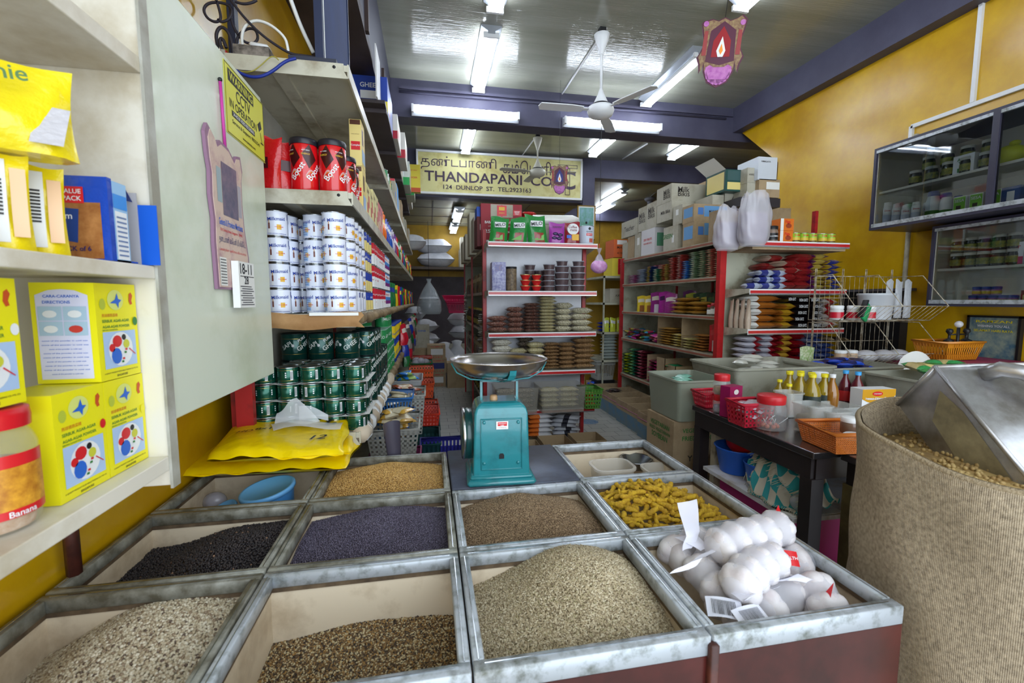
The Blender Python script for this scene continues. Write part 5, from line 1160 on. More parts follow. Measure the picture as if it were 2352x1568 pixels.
# second shelf goods
z = 1.543;m = MB();m.rbox(0,.135,0,.12,0,.275,.004,mat('floral_box',(206,208,226),.4,dirt=(130,130,180),dscale=40,damt=.4));m.patch(.03,.1,.19,.25,-.001,mat('flower_print',(150,130,140),.4,dirt=(90,110,180),dscale=60,damt=.9));o = m.build('incense_box',None,(.60,4.23,z));tag(o,'tall white box with blue floral print on the second middle shelf','box')
m = MB();m.lathe([(.05,0),(.053,.01),(.053,.215),(.05,.22)],mat('stick_bundle',(140,120,92),.5,dirt=(60,50,44),dscale=40,damt=.9),20);j_ = Proto('spice_stick_jar','jar',m,[('lid',(lambda q: (q.lathe([(.054,.215),(.055,.235),(0,.238)],BLACK,20),q)[1])(MB()))]);j_.put((.80,4.3,z),'dark lidded jar of brown sticks beside the floral box',None)
CUP = col(196,30,34,.3);m = MB();m.lathe([(.028,0),(.05,.045),(.053,.05),(.0,.052)],CUP,20);m.lathe([(.0515,.046),(.054,.052),(0,.056)],mat('gold_foil',(214,190,130),.25,metal=.7,bump=.6,bscale=90),20);cupP = Proto('foil_cup','cup',m)
for c in range(2):
    for k in range(3): cupP.put((.935+c*.112,4.27,z+k*.054),'red foil topped cup, %s in the %s stack' % (lay(k,3),('left','right')[c]),'red foil cups')
DKC = mat('dark_contents',(66,52,58),.35,dirt=(96,78,80),dscale=40,damt=.6,coat=.6)
def contP(r,h,mm=DKC):
    m = MB();m.lathe([(r*.82,0),(r*.97,h*.86)],mm,22);l = MB();l.lathe([(r*1.0,h*.84),(r*1.05,h*.88),(r*1.04,h*.97),(0,h*.95)],clearmat('clear_lid',(190,196,210),.7,.15),22);return Proto('plastic_tub','tub',m,[('lid',l)])
cs,cb = contP(.058,.052),contP(.074,.062)
for (x,y,P_,h,n,wh) in ((1.01,4.41,cs,.054,5,'back stack'),(1.175,4.27,cs,.053,5,'narrow stack'),(1.31,4.28,cb,.062,4,'wide stack beside it'),(1.475,4.28,cb,.062,4,'stack at the right end'),(1.12,4.42,cs,.054,4,'low back stack')):
    for k in range(n): P_.put((x,y,z+k*h),'clear lidded tub of dark food, %s in the %s' % (lay(k,n),wh),'round tubs of dark food')
for k,x in enumerate((1.31,1.48)): cs.put((x,4.28,z+4*.062),'small dark tub on top of the %s' % ('wide stack','right end stack')[k],'round tubs of dark food')
# third and fourth shelves: bags of nuts and beans
def beanpile(kind,x,y,z,w_,h,n,wh,d=.17):
    P = packP('bean'+kind+str(w_)+str(h),w_,d,h,BEAN[kind],None,name='bean_bag',cat='bag');pile(P,x,y,z,h,n,kind+' bag',wh,'bags of nuts and beans on the middle shelves')
z3 = GL[2]+.002;z4 = GL[3]+.002
for (kd,x,w_,h,n,wh) in (('red peanut',.66,.2,.055,3,'the leftmost stack, third shelf'),('red peanut',.835,.17,.05,5,'the second stack, third shelf'),('brown peanut',1.0,.165,.032,9,'the third stack, third shelf'),
                         ('pale bean',1.165,.17,.032,12,'the tall fourth stack, third shelf'),('black-eyed bean',1.335,.17,.058,5,'the fifth stack, third shelf'),('black-eyed bean',1.52,.22,.06,4,'the rightmost stack, third shelf')):
    beanpile(kd,x,4.32,z3,w_,h,n,wh)
for (kd,x,y,w_,h,n,wh) in (('white bean',.70,4.32,.2,.062,5,'the leftmost stack, fourth shelf'),('pale bean',.87,4.32,.17,.055,4,'the second stack, fourth shelf'),('dark bean',.96,4.42,.16,.055,6,'the back stack, fourth shelf'),('pale bean',1.04,4.3,.17,.056,5,'the third stack, fourth shelf'),
                            ('tan chickpea',1.21,4.32,.17,.034,8,'the fourth stack, fourth shelf'),('tan chickpea',1.37,4.32,.18,.045,6,'the fifth stack, fourth shelf'),('tan chickpea',1.55,4.32,.22,.052,6,'the rightmost stack, fourth shelf')):
    beanpile(kd,x,y,z4,w_,h,n,wh)
# bottom shelf: clear crates of sachets and a green basket
GREYC = clearmat('grey_clear_crate',(176,172,160),.28,.25)
for k,(x,w_,y,lb) in enumerate(((.82,.42,4.22,'left clear crate of dried goods on the bottom middle shelf'),(1.27,.46,4.2,'right clear crate of pale packets on the bottom middle shelf'))):
    o = openbox(w_,.34,.25,GREYC,flare=.93).build('clear_crate',None,(x,y,GL[4]+.003));tag(o,lb,'crate','clear crates on the middle shelves')
    for j in range(8):
        P = packP('dried%d' % k,.19,.13,.05,BEAN[('dark bean','pale bean')[k]],None,name='dried_goods_bag',cat='bag');P[j % 3].put((x - .1+.2*(j % 2),y+.02,GL[4]+.02+(j // 2)*.05),'bag of dried goods inside the %s clear crate, %s layer' % (('left','right')[k],('bottom','second','third','top')[j // 2]),'bags inside the clear crates')
def basket(w_,d,h,m_,flare=.8,nx=9,nz=4,hole=.6,rim=.008,handle=False,solidbottom=True):
    """tapered plastic basket with open grid walls"""
    m = MB();a,b = w_ / 2,d / 2
    def pt(u,s_,v):  # u along side, s_ side 0..3, v height
        k = flare+(1 - flare)*v;A,B = a*k,b*k
        return [(-A+2*A*u,-B,h*v),(A,-B+2*B*u,h*v),(A - 2*A*u,B,h*v),(-A,B - 2*B*u,h*v)][s_]
    for s_ in range(4):
        n_ = nx if s_ % 2 == 0 else max(3,int(nx*d / w_))
        for i in range(n_+1):
            u = i / n_;hw = (1 - hole) / n_ / 2
            u0,u1 = max(0,u - hw),min(1,u+hw);m.add([pt(u0,s_,0),pt(u1,s_,0),pt(u1,s_,1),pt(u0,s_,1)],[(0,1,2,3)],m_)
        for j in range(nz+1):
            v = j / nz;hv = (1 - hole) / nz / 2;v0,v1 = max(0,v - hv),min(1,v+hv);m.add([pt(0,s_,v0),pt(1,s_,v0),pt(1,s_,v1),pt(0,s_,v1)],[(0,1,2,3)],m_)
        m.add([pt(0,s_,.86),pt(1,s_,.86),pt(1,s_,1),pt(0,s_,1)],[(0,1,2,3)],m_)
    R_ = rim;m.tube([(-a,-b,h),(a,-b,h),(a,b,h),(-a,b,h)],R_,m_,6,True)
    f = flare;m.box(-a*f,a*f,-b*f,b*f,0,.004,m_)
    return m
def bsk(loc,w_,d,h,c,label,rz=0,rx=0,**k):
    o = basket(w_,d,h,mat('basket_%d_%d_%d' % c,c,.4,coat=.2),**k).build('plastic_basket',None,loc,rz);o.rotation_euler[0] = rx;tag(o,label,'basket');return o
bsk((1.60,4.22,GL[4]+.003),.19,.24,.2,(90,150,60),'green lattice basket on the bottom middle shelf',nx=6,nz=5)
for k in range(4): packP('orng',.12,.08,.04,foil(220,120,60))[k % 3].put((1.60,4.22,GL[4]+.012+k*.035),'orange packet inside the green lattice basket, %s' % lay(k,4),'orange packets in the green basket',rz=k)
# packets under the bottom shelf and open cartons in front
OW = foil(222,120,50);GW = foil(196,198,206)
for k in range(5): packP('ow',.24,.15,.05,foil(214,214,218),OW,(.0,.5))[k % 3].put((1.07,4.22,.09+k*.045),'white and orange packet under the bottom middle shelf, %s' % lay(k,5),'white and orange packets',rz=-.1+.05*k)
for k in range(6): packP('gw',.26,.15,.045,GW,foil(60,60,70),(.4,.62))[k % 3].put((1.33+.02*(k % 3),4.25,.045+k*.04),'silver and black packet under the bottom middle shelf, %s' % lay(k,6),'silver and black packets',rz=-.12*k)
m = MB();m.box(.9,1.6,4.12,4.4,.0,.04,SHELF);o = m.build('shelf_plinth');tag(o,'low plinth board under the packets at the floor','plinth')
for k,(x,y,w_,d) in enumerate(((.78,3.75,.2,.25),(1.02,3.8,.28,.3),(1.34,3.85,.3,.28))):
    o = carton(w_,d,.13,CARD,flaps=True).build('open_carton',None,(x,y,0));tag(o,'low open cardboard box on the floor before the middle shelves, '+('left','centre','right')[k],'carton')
# side run facing the left aisle
e = empty('shelf_unit',(.85,5.8,0),'shelf run facing the left aisle behind the middle shelf end','shelf');of = (.85,5.8,0)
prt('back_panel',e,[(1.0,1.02,4.54,7.0,.1,2.1)],PANEL,of);prt('end_panel',e,[(.56,.98,6.98,7.0,.0,2.02)],mat('pale_green_panel',(176,186,166),.5),of)
for y in (4.56,5.75,6.95): prt('upright',e,[(.545,.565,y,y+.03,0,2.03)],RED,of)
for z in (2.005,1.541,1.137,.755,.365): prt('shelf',e,[(.57,.995,4.54,7.0,z - .03,z)],SHELF,of)
for k,(y,w_,h,c,lb) in enumerate(((4.60,.10,.3,(100,44,46),'dark red striped carton'),(4.95,.2,.36,(176,172,156),'tall grey carton'),(5.45,.24,.5,(180,178,160),'large pale carton with a white label'),(6.1,.26,.34,(170,166,150),'grey carton'),(6.6,.26,.3,(176,170,150),'farthest grey carton'))):
    o = carton(w_+.16,.3,h,col(*c,.7),[],[('f',.03,.1,h*.55,h*.75,PAPER)]).build('carton',None,(.50+(.0 if k else .0),y,2.007));tag(o,lb+' on top of the left aisle run','carton')
o = carton(.14,.2,.10,col(30,80,180,.5)).build('carton',None,(.50,4.62,2.31));tag(o,'small blue carton on the red striped carton','carton')
m = MB();r = random.Random(5)
def darkbottle():
    m = MB();m.lathe([(.035,0),(.038,.01),(.038,.12),(.03,.15),(.014,.175),(.013,.2)],mat('dark_bottle',(40,34,26),.1,coat=.6),14);l = MB();l.lathe([(.016,.195),(.016,.22),(0,.222)],col(180,160,60),10);q = MB();q.cylpatch(.0385,-3.1,3.1,.03,.09,col(150,140,70),12);return Proto('bottle','bottle',m,[('cap',l),('paper_label',q)])
DB = darkbottle()
for z_ in (1.139,.367):
    for k in range(14): DB.put((.605,4.66+k*.16,z_),'dark bottle with a yellow cap facing the left aisle, %s on %s shelf' % (ORD[k],'the third' if z_ > 1 else 'the bottom'),'dark bottles in the left aisle run')
for k in range(16):
    P_ = pouchP(((90,80,60),(60,54,50),(110,100,90),(120,110,80))[k % 4],.12,.22,.06,(150,140,110),None,k % 3);P_.put((.61,4.64+k*.145,1.543),'dull packet facing the left aisle on the second shelf, %s' % ORD[k % 16],'dull packets in the left aisle run',rz=-1.2)
    P_.put((.61,4.66+k*.145,.757),'dull packet facing the left aisle on the fourth shelf, %s' % ORD[k % 16],'dull packets in the left aisle run',rz=-1.2)
SIL = mat('silver_sachet',(170,168,160),.2,metal=.6,bump=.6,bscale=60)
for k in range(4):
    m = MB();y = 4.55+k*.05 if k < 2 else 6.2+k*.1;z0 = (1.30,.95,1.55,1.25)[k]
    for j in range(14):
        m.M = Matrix.Translation((.53 - .01*(j % 2),y+.02*(j % 3),z0 - j*.02)) @ Matrix.Rotation(random.uniform(-1,1),4,'Z') @ Matrix.Rotation(random.uniform(-.5,.5),4,'X');m.pillow(.05,.035,.012,SIL,n=4,k=3)
    m.home();o = m.build('sachet_strip');tag(o,'hanging strip of shiny sachets at the %s of the left aisle run' % ('near post, upper','near post, lower','far end, upper','far end, lower')[k],'sachet strip')

# ================================================================ left aisle floor: baskets
def packs_in(x,y,z,n,c,what,w_=.13,c2=None,sp=.08):
    P = packP('in%s' % (c,),w_,.09,.03,foil(*c),foil(*c2) if c2 else None)
    for k in range(n): P[k % 3].put((x+random.uniform(-sp,sp)*.7,y+random.uniform(-sp,sp),z+k*.012),what,what.split(' lying')[0]+' group',rz=random.uniform(-1.2,1.2),rx=random.uniform(-.3,.3),ry=random.uniform(-.25,.25))
bsk((-.19,2.42,.60),.26,.36,.2,(170,170,164),'grey basket heaped with gold packets, nearest in the left aisle',nx=10,nz=8,hole=.5)
packs_in(-.19,2.42,.70,12,(206,160,60),'gold packet lying in the nearest grey basket',c2=(220,210,180))
bsk((-.20,2.42,.40),.28,.36,.19,(160,50,110),'magenta basket under the nearest grey basket',nx=12,nz=1);bsk((-.2,2.42,.18),.28,.36,.2,(50,110,180),'blue basket lowest in the nearest basket stack',nx=12,nz=2)
bsk((-.2,2.40,.0),.3,.4,.17,(40,90,100),'dark teal basket on the floor under the nearest stack',nx=8,nz=2)
bsk((-.24,2.92,.58),.26,.34,.13,(60,120,190),'blue basket with gold packets, lower of the blue pair',nx=12,nz=1);packs_in(-.24,2.92,.62,7,(190,180,130),'pale gold packet lying in the lower blue basket')
bsk((-.25,3.18,.66),.26,.3,.13,(60,120,190),'blue basket with flat packets, upper of the blue pair',nx=12,nz=1);packs_in(-.25,3.18,.71,6,(180,170,140),'silver gold packet lying in the upper blue basket')
bsk((-.17,3.42,.46),.26,.36,.3,(176,176,168),'tall grey basket of brown packets in the left aisle',nx=8,nz=10,hole=.5);packs_in(-.17,3.42,.70,8,(150,70,40),'brown red packet lying in the tall grey basket',c2=(200,180,150))
o = openbox(.3,.4,.16,clearmat('grey_tray',(180,184,186),.7,.3)).build('plastic_tray',None,(-.22,3.95,.62));tag(o,'grey tray of blue and green sweets in the left aisle','tray');packs_in(-.22,3.95,.72,8,(40,130,220),'bright blue packet lying in the grey tray',c2=(150,180,100),sp=.12)
for k,(x,y,z,w_,d,h,c,lb) in enumerate(((-.06,3.1,.0,.24,.4,.5,(30,70,70),'dark green crate standing on the aisle floor, nearest'),(-.05,3.7,.0,.24,.4,.42,(30,66,66),'dark green crate standing on the aisle floor, second'),
        (-.04,3.75,.43,.22,.36,.1,(196,56,40),'red shallow basket on the second dark green crate'),(-.05,4.3,.3,.24,.36,.15,(200,70,44),'red orange basket farther along the left aisle'),(-.05,4.3,.0,.24,.36,.29,(36,84,90),'dark teal crate under the red orange basket'),
        (-.1,4.95,.4,.28,.4,.16,(214,84,44),'orange basket, lower of the orange pair'),(-.1,5.4,.46,.28,.4,.18,(224,96,50),'orange basket, upper of the orange pair'),(-.1,4.95,0,.28,.4,.38,(60,60,64),'dark crate under the lower orange basket'),(-.1,5.42,0,.28,.38,.45,(90,90,90),'grey crate under the upper orange basket'),
        (-.12,6.1,.42,.3,.4,.2,(40,120,70),'green basket with clear bags far along the left aisle'),(-.12,6.1,0,.3,.4,.4,(120,60,40),'brown crate under the green basket'),(-.12,6.7,.45,.3,.35,.16,(206,80,60),'orange red basket farthest along the left aisle'),(-.12,6.7,0,.3,.35,.43,(100,90,80),'grey brown crate under the farthest orange basket'))):
    bsk((x,y,z),w_,d,h,c,lb,nx=8,nz=3,flare=.9,hole=.45)
for k in range(5): m = MB();m.sphere((0,0,0),.06,clearmat('bag_film',()),10,6,(1,1,.7));o = m.build('clear_bag',None,(-.18+.06*(k % 3),6.0+.1*(k // 2),.62+.02*(k % 2)));tag(o,'small clear bag heaped in the green basket','plastic bag','clear bags in the green basket')
p = aty(1020,1022,2.75);bsk((p.x,2.75,p.z - .17),.30,.34,.17,(40,40,130),'navy blue basket just behind the dark board',nx=12,nz=2,hole=.4,flare=.92);m = MB();m.box(p.x - .14,p.x+.14,2.6,2.9,0,p.z - .175,CARD);o = m.build('carton');tag(o,'plain carton under the navy blue basket','carton')
# bottles on the aisle side
for k in range(6):
    m = MB();m.lathe([(.03,0),(.033,.01),(.033,.1),(.018,.14),(.014,.16)],mat('sauce%d' % (k % 3),((70,20,30),(60,110,190),(190,170,40))[k % 3],.2,coat=.5),12);l = MB();l.lathe([(.016,.155),(.016,.18),(0,.182)],(BLU,WHITE,YBL)[k % 3],10)
    Proto('bottle','bottle',m,[('cap',l)]).put((-.22 - .03*(k % 2),4.3+k*.09,.48),'small sauce bottle low in the left aisle, %s from the front' % ORD[k],'sauce bottles in the left aisle')
m = MB();m.box(-.32,-.12,4.2,4.9,.44,.478,SHELF);o = m.build('low_board');tag(o,'low board under the small sauce bottles','board')
for k in range(16):
    P_ = pouchP(((190,30,50),(40,60,160),(40,110,60),(90,80,80),(170,160,150))[k % 5],.13,.2,.08,(210,200,190),None,k % 3);P_.put((-.25,4.4+k*.24,1.02 - .14*(k % 3)),'bulging packet hanging off the lower shelf edge, %s along' % ORD[k],'packets hanging on the lower left shelf edge',rz=1.2)
# ================================================================ back store
def stack3():
    for k in range(3):
        m = carton(.3,.3,.235,CARD,[('f','THUMMA G',.2,REDL,.15,.205,.018),('f','S E S E T',.2,REDL,.15,.03,.02)],[('f',.06,.26,.07,.17,PAPER if k != 1 else col(40,50,110))]);o = m.build('carton',None,(-.04+.02*(k == 1),7.45,k*.237));tag(o,'brown carton with a %s label on the far aisle floor, %s of three' % ('white' if k != 1 else 'navy',('bottom','middle','topmost')[k]),'carton')
stack3()
o = carton(.36,.3,.42,CARD).build('carton',None,(.28,7.3,0));tag(o,'plain brown carton beside the three stacked ones','carton')
SACK = mat('white_sack',(206,208,212),.5,bump=.5,bscale=12,dirt=(180,182,188),dscale=5,damt=.4)
sp_ = MB();sp_.pillow(.5,.34,.26,SACK,seed=3,wrinkle=.1);SP = Proto('white_sack','sack',sp_)
up = MB();up.lathe([(.14,0),(.19,.06),(.2,.3),(.16,.5),(.07,.62),(.10,.7),(.04,.72)],SACK,16);UP = Proto('white_sack','sack',up)
for k,(x,y,z,P_) in enumerate(((-.02,8.2,0,UP),(.26,7.85,0,UP),(.50,8.2,0,UP),(-.1,8.5,.6,SP),(-.1,8.5,.84,SP),(.78,7.8,0,UP),(.6,8.6,.72,SP),(-.25,8.6,1.08,SP))): P_.put((x,y,z),'white sack piled at the back of the left aisle, %s' % ('front left','front middle','upright right','lower flat left','middle flat left','rightmost upright','flat under the pink basket','topmost flat left')[k],'white sacks at the back',rz=.2*k)
m = MB();m.box(-.4,1.0,8.42,8.8,0,.6,CARDG);o = m.build('sack_platform');tag(o,'low platform behind the upright white sacks','platform')
o = carton(.26,.3,.4,CARDG,[('f','CHINA',.14,BLU,.13,.3)]).build('carton',None,(-.26,7.9,.62));tag(o,'white printed carton left of the sacks at the back','carton')
m = MB();m.box(-.3,.04,7.85,8.05,0,.618,CARD);o = m.build('carton');tag(o,'brown carton under the white printed carton','carton')
bsk((.53,8.3,1.22),.44,.4,.2,(206,50,100),'round looking pink basket, lower of two at the back',nx=14,nz=1,flare=.75);bsk((.50,8.3,1.38),.5,.46,.16,(214,40,96),'wide pink basket, upper of two at the back',nx=14,nz=1,flare=.7,hole=.2)
o = SP.put((.6,8.6,.96),'patterned sack under the pink baskets','white sacks at the back');o['label'] = 'sack directly under the pink baskets';m = MB()
# hanging clear bag
HB = clearmat('hanging_bag_film',(190,200,206),.45,.2);m = MB();m.lathe([(.19,-.62),(.22,-.56),(.21,-.4),(.12,-.2),(.03,-.06),(.05,0)],HB,16);e = m.build('hanging_bag',None,aty(985,640,8.0));tag(e,'large clear bag of folded bags hanging in the back aisle','plastic bag')
for k in range(5):
    m = MB();m.pillow(.34,.3,.06,SACK,seed=k);c = m.build('folded_bag',e,(0,0,-.6+k*.055))
m = MB();m.tube([(0,0,-.02),(0,0,1.0)],.004,BLACK,5);m.build('string',e)
# shelf with sacks on the far wall
m = MB();m.box(-.6,1.1,10.3,10.98,2.16,2.22,col(70,54,40));o = m.build('wall_shelf');tag(o,'dark wooden shelf high on the far wall','shelf')
BS = MB();BS.pillow(.85,.5,.34,SACK,seed=8);BSP = Proto('white_sack','sack',BS)
BSP.put((.18,10.6,2.225),'large white sack on the far wall shelf, lower one','white sacks on the wall shelf');BSP.put((.12,10.6,2.53),'large white sack on the far wall shelf, upper one','white sacks on the wall shelf')
o = carton(.42,.4,.42,CARDG,[('f','FOOD',.2,BLU,.2,.2)],[('f',.1,.24,.16,.34,col(70,90,130))]).build('carton',None,(.72,10.4,2.225));tag(o,'carton with a blue patch on the far wall shelf','carton')
o = carton(.38,.35,.26,CARDG,[],[('f',.18,.2,0,.26,BLACK)]).build('carton',None,(.74,10.4,2.65));tag(o,'strapped pale carton on top of the blue patched one','carton')
SP.put((-.28,8.0,2.33),'white bag slumped on the far end of the left top shelf',None)
# ================================================================ right shelf run facing the middle aisle
XR = 2.6;RL = [2.0,1.668,1.305,.94,.45]
e = empty('shelf_unit',(2.8,4.67,0),'long shelf run on the right facing the middle aisle, loaded with cartons and snacks','shelf');of = (2.8,4.67,0)
SH2 = mat('shelf_enamel_green',(176,176,156),.45,dirt=(130,122,98),dscale=5,damt=.3)
prt('back_panel',e,[(3.02,3.04,3.66,5.72,.1,2.1)],SH2,of);prt('end_panel',e,[(2.62,3.02,5.72,5.73,.1,2.0)],SH2,of)
prt('upright',e,[(2.585,2.645,3.60,3.655,0,2.16)],mat('bright_red_post',(186,30,32),.35,dirt=(150,24,24),dscale=8,damt=.2),of);prt('upright',e,[(2.59,2.63,5.70,5.74,0,2.02)],RED,of)
for y in (4.3,5.0): prt('upright',e,[(3.0,3.02,y,y+.02,0,2.05)],RED,of)
for z in RL:
    m = MB();m.M = Matrix.Translation((-of[0],-of[1],0));m.box(XR+.02,3.02,3.66,5.71,z - .02,z,SH2);sh = m.build('shelf',e)
    m = MB();m.M = Matrix.Translation((-of[0],-of[1],0));m.box(XR+.012,XR+.02,3.66,5.71,z - .035,z+.003,SH2);m.box(XR+.008,XR+.0119,3.67,5.70,z - .026,z - .006,mat('faded_rail',(150,90,70),.4));m.build('price_rail',sh)
    for y in (4.64,4.66,5.70):
        m = MB();m.M = Matrix.Translation((-of[0],-of[1],0));m.prism([(XR+.012,z - .035),(3.01,z - .07),(3.01,z),(XR+.012,z+.003)],y,y+.004,SH2);m.build('bracket',e)
def yu(u,x=2.64): return atx(u,650,x).y
# cartons on top
def rcart(uf,un,vt,vb,wx,c,label,texts=(),x0=2.63,z0=None,patches=(),flaps=False):
    yf,yn = atx(uf,vb,x0).y,atx(un,vb,x0).y;zt_ = atx(un,vt,x0).z;zb_ = atx(un,vb,x0).z if z0 is None else z0
    d = max(.08,yf - yn - .006);h = max(.08,zt_ - zb_ - .003)
    T_ = [(('l',t[1],t[2],t[3],d*t[4],h*t[5]) if t[0] == 'l' else ('f',t[1],t[2],t[3],wx*t[4],h*t[5])) for t in texts]
    m = carton(wx,d,h,c,T_,[(p[0],(d if p[0] == 'l' else wx)*p[1],(d if p[0] == 'l' else wx)*p[2],h*p[3],h*p[4],p[5]) for p in patches])
    o = m.build('carton',None,(x0,yn,zb_));tag(o,label,'carton');return (yn,zb_,zb_+h)
ZT = 2.003;CG2 = CARDG;INKK = col(60,54,50)
rcart(1429,1441,556,588,.12,CG2,'small pale carton at the far end of the right shelf top',z0=ZT)
rcart(1441,1456,541,587,.16,CARD,'tan carton second from the far end on the right shelf top',z0=ZT)
rcart(1457,1471,533,581,.2,CG2,'pale carton with a white label beside the white one',z0=ZT,patches=[('l',.2,.6,.5,.8,PAPER)])
rcart(1472,1503,521,574,.28,col(206,204,206,.6),'white carton with red lettering and a green corner',[('l','DRY FRUITS',.2,REDL,.5,.6),('l','NON VEG 25 KG',.2,REDL,.5,.45)],z0=ZT,patches=[('f',.1,.9,.3,.8,col(90,150,120))])
rcart(1523,1556,514,564,.3,CG2,'worn pale carton with green lettering and a barcode label',[('l','GREEN',.2,GRN,.7,.6)],z0=ZT,patches=[('l',.25,.4,.3,.6,PAPER)])
y6 = rcart(1567,1593,508,550,.38,CARD,'lower blue printed brown carton on the shelf top',[('f','ANANDA',.12,INKK,.6,.3)],z0=ZT,patches=[('l',.1,.9,.3,.85,col(96,150,200)),('f',.3,.98,.45,.95,col(96,150,200)),('f',.12,.28,.45,.8,col(70,120,190))])
rcart(1567,1593,467,506,.38,CARD,'upper blue printed brown carton with a loose flap',[('f','MYSORE',.12,INKK,.6,.6)],z0=y6[2]+.002,patches=[('l',.1,.9,.3,.85,col(96,150,200)),('f',.3,.98,.3,.9,col(96,150,200)),('f',.12,.28,.4,.8,col(70,120,190))])
rcart(1626,1646,482,540,.22,CARD,'plain tan carton next to the tall red post',z0=ZT)
zq = atx(1560,514,2.63).z
rcart(1545,1566,468,512,.2,CG2,'small grey carton left of the blue printed pair',patches=[('l',.4,.7,.5,.8,PAPER)])
z11 = atx(1542,503,2.63).z
a_ = rcart(1508,1542,460,503,.5,CG2,'lower of two broad milk biscuit cartons',[('l','Milk Bikis',.2,INKK,.4,.5),('f','Milk Bikis',.18,INKK,.3,.6)])
rcart(1508,1542,420,460,.52,CARDG,'topmost broad milk biscuit carton with bold lettering',[('l','Milk',.14,INKK,.3,.6),('l','Bikis',.14,INKK,.3,.35),('f','Milk',.14,INKK,.28,.66),('f','Bikis',.14,INKK,.28,.42)],z0=a_[2]+.002)
rcart(1465,1484,472,528,.3,CG2,'upright milk biscuit carton, left one',[('l','Milk',.16,INKK,.5,.65),('l','Bikis',.16,INKK,.5,.45)])
rcart(1484,1507,460,520,.3,CG2,'upright milk biscuit carton, right one',[('l','Milk',.16,INKK,.5,.7),('l','Bikis',.16,INKK,.5,.5)])
rcart(1427,1464,498,537,.3,CG2,'long pale teacher lettered carton at the far top',[('l','Teacher',.3,INKK,.5,.5)])
# filler cartons that carry the upper row
for k,(uf,un,vt) in enumerate(((1430,1464,541),(1466,1506,530),(1508,1542,506))):
    yf,yn = atx(uf,560,2.9).y,atx(un,560,2.9).y
    m = MB();m.box(2.86,3.0,atx(un,560,2.63).y+.02,atx(uf,560,2.63).y - .02,ZT,atx(un,vt,2.63).z,CARD);o = m.build('carton');tag(o,'carton behind the front row on the right shelf top, %s' % ('far','middle','near')[k],'carton')
def backcart(u0,u1,vt,vb,y,d,c,label,texts=(),patches=()):
    p0,p1 = aty(u0,vb,y),aty(u1,vt,y);w_ = p1.x - p0.x;h = p1.z - p0.z
    T_ = [('f',t[0],w_*t[1],t[2],w_*t[3],h*t[4]) for t in texts];PP = [('f',w_*p[0],w_*p[1],h*p[2],h*p[3],p[4]) for p in patches]
    o = carton(w_,d,h,c,T_,PP).build('carton',None,(p0.x,y,p0.z));tag(o,label,'carton');return o,w_,h
backcart(1618,1653,418,462,4.7,.3,CARD,'brown carton behind the broad biscuit cartons')
backcart(1636,1663,448,470,4.2,.3,CG2,'white boxy carton under the open green carton, left');backcart(1664,1700,440,470,4.2,.3,CG2,'white boxy carton under the open green carton, right',[('A1',.3,INKK,.6,.5)])
for (u0,u1,yb) in ((1630,1700,4.2),): m = MB();m.box(aty(u0,470,yb).x,aty(1780,470,yb).x+.2,yb,yb+.4,2.02,aty(1650,471,yb).z,CARD);o = m.build('carton');tag(o,'long brown carton low behind the hanging white bags','carton')
GBX = col(30,74,70,.4)
o,w_,h = backcart(1665,1715,391,438,4.1,.32,GBX,'open dark green carton with yellow panels and raised flaps',(),[(.1,.95,.5,.95,col(60,90,90)),(.1,.9,.08,.42,YBL)])
m = MB();m.add([(-.001,.02,.02),(-.001,.3,.02),(-.001,.3,h - .02),(-.001,.02,h - .02)],[(3,2,1,0)],YBL);m.build('side_panel',o)
for (a,b) in (((0,0,h),(-.14,0,.1)),((w_,0,h),(.1,.0,.08))):
    m = MB();m.add([a,(a[0],.32,h),(a[0]+b[0],.32,h+b[2]),(a[0]+b[0],0,h+b[2])],[(0,1,2,3)],PAPER);m.build('flap',o)
backcart(1714,1741,420,470,4.0,.3,CG2,'pale carton right of the green one');backcart(1716,1741,386,419,4.0,.3,CG2,'open topped carton lettered axion',[('AXION',.7,INKK,.5,.55)])
backcart(1740,1786,362,412,3.95,.3,col(200,206,214,.5),'large white carton at the top right corner by the yellow wall',[('HIMALAYA',.5,INKK,.4,.8)]);backcart(1742,1792,413,452,3.95,.3,CARD,'brown carton under the large white one with a white label',(),[(.35,.98,.45,.85,PAPER)])
m = MB();m.box(aty(1700,470,3.95).x,aty(1792,470,3.95).x,3.95,4.5,aty(1742,474,3.95).z,aty(1742,453.5,3.95).z,col(50,46,50));o = m.build('support_board');tag(o,'dark board carrying the cartons by the yellow wall','board')
for k,u in enumerate((1702,1788)): x = aty(u,470,3.95).x;m = MB();m.box(x,x+.04,4.45,4.49,0,aty(1742,475,3.95).z,col(50,46,50));o = m.build('support_post');tag(o,'dark post under the carton board, %s' % ('left','right')[k],'post')
# orange and red cartons at the far left end
o = carton(.3,.3,.25,col(206,96,44,.6),[('f','MASALA',.2,BRN,.15,.14),('f','40 PACKETS',.2,BRN,.15,.06)],[('f',.05,.2,.18,.24,PAPER)]).build('carton',None,(2.58,5.95,2.06));tag(o,'orange carton leaning at the far end beyond the right run','carton')
o = carton(.3,.3,.25,col(216,196,60,.6),[('f','250g',.12,WHITE,.18,.14)],[('f',.09,.3,.02,.24,CRD)]).build('carton',None,(2.56,5.95,1.80));tag(o,'yellow and red 250g carton under the orange one','carton')
e = empty('shelf_unit',(2.8,6.3,0),'far right shelf behind the run with household goods','shelf');of = (2.8,6.3,0)
for z in (1.795,1.42,1.0,.6): prt('shelf',e,[(2.42,3.1,5.9,6.6,z - .03,z)],SH2,of)
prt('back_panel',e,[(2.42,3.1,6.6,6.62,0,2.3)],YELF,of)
for x in (2.42,3.08): prt('upright',e,[(x,x+.02,5.9,5.92,0,1.8)],SH2,of)
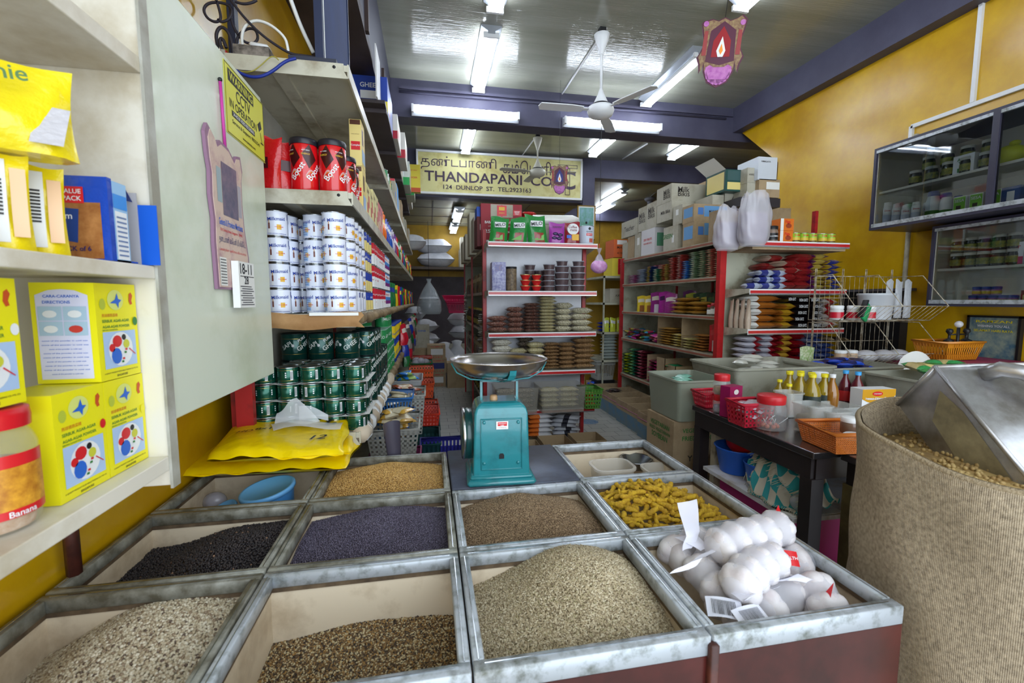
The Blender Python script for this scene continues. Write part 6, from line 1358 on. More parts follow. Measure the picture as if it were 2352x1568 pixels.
o = carton(.26,.25,.2,CG2,[('f','AXION',.14,INKK,.15,.1)]).build('carton',None,(2.56,6.0,1.422));tag(o,'grey carton lettered axion on the far right shelf','carton')
for k in range(3): packP('sr',.2,.15,.04,foil(130,60,60) if k else foil(30,40,140))[0].put((2.5,6.05,1.003+k*.05),'flat packet on the far right shelf, %s' % lay(k,3),'flat packets on the far right shelf')
for k in range(3): pouchP((190,200,60),.09,.2,.05,(210,210,210),None,k,'detergent_pouch').put((2.5+k*.1,5.97,1.003),'yellow green pouch on the far right shelf, %s' % ('left','middle','right')[k],'yellow green pouches')
for k in range(8): packP('blf',.22,.16,.05,foil(60,130,200) if k > 5 else foil(170,180,176))[k % 3].put((2.56,6.02,.602+k*.045),'pale bag piled on the lowest far right shelf, %s' % lay(k,8),'pale bags on the far right shelf')
bsk((2.5,6.1,.30),.3,.3,.28,(180,180,172),'white crate low on the far right shelf',nx=12,nz=1);m = MB();m.box(2.36,2.64,5.96,6.24,0,.298,BLACK);o = m.build('dark_stand');tag(o,'dark stand under the white crate','stand')
# black chair like stand and hanging pink bag between the middle and right shelves
e = empty('hanging_bag',aty(1376,600,4.9),'pink filled clear bag hanging on a cord between the shelves','plastic bag')
m = MB();m.sphere((0,0,-.06),.10,mat('pink_contents',(190,110,180),.4,dirt=(230,180,224),dscale=25,damt=.7,coat=.6),16,10,(1,.8,.8));m.build('pink_contents',e)
m = MB();m.lathe([(.06,.0),(.03,.06),(.008,.09),(.025,.13),(.03,.15)],clearmat('bag_film',()),12,caps=(False,False));m.build('bag_top',e)
m = MB();m.tube([(0,0,.09),(0,0,.2)],.004,REDL,5);m.tube([(0,0,.2),(0,0,4.05 - e.location[2])],.003,BLACK,5);m.build('cord',e)
e2.name = 'framed_picture'

# snacks on the run: stacks of small packets
def rstack(u0,u1,z,n,h,c,what,where,c2=None,dep=.16,xo=0,film=True,rows=1):
    y0,y1 = yu(u1),yu(u0);w_ = (y1 - y0)*.96
    key = ('rs',c,round(w_,2),h);P = packP(key,w_,dep,h,foil(*c),foil(*c2) if c2 else None,(.3,.7) if c2 else (.25,.75),nv=2)
    for k in range(n): P[k % 2].put((XR+.03+dep / 2+xo+random.uniform(-.006,.008),(y0+y1) / 2+random.uniform(-.006,.006),z+.002+k*h),'%s, %s in %s' % (what,lay(k,n),where),'packets on the right shelf run',rz=PI / 2+random.uniform(-.08,.08),nm='sweet_packet' if h < .02 else 'spice_packet' if h < .035 else 'snack_packet')
W1 = 'the %s sweet stack, upper shelf'
for k,(u0,u1,n,c,nm,c2) in enumerate(((1440,1461,6,(196,110,160),'pink',(220,190,210)),(1461,1478,9,(190,200,214),'clear silver',None),(1478,1495,10,(50,80,150),'blue',(210,190,90)),(1495,1511,8,(70,150,120),'sea green',(220,220,200)),(1511,1531,10,(206,190,110),'yellow',(180,90,70)),
        (1531,1548,13,(190,70,60),'red',(220,160,150)),(1548,1563,14,(196,80,70),'orange red',(220,190,180)),(1563,1578,10,(60,130,210),'bright blue',(170,200,230)),(1578,1597,14,(150,176,140),'pale green',(210,216,200)),(1597,1616,14,(146,170,140),'grey green',(200,200,170)),(1616,1634,14,(206,120,110),'rose',(220,210,180)),(1634,1651,15,(210,110,96),'coral',(224,216,190)))):
    rstack(u0,u1,RL[1],n,.0195,c,nm+' sweet packet',W1 % ORD[k],c2,.15)
for k in range(6): m = MB();m.lathe([(.055,0),(.055,.17)],mat('pink_noodle',(170,90,110),.35,coat=.4),14);o = m.build('noodle_roll',None,(2.9,yu(1480+k*13,2.9) - .1*0,RL[1]+.06+(.1 if k > 2 else 0)));o.rotation_euler = (0,-PI / 2,0);tag(o,'round pink noodle roll behind the sweets, %s from the far end' % ORD[k],'roll','pink noodle rolls')
def rpouch(u,z,c,c2,what,w_=.13,h=.2,x=2.70,seed=0,c3=None):
    pouchP(c,w_,h,.05,c2,c3,seed).put((x,yu(u),z+.002),what,None,rz=-.75)
rpouch(1466,RL[2],(220,190,40),(220,210,190),'yellow seasoning pouch, farthest on the second shelf',c3=(150,90,40));rpouch(1483,RL[2],(214,180,50),(226,220,200),'yellow and white pouch next to the farthest one',c3=(150,90,40))
rpouch(1501,RL[2],(130,30,110),(200,190,170),'large purple and white snack pouch',.17,.24,c3=(200,190,200));rpouch(1518,RL[2],(150,30,130),(60,20,70),'magenta snack pouch behind the large one',.15,.24);rpouch(1531,RL[2],(140,40,120),(200,190,180),'magenta snack pouch third in line',.14,.22);rpouch(1545,RL[2],(96,40,100),(60,90,60),'dull purple pouch, upper back',.14,.25,2.85)
for k,u in enumerate((1550,1566,1580,1596,1612,1628)): rpouch(u,RL[2],((170,180,60),(30,70,50),(40,90,60),(30,60,44),(36,74,50),(30,60,50))[k],(210,200,80) if k < 3 else (50,100,60),'dark green pouch at the back of the second shelf, %s' % ORD[k],.14,.22,2.86)
GF = (178,130,50)
for k,(u0,u1,n) in enumerate(((1538,1572,3),(1572,1612,3))): rstack(u0,u1,RL[2],n,.045,GF,'golden brown flat packet','the %s flat pile, second shelf' % ('left','right')[k],None,.2)
rstack(1545,1585,RL[2]+.135,1,.04,GF,'golden brown flat packet laid across','the top of the second shelf pile',None,.2)
def jarP(r,h,body,lidc,lh=.02,name='jar',lab=None,clear=False,txt=None,neck=.9):
    m = MB();m.lathe([(r*.94,0),(r,.006),(r,h*.78),(r*neck,h*.88),(r*neck,h)],body,20);l = MB();l.lathe([(r*neck+.003,h - lh*.4),(r*neck+.004,h+lh*.8),(r*neck*.9,h+lh),(0,h+lh)],lidc,20)
    parts = [('lid',l)]
    if lab: q = MB();q.lathe([(r+.0008,h*.15),(r+.0008,h*.65)],lab,20,caps=(False,False));(txt and q.text(txt[0],txt[1],txt[2],z=h*.42,cyl=r+.0014,ang=-1.9));(txt and q.text(txt[0],txt[1],txt[2],z=h*.42,cyl=r+.0014,ang=-1.2));parts.append(('paper_label',q))
    return Proto(name,'jar',m,parts)
SPJ = jarP(.04,.1,mat('spice_content',(96,80,66),.3,coat=.6),col(180,30,40,.35),lab=PAPER)
for k,(u,s_) in enumerate(((1622,.85),(1632,1.0),(1643,1.2))): SPJ.put((2.70,yu(u) ,RL[2]+.002),'small spice jar with a red lid on the second shelf, %s' % ('shortest','middle','tallest')[k],'red lidded spice jars',sc=s_)
# third shelf
r = random.Random(9);MIXC = [(40,120,70),(160,40,80),(40,90,190),(190,60,150),(30,60,50),(210,190,80),(60,160,200),(120,30,50),(200,120,130)]
for k in range(34):
    c = MIXC[k % 9];P = packP(('mix',c),.13,.1,.03,foil(*c),foil(*MIXC[(k+4) % 9]),nv=2);u = 1430+(k % 9)*9+r.uniform(-3,3);lvl = k // 9
    P[k % 2].put((2.68+r.uniform(-.02,.12)+lvl*.01,yu(u),RL[3]+.003+lvl*.034),'small colourful packet in the mixed pile on the third shelf','mixed small packets',rz=r.uniform(0,3),ry=r.uniform(-.2,.2),rx=r.uniform(-.2,.2))
for (ua,ub,lb) in ((1510,1562,'left open cardboard box of golden packets on the third shelf'),(1565,1622,'right open cardboard box of golden packets on the third shelf')):
    y0,y1 = yu(ub),yu(ua);m = MB();t = .005
    m.box(2.86,2.86+t,y0,y1,0,.32,CARD);m.box(2.66,2.86,y1 - t,y1,0,.32,CARD);m.box(2.64,2.99,y0,y1,0,t,CARD);m.box(2.86,2.99,y0,y0+t,0,.32,CARD);o = m.build('open_carton',None,(0,0,RL[3]+.002));tag(o,lb,'carton')
for k,(u0,u1,n) in enumerate(((1514,1545,7),(1542,1566,5),(1568,1590,4),(1592,1624,6))): rstack(u0,u1,RL[3]+.007,n,.028,((178,134,60),(184,160,80),(170,160,100),(176,120,60))[k],'golden flat packet','the %s pile inside the third shelf boxes' % ORD[k],(206,190,130) if k in (1,2) else None,.2)
rpouch(1634,RL[3]+.02,(190,30,40),(200,60,60),'red pouch standing by the red post on the third shelf',.1,.26,c3=(220,200,200));rpouch(1646,RL[3]+.02,(190,30,40),(210,80,80),'red pouch half hidden by the red post',.1,.24)
# fourth shelf (low)
for k,(u0,u1,n,c,c2,nm) in enumerate(((1428,1444,7,(170,180,40),(60,110,40),'lime yellow'),(1444,1463,9,(26,96,76),(120,170,110),'teal green'),(1463,1482,9,(110,34,50),(160,90,100),'maroon'),(1488,1520,7,(150,40,90),(90,20,50),'crimson'),(1520,1546,7,(40,140,90),(220,120,60),'green and orange'),(1550,1580,6,(60,110,60),(190,170,60),'olive'),(1582,1616,6,(160,150,50),(60,80,40),'yellow olive'))):
    rstack(u0,u1,RL[4]+.003,n,.04,c,nm+' packet','the %s stack on the lowest shelf' % ORD[k],c2,.2)
for (u,h,lb) in ((1483,.34,'first'),(1522,.34,'second'),(1546,.28,'third')):
    y = yu(u);m = MB();m.box(2.63,2.98,y - .12,y - .114,0,h,CARD);m.box(2.63,2.636,y - .12,y+.06,0,h,CARD) if lb != 'first' else None;m.box(2.63,2.98,y - .12,y+.03,-.0,.004,CARD);o = m.build('cardboard_divider',None,(0,0,RL[4]+.002));tag(o,'cardboard box side standing between stacks on the lowest shelf, %s from the far end' % lb,'cardboard')
for k in range(12): c = MIXC[(k*2) % 9];P = packP(('mix',c),.13,.1,.03,foil(*c),None,nv=2);P[0].put((2.75+.1*(k % 2),3.8+(k // 2)*.32,.05+.03*(k % 2)),'dark packet on the floor under the right shelf run','packets under the right run',rz=k)
# floor cartons along the run
BLB = mat('blue_carton_side',(86,130,166),.6,dirt=(120,130,120),dscale=6,damt=.5)
y = 3.42
for k in range(9):
    d = .30;m = MB();w_,h,t = .44,.27,.006;hb = h*.58
    for b in ((0,t,0,d),(w_ - t,w_,0,d),(t,w_ - t,0,t),(t,w_ - t,d - t,d)): m.box(b[0],b[1],b[2],b[3],0,hb,BLB);m.box(b[0],b[1],b[2],b[3],hb,h,CARD)
    m.box(t,w_ - t,t,d - t,0,t,CARD);m.tube([(-.003,.0,hb+.05),(-.003,d,hb+.045)],.003,col(210,120,180),5)
    o = m.build('open_carton',None,(2.16+.012*(k % 2)+.015*k,y,0));tag(o,'open carton with a blue lower half in the floor row, %s from the front' % ORD[k],'carton','row of open cartons on the floor');
    if k in (1,2,6,8):
        for q in range(6): P = packP(('bx',k),.16,.1,.035,foil(*{1: (200,110,60),2: (150,90,60),6: (60,50,50),8: (40,90,220)}[k]),WHITE if k == 1 else None,nv=2);P[q % 2].put((2.33+.1*(q % 2),y+.08+.06*(q // 2),.17+.015*q),'packet heaped inside the %s floor carton' % ORD[k],'packets in the %s floor carton' % ORD[k],rz=q)
    y += d+.006
m = MB();m.disc(0,0,.12,.0008,mat('floor_drawing',(40,90,130),.6,dirt=(120,130,140),dscale=20,damt=.7),10,.12,'+z');o = m.build('floor_drawing',None,(*atz(1352,968,0)[:2],0));tag(o,'small blue chalk flower drawing on the tiled floor','drawing')

# ================================================================ right end shelves facing the front
e = empty('shelf_unit',(3.13,3.5,0),'red railed shelf unit on the right facing the front, full of rice and flour packets','shelf');of = (3.13,3.5,0);EX0,EX1,EY0,EY1 = 2.655,3.61,3.3,3.62;EL = [1.945,1.545,1.205,.89,.5]
prt('back_panel',e,[(EX0,EX1,EY1,EY1+.02,.1,2.0)],SH2,of);prt('upright',e,[(EX1 - .06,EX1 - .03,EY1 - .02,EY1+.02,0,2.28)],RED,of)
for z in EL: railshelf(e,of,EX0,EX1,EY0,EY1,z)
m = MB();m.box(EX0+.02,EX1 - .01,EY0+.02,EY1,1.88,1.915,CARD);o = m.build('shelf_liner');tag(o,'brown board under the top shelf of the right end unit','board')
# hanging white bags
WB = clearmat('milky_bag_film',(216,214,222),.5,.25);WB2 = mat('bag_stack_inside',(190,180,196),.5,dirt=(150,130,160),dscale=14,damt=.6,aniso=(1,1,6))
def hangbag(c,w_,h,label,seed):
    e = empty('hanging_bag',c,label,'plastic bag','milky bags hanging by the red post');r = random.Random(seed);ph = [r.uniform(0,6) for _ in range(4)]
    def fn(u,v):
        a = -2*PI*u;prof = (.96+.08*math.sin(PI*v))*(1 - .22*max(0,(v - .7) / .3))*(1 - .2*max(0,1 - v*8));k = 1+.05*math.sin(3*a+ph[0]+4*v)+.09*v*math.sin(11*a+ph[1]+5*v)+.03*math.sin(17*v+4*a)
        ca,sa = math.cos(a),math.sin(a);return (w_ / 2*prof*k*abs(ca) **.6*(1 if ca > 0 else -1),.07*prof*k*sa,h*v+.03*v*math.sin(2*a+ph[2]))
    m = MB();m.grid(fn,40,18,WB,True,True);m.build('bag_film',e)
    m = MB();m.rbox(-w_*.4,w_*.4,-.05,.05,.02,h*.66,.02,WB2);m.build('contents',e)
    m = MB()
    for sg in (-1,1): m.grid(lambda u,v: (w_*sg*(.12+.26*u),.01*math.sin(5*u)+.012*v,h*(.93+.16*math.sin(PI*u)*(.75+.25*v)) - .05*(1 - v)),8,3,WB)
    m.build('handles',e);m = MB();m.tube([(0,0,h*.98),Vector((2.62,3.6,2.17)) - Vector(c)],.002,WHITE,5);m.build('tie',e)
a = aty(1725,565,3.22);hangbag((a.x - .0,3.20,a.z - .0),.25,.40,'taller milky plastic bag hanging in front of the right shelf top',1)
a = aty(1685,565,3.3);hangbag((a.x - .03,3.34,a.z - .03),.22,.34,'lower milky plastic bag hanging against the red post',2)
DJ = jarP(.048,.115,mat('brown_content',(130,110,96),.35,coat=.5),BLACK,.022,lab=BLACK,txt=('DAAWAT',.06,WHITE))
for k,x in enumerate((2.80,2.905)): DJ.put((x,3.38,EL[0]+.002),'black labelled jar with a black lid on the right shelf, %s' % ('left','right')[k],'black labelled jars')
DJ.put((2.87,3.5,EL[0]+.002),'black labelled jar just behind the front two')
OB = col(214,110,30,.4)
for k in range(2):
    m = carton(.13,.1,.10,OB,[('f','Figs',.05,REDL,.07,.07)],[('f',.0,.03,0,.1,PAPER)]);m.disc(.08,.04,.028,-.002,col(150,60,30),14,.02);o = m.build('dates_box',None,(2.97,3.36,EL[0]+.002+k*.102));tag(o,'orange dried fruit box, %s of two' % ('lower','upper')[k],'box')
o = carton(.38,.02,.2,CG2).build('white_board',None,(2.85,3.58,EL[0]+.002));tag(o,'pale board standing behind the jars and cans','board')
mb,ml = tin(.036,.085,col(150,190,50,.3),[('Susu',.04,REDL,.065,-2.0,0),('Susu',.04,REDL,.065,-1.2,0)],[(.02,.045,col(210,180,60)),(.01,.02,col(90,40,24))]);CAN = Proto('fruit_can','can',mb,[('rims',ml)])
for k,x in enumerate((3.13,3.215,3.30,3.405,3.49)): CAN.put((x,3.37,EL[0]+.002),'lime green fruit can on the right shelf, %s from the left' % ORD[k],'lime green cans',rz=.1)
for k,x in enumerate((3.16,3.25)): CAN.put((x,3.47,EL[0]+.002),'lime green fruit can in the back row, %s' % ('left','right')[k],'lime green cans')
# second level
GE = 'packets on the right end unit'
def ep(key,c,c2,w_,h,n,x,z,what,where,d=.22,y=3.42,txt=None,band=(.25,.75),mtop=None,rz=0,jr=.13):
    P = packP(('ep',key),w_,d,h,foil(*c) if isinstance(c,tuple) else c,foil(*c2) if isinstance(c2,tuple) else c2,band,txt=txt);pile(P,x,y,z,h,n,what,where,GE,rz=rz,jr=jr,jx=.012,nm='biscuit_roll' if key == 'np' else 'rice_packet' if z < EL[1] - .1 and z > EL[2] - .01 else 'flour_packet')
NV = (52,60,136)
for (x,n,wd) in ((2.71,1,'far left'),(2.83,3,'left'),(2.95,3,'right')): ep('np',(176,186,206),NV,.15,.055,n,x,EL[1]+.002,'blue and silver roll packet','the %s column' % wd,d=.1,y=3.36,band=(.1,.6))
ep('np',(176,186,206),NV,.15,.055,3,2.86,EL[1]+.002,'blue and silver roll packet','the back column',d=.1,y=3.48,band=(.1,.6))
RDB = (140,34,36)
ep('rb',RDB,None,.17,.07,2,3.06,EL[1]+.002,'shiny red rice packet','the first red stack');ep('bg',(190,170,150),(150,40,40),.2,.06,2,3.07,EL[1]+.135,'beige and red packet','the pile over the first red stack')
ep('rb',RDB,None,.17,.06,5,3.20,EL[1]+.002,'shiny red rice packet','the second red stack');ep('bg',(190,170,150),(150,40,40),.2,.06,1,3.02,EL[1]+.25,'beige packet','a heap at the back',y=3.52);ep('rb',RDB,None,.17,.06,1,2.98,EL[1]+.17,'shiny red rice packet','a heap behind the silver rolls',y=3.54)
ep('pu',(100,24,110),(190,170,80),.15,.044,7,3.355,EL[1]+.002,'purple packet','the purple stack');ep('yb',(190,160,40),(60,70,150),.15,.044,6,3.505,EL[1]+.002,'yellow and blue packet','the right end stack')
# third level: orange rice packs, black packs
BTX = ('BASMATI',.07,BLACK)
OF = (170,104,40)
ep('bas',OF,PAPER,.3,.058,5,2.83,EL[2]+.002,'orange basmati rice packet','the front stack',band=(.05,.38),txt=None);ep('ba2',OF,(190,150,40),.15,.055,4,3.055,EL[2]+.002,'orange rice packet','the second orange stack')
BLK = (28,22,24)
ep('bk',BLK,None,.15,.055,5,3.20,EL[2]+.002,'black rice packet with white print','the left black stack',txt=('INDIA GATE',.08,WHITE));ep('bk',BLK,None,.15,.055,5,3.345,EL[2]+.002,'black rice packet with white print','the right black stack',txt=('INDIA GATE',.08,WHITE));ep('bk',BLK,None,.15,.055,1,3.09,EL[2]+.23,'black rice packet','a place above the orange stack')
ep('wr',(206,200,196),(170,30,40),.17,.065,4,3.50,EL[2]+.002,'white and red round rice bag','the right end stack',band=(.3,.7))
for k in range(4): m = MB();m.pouch(.05,.25,.05,foil(190,170,150),foil(160,100,50),k);o = m.build('packet',None,(2.675+.0*k,3.33+k*.07,EL[2]+.002),1.5);tag(o,'upright pale and copper packet at the left side, %s from the front' % ORD[k],'packet','upright copper packets')
# fourth level
SR = (150,34,44)
ep('sr',SR,(196,196,206),.17,.05,5,2.75,EL[3]+.002,'silver and red flour packet','the left flour stack',band=(.0,.55));ep('sr',SR,(196,196,206),.17,.05,6,2.91,EL[3]+.002,'silver and red flour packet','the second flour stack',band=(.0,.55));ep('rg',(140,26,34),(200,160,60),.15,.052,5,3.06,EL[3]+.002,'red packet with a gold stripe','the striped red stack');ep('dr',(120,14,22),None,.15,.07,4,3.19,EL[3]+.002,'dark red foil packet','the dark red stack')
ep('bs',(130,140,170),(60,80,140),.2,.045,6,3.35,EL[3]+.002,'blue silver packet','the loose blue pile',jr=.3);ep('bs',(130,140,170),(60,80,140),.2,.045,4,3.49,EL[3]+.002,'blue silver packet','the loose right pile',jr=.3)
o = carton(.26,.12,.09,col(110,30,110,.4)).build('box',None,(3.33,3.48,EL[3]+.28));tag(o,'purple box lying at the back over the blue silver packets','box');ep('cf',(166,146,110),(40,30,30),.2,.05,1,3.56,EL[3]+.19,'tan coffee packet','front of the purple box',y=3.36)
for k in range(5): ep('z%d' % (k % 3),((90,60,40),(60,60,70),(120,110,90))[k % 3],None,.17,.05,4,2.76+k*.19,EL[4]+.002,'dull packet','the %s stack on the bottom shelf' % ORD[k])

# ================================================================ counter tables
STT = mat('steel_top',(132,130,134),.2,metal=.9,dirt=(100,96,98),dscale=4,damt=.4);DKL = mat('dark_brown_laminate',(46,38,40),.45,dirt=(34,28,30),dscale=6)
p1 = atz(1868,1042,.83);TY0 = 1.495;TX0 = 1.535
e = empty('counter_table',(2.4,1.9,0),'dark framed counter table with a steel top on the right, jars and bottles on it','table');of = (2.4,1.9,0)
prt('table_top',e,[(TX0,3.3,TY0,2.345,.80,.83)],STT,of,bev=.004);prt('apron',e,[(TX0+.012,TX0+.03,TY0+.02,2.33,.71,.7995)],DKL,of);prt('apron',e,[(TX0+.03,3.28,TY0+.012,TY0+.03,.71,.7995)],DKL,of)
for (x,y) in ((TX0+.01,TY0+.01),(TX0+.01,2.27),(3.2,TY0+.01),(3.2,2.27)): prt('leg',e,[(x,x+.06,y,y+.06,0,.7095)],DKL,of)
prt('side_panel',e,[(TX0+.075,TX0+.17,2.22,2.26,0,.7)],mat('chipped_cream',(196,186,162),.5,dirt=(110,96,76),dscale=12,damt=.3),of);prt('low_shelf',e,[(TX0 - .01,2.3,TY0+.075,2.20,.49,.51)],mat('white_board_edge',(206,206,210),.5,dirt=(170,150,120),dscale=4,damt=.2),of);prt('back_panel',e,[(2.3,2.32,TY0+.05,2.3,.1,.79)],DKL,of)
m = MB();m.box(1.60,2.1,1.66,2.15,.1,.48,col(170,20,110,.5));o = m.build('magenta_box');tag(o,'magenta box on the floor under the counter shelf','box')
e = empty('counter_table',(2.4,1.1,0),'nearer counter table with a dark steel edge and a rough pale leg','table');of = (2.4,1.1,0)
prt('table_top',e,[(1.655,3.2,.7,1.485,.797,.829)],STT,of,bev=.004);prt('apron',e,[(1.675,1.69,.72,1.47,.70,.7965)],DKL,of);prt('leg',e,[(1.67,1.72,1.40,1.48,0,.6995)],mat('olive_leg',(120,108,70),.5,dirt=(84,74,50),dscale=9),of);prt('leg',e,[(1.735,1.80,1.33,1.40,0,.6995)],mat('chipped_cream'),of)
for (x,y) in ((1.68,.72),(3.1,.72),(3.1,1.4)): prt('leg',e,[(x,x+.05,y,y+.05,0,.6995)],DKL,of)
o = openbox(.2,.2,.32,clearmat('grey_bin',(190,190,186),.9,.4)).build('plastic_bin',None,(1.90,1.30,.25));tag(o,'grey plastic bin under the nearer counter table','bin');m = MB();m.box(1.78,2.05,1.2,1.42,0,.248,DKL);o = m.build('bin_stand');tag(o,'dark block under the grey plastic bin','stand')
# blue tubs and cloth under the counter
BT = col(30,90,190,.35)
def bowl(loc,r,h,label):
    m = MB();m.lathe([(r*.72,0),(r*.95,h*.9),(r*1.04,h),(r*.97,h),(r*.70,.008),(0,.008)],BT,28);o = m.build('blue_basin',None,loc);tag(o,label,'basin')
bowl((1.66,2.10,.512),.115,.14,'blue basin with a red bag under the counter, farther one');bowl((1.645,1.90,.512),.082,.12,'blue basin under the checked cloth, nearer one')
m = MB();m.sphere((0,0,0),.10,mat('red_bag_film',(190,30,30),.3,bump=.5,bscale=20),16,10,(1,1,.8));m.sphere((.03,-.1,-.03),.05,MATS['red_bag_film'],12,8);o = m.build('red_bag',None,(1.70,2.09,.68));tag(o,'crumpled red plastic bag in the farther blue basin','plastic bag')
def checker():
    m = bpy.data.materials.new('teal_check_cloth');m.use_nodes = True;nt = m.node_tree;b = nt.nodes['Principled BSDF'];uv = nt.nodes.new('ShaderNodeAttribute');uv.attribute_name = 'cuv';ck = nt.nodes.new('ShaderNodeTexChecker');ck.inputs['Scale'].default_value = 7
    ck.inputs['Color1'].default_value = lin((196,190,174))+(1,);ck.inputs['Color2'].default_value = lin((46,146,150))+(1,);nt.links.new(uv.outputs['Vector'],ck.inputs['Vector']);nt.links.new(ck.outputs[0],b.inputs['Base Color']);b.inputs['Roughness'].default_value = .9;return m
CKM = checker();uvs = []
m = MB();NU,NVv = 44,34
def cloth(u,v):
    x = 1.575+.17*u;y = 1.92 - .36*v+.02*math.sin(6*u);hh = .80 - .05
    prof = .73 - .20*max(0,v - .35) **1.2 - .14*max(0,.25 - v) - .26*max(0,.22 - u) **1.0*(v > .0)
    z = prof+.018*math.sin(13*v+5*u)+.014*math.sin(21*u+4*v)+.01*math.sin(31*v)
    x -= .05*(1 - u)*math.sin(PI*v) ;x += .012*math.sin(17*v+2*u)
    return (x,y,max(.516,z - .22*(1 - u) **2*(.4+.6*v)))
m.grid(cloth,NU,NVv,CKM);m.grid(lambda u,v: (cloth(0,v)[0]+.004 - .012*math.sin(3*v)*u,cloth(0,v)[1]+.01*math.sin(9*u),max(.516,cloth(0,v)[2] - .13*u*(.3+v))),10,NVv,CKM)
me = m.mesh('checked_cloth');at_ = me.attributes.new('cuv','FLOAT_VECTOR','POINT');n1 = (NU+1)*(NVv+1)
cu_ = [(i / NU*.8,j / NVv*1.3,0.01) for j in range(NVv+1) for i in range(NU+1)]+[(-i / 10*.4,j / NVv*1.3,0.01) for j in range(NVv+1) for i in range(11)]
at_.data.foreach_set('vector',np.array(cu_,np.float32).ravel());o = bpy.data.objects.new('checked_cloth',me);COL.objects.link(o);tag(o,'bundled teal and cream checked cloth stuffed under the counter','cloth')
m = MB()
for k in range(46): v = k / 46;q = cloth(0,v);m.tube([(q[0] - .002,q[1],max(.53,q[2] - .13*(.3+v))),(q[0] - .012+.004*(k % 3),q[1]+.004,max(.514,q[2] - .13*(.3+v) - .03))],.0012,mat('fringe',(190,184,160),.9),4)
for k in range(30): v = k / 30;q = cloth(.45,v);m.tube([(q[0] - .03,q[1],q[2]+.004),(q[0] - .07 - .01*(k % 2),q[1]+.006,q[2] - .012)],.0014,MATS['fringe'],4)
m.build('fringe',o)
m = MB();m.sphere((0,0,0),.05,clearmat('bag_film',()),12,8,(1,1,.8));o = m.build('plastic_bag',None,(1.62,1.62,.552));tag(o,'small clear bag on the low counter shelf beside the cloth','plastic bag')
m = MB();m.box(1.54,1.8,1.58,1.8,.5105,.5125,PAPER);o = m.build('newspaper');tag(o,'sheet of newspaper on the low counter shelf','paper')

# goods on the counter (table top height .83)
TZ = .832
def on(u,v): p = atz(u,v,TZ);return p.x,p.y
RB_ = (196,30,56)
x,y = on(1618,934);bsk((x+.05,y+.02,TZ),.16,.14,.085,RB_,'small crimson basket at the far left corner of the counter',nx=12,nz=3,hole=.45)
CLJ = clearmat('clear_jar',(220,224,226),.25,.06)
def clearjar(r,h,lidc,inside=None,lh=.026,nm='clear_jar'):
    m = MB();m.lathe([(r*.92,0),(r,.008),(r,h*.35),(r*.97,h*.37),(r,h*.4),(r,h*.75),(r*.9,h*.86),(r*.86,h)],CLJ,28,caps=(True,False));l = MB();l.lathe([(r*.9,h - .01),(r*.92,h+.006),(r*.92,h+lh - .004),(r*.86,h+lh),(0,h+lh)],lidc,28)
    ps = [('lid',l)]
    if inside: q = MB();q.lathe([(r*.85,.006),(r*.9,.02),(r*.85,h*.5),(0,h*.55)],inside,18);ps.append(('contents',q))
    return Proto(nm,'jar',m,ps)
LIDR = col(200,34,44,.35)
J1 = clearjar(.042,.075,LIDR,mat('sachet_mix',(170,170,186),.5,dirt=(90,80,110),dscale=60,damt=.9));J2 = clearjar(.045,.085,LIDR,mat('nut_mix',(170,130,80),.5,dirt=(120,84,50),dscale=60,damt=.8))
x,y = on(1655,945);J1.put((x,y,TZ),'small clear jar with a red lid, lower one of two stacked');J2.put((x,y,TZ+.102),'small clear jar of nuts with a red lid, stacked on top')
FLM = col(150,24,84,.35);x,y = on(1680,962)
m = carton(.095,.06,.165,FLM,[('f','Self-Raising',.06,WHITE,.047,.10),('f','Flour',.03,WHITE,.047,.085),('r','Flour',.03,WHITE,.03,.1)],[('r',.0,.06,.0,.08,PAPER)]);m.disc(.047,.135,.018,-.001,PAPER,14,.014);m.disc(.03,.135,.014,.0958,PAPER,14,.012,'+x');m.disc(.04,.04,.03,-.001,mat('pancake_print',(200,170,110),.5,dirt=(120,90,50),dscale=60),14,.034)
o = m.build('flour_box',None,(x,y+.02,TZ),.25);tag(o,'magenta self-raising flour box behind the crimson basket','box')
x,y = on(1712,978);bsk((x+.045,y+.03,TZ),.17,.14,.115,RB_,'larger crimson basket with square holes on the counter',nx=7,nz=5,hole=.55,flare=.86)
packs_in(x+.045,y+.03,TZ+.05,4,(200,190,200),'white packet lying in the larger crimson basket',sp=.03)
BJ = clearjar(.068,.135,LIDR,None,.03,'sweet_jar');x,y = on(1778,990);y += .05;x += .02;BJ.put((x,y,TZ),'large clear jar with a red lid holding lollipops')
for k in range(7):
    a = k*.9;m = MB();q = (x+.03*math.cos(a),y+.03*math.sin(a),TZ+.014);m.sphere((0,0,0),.011,mat('lolly_wrap',(214,150,70),.3,dirt=(190,50,90),dscale=90,damt=.9),10,7);
    o = m.build('lollipop',None,q);m = MB();m.tube([(0,0,.005),(-.04*math.cos(a*1.7),-.02,.045)],.0018,WHITE,5);m.build('stick',o);tag(o,'wrapped lollipop lying on its side in the large clear jar','lollipop','lollipops in the jar')
FT = clearmat('food_tub',(204,208,206),.38,.15)
def ftub(u,v,w_,d,h,label,inside=None,rz=0,dx=.05,dy=.05):
    x,y = on(u,v);e = openbox(w_,d,h,FT,flare=.86,rnd=.025,lip=.006).build('food_tub',None,(x+dx,y+dy,TZ),rz);tag(e,label,'tub')
    if inside: m = MB();m.rbox(-w_*.4,w_*.4,-d*.4,d*.4,.006,h*.6,.012,inside);m.build('contents',e)
ftub(1832,968,.11,.11,.13,'clear tub of orange goods behind the lollipop jar',mat('orange_mix',(196,130,80),.5,dirt=(150,80,60),dscale=50,damt=.8),dy=.12)
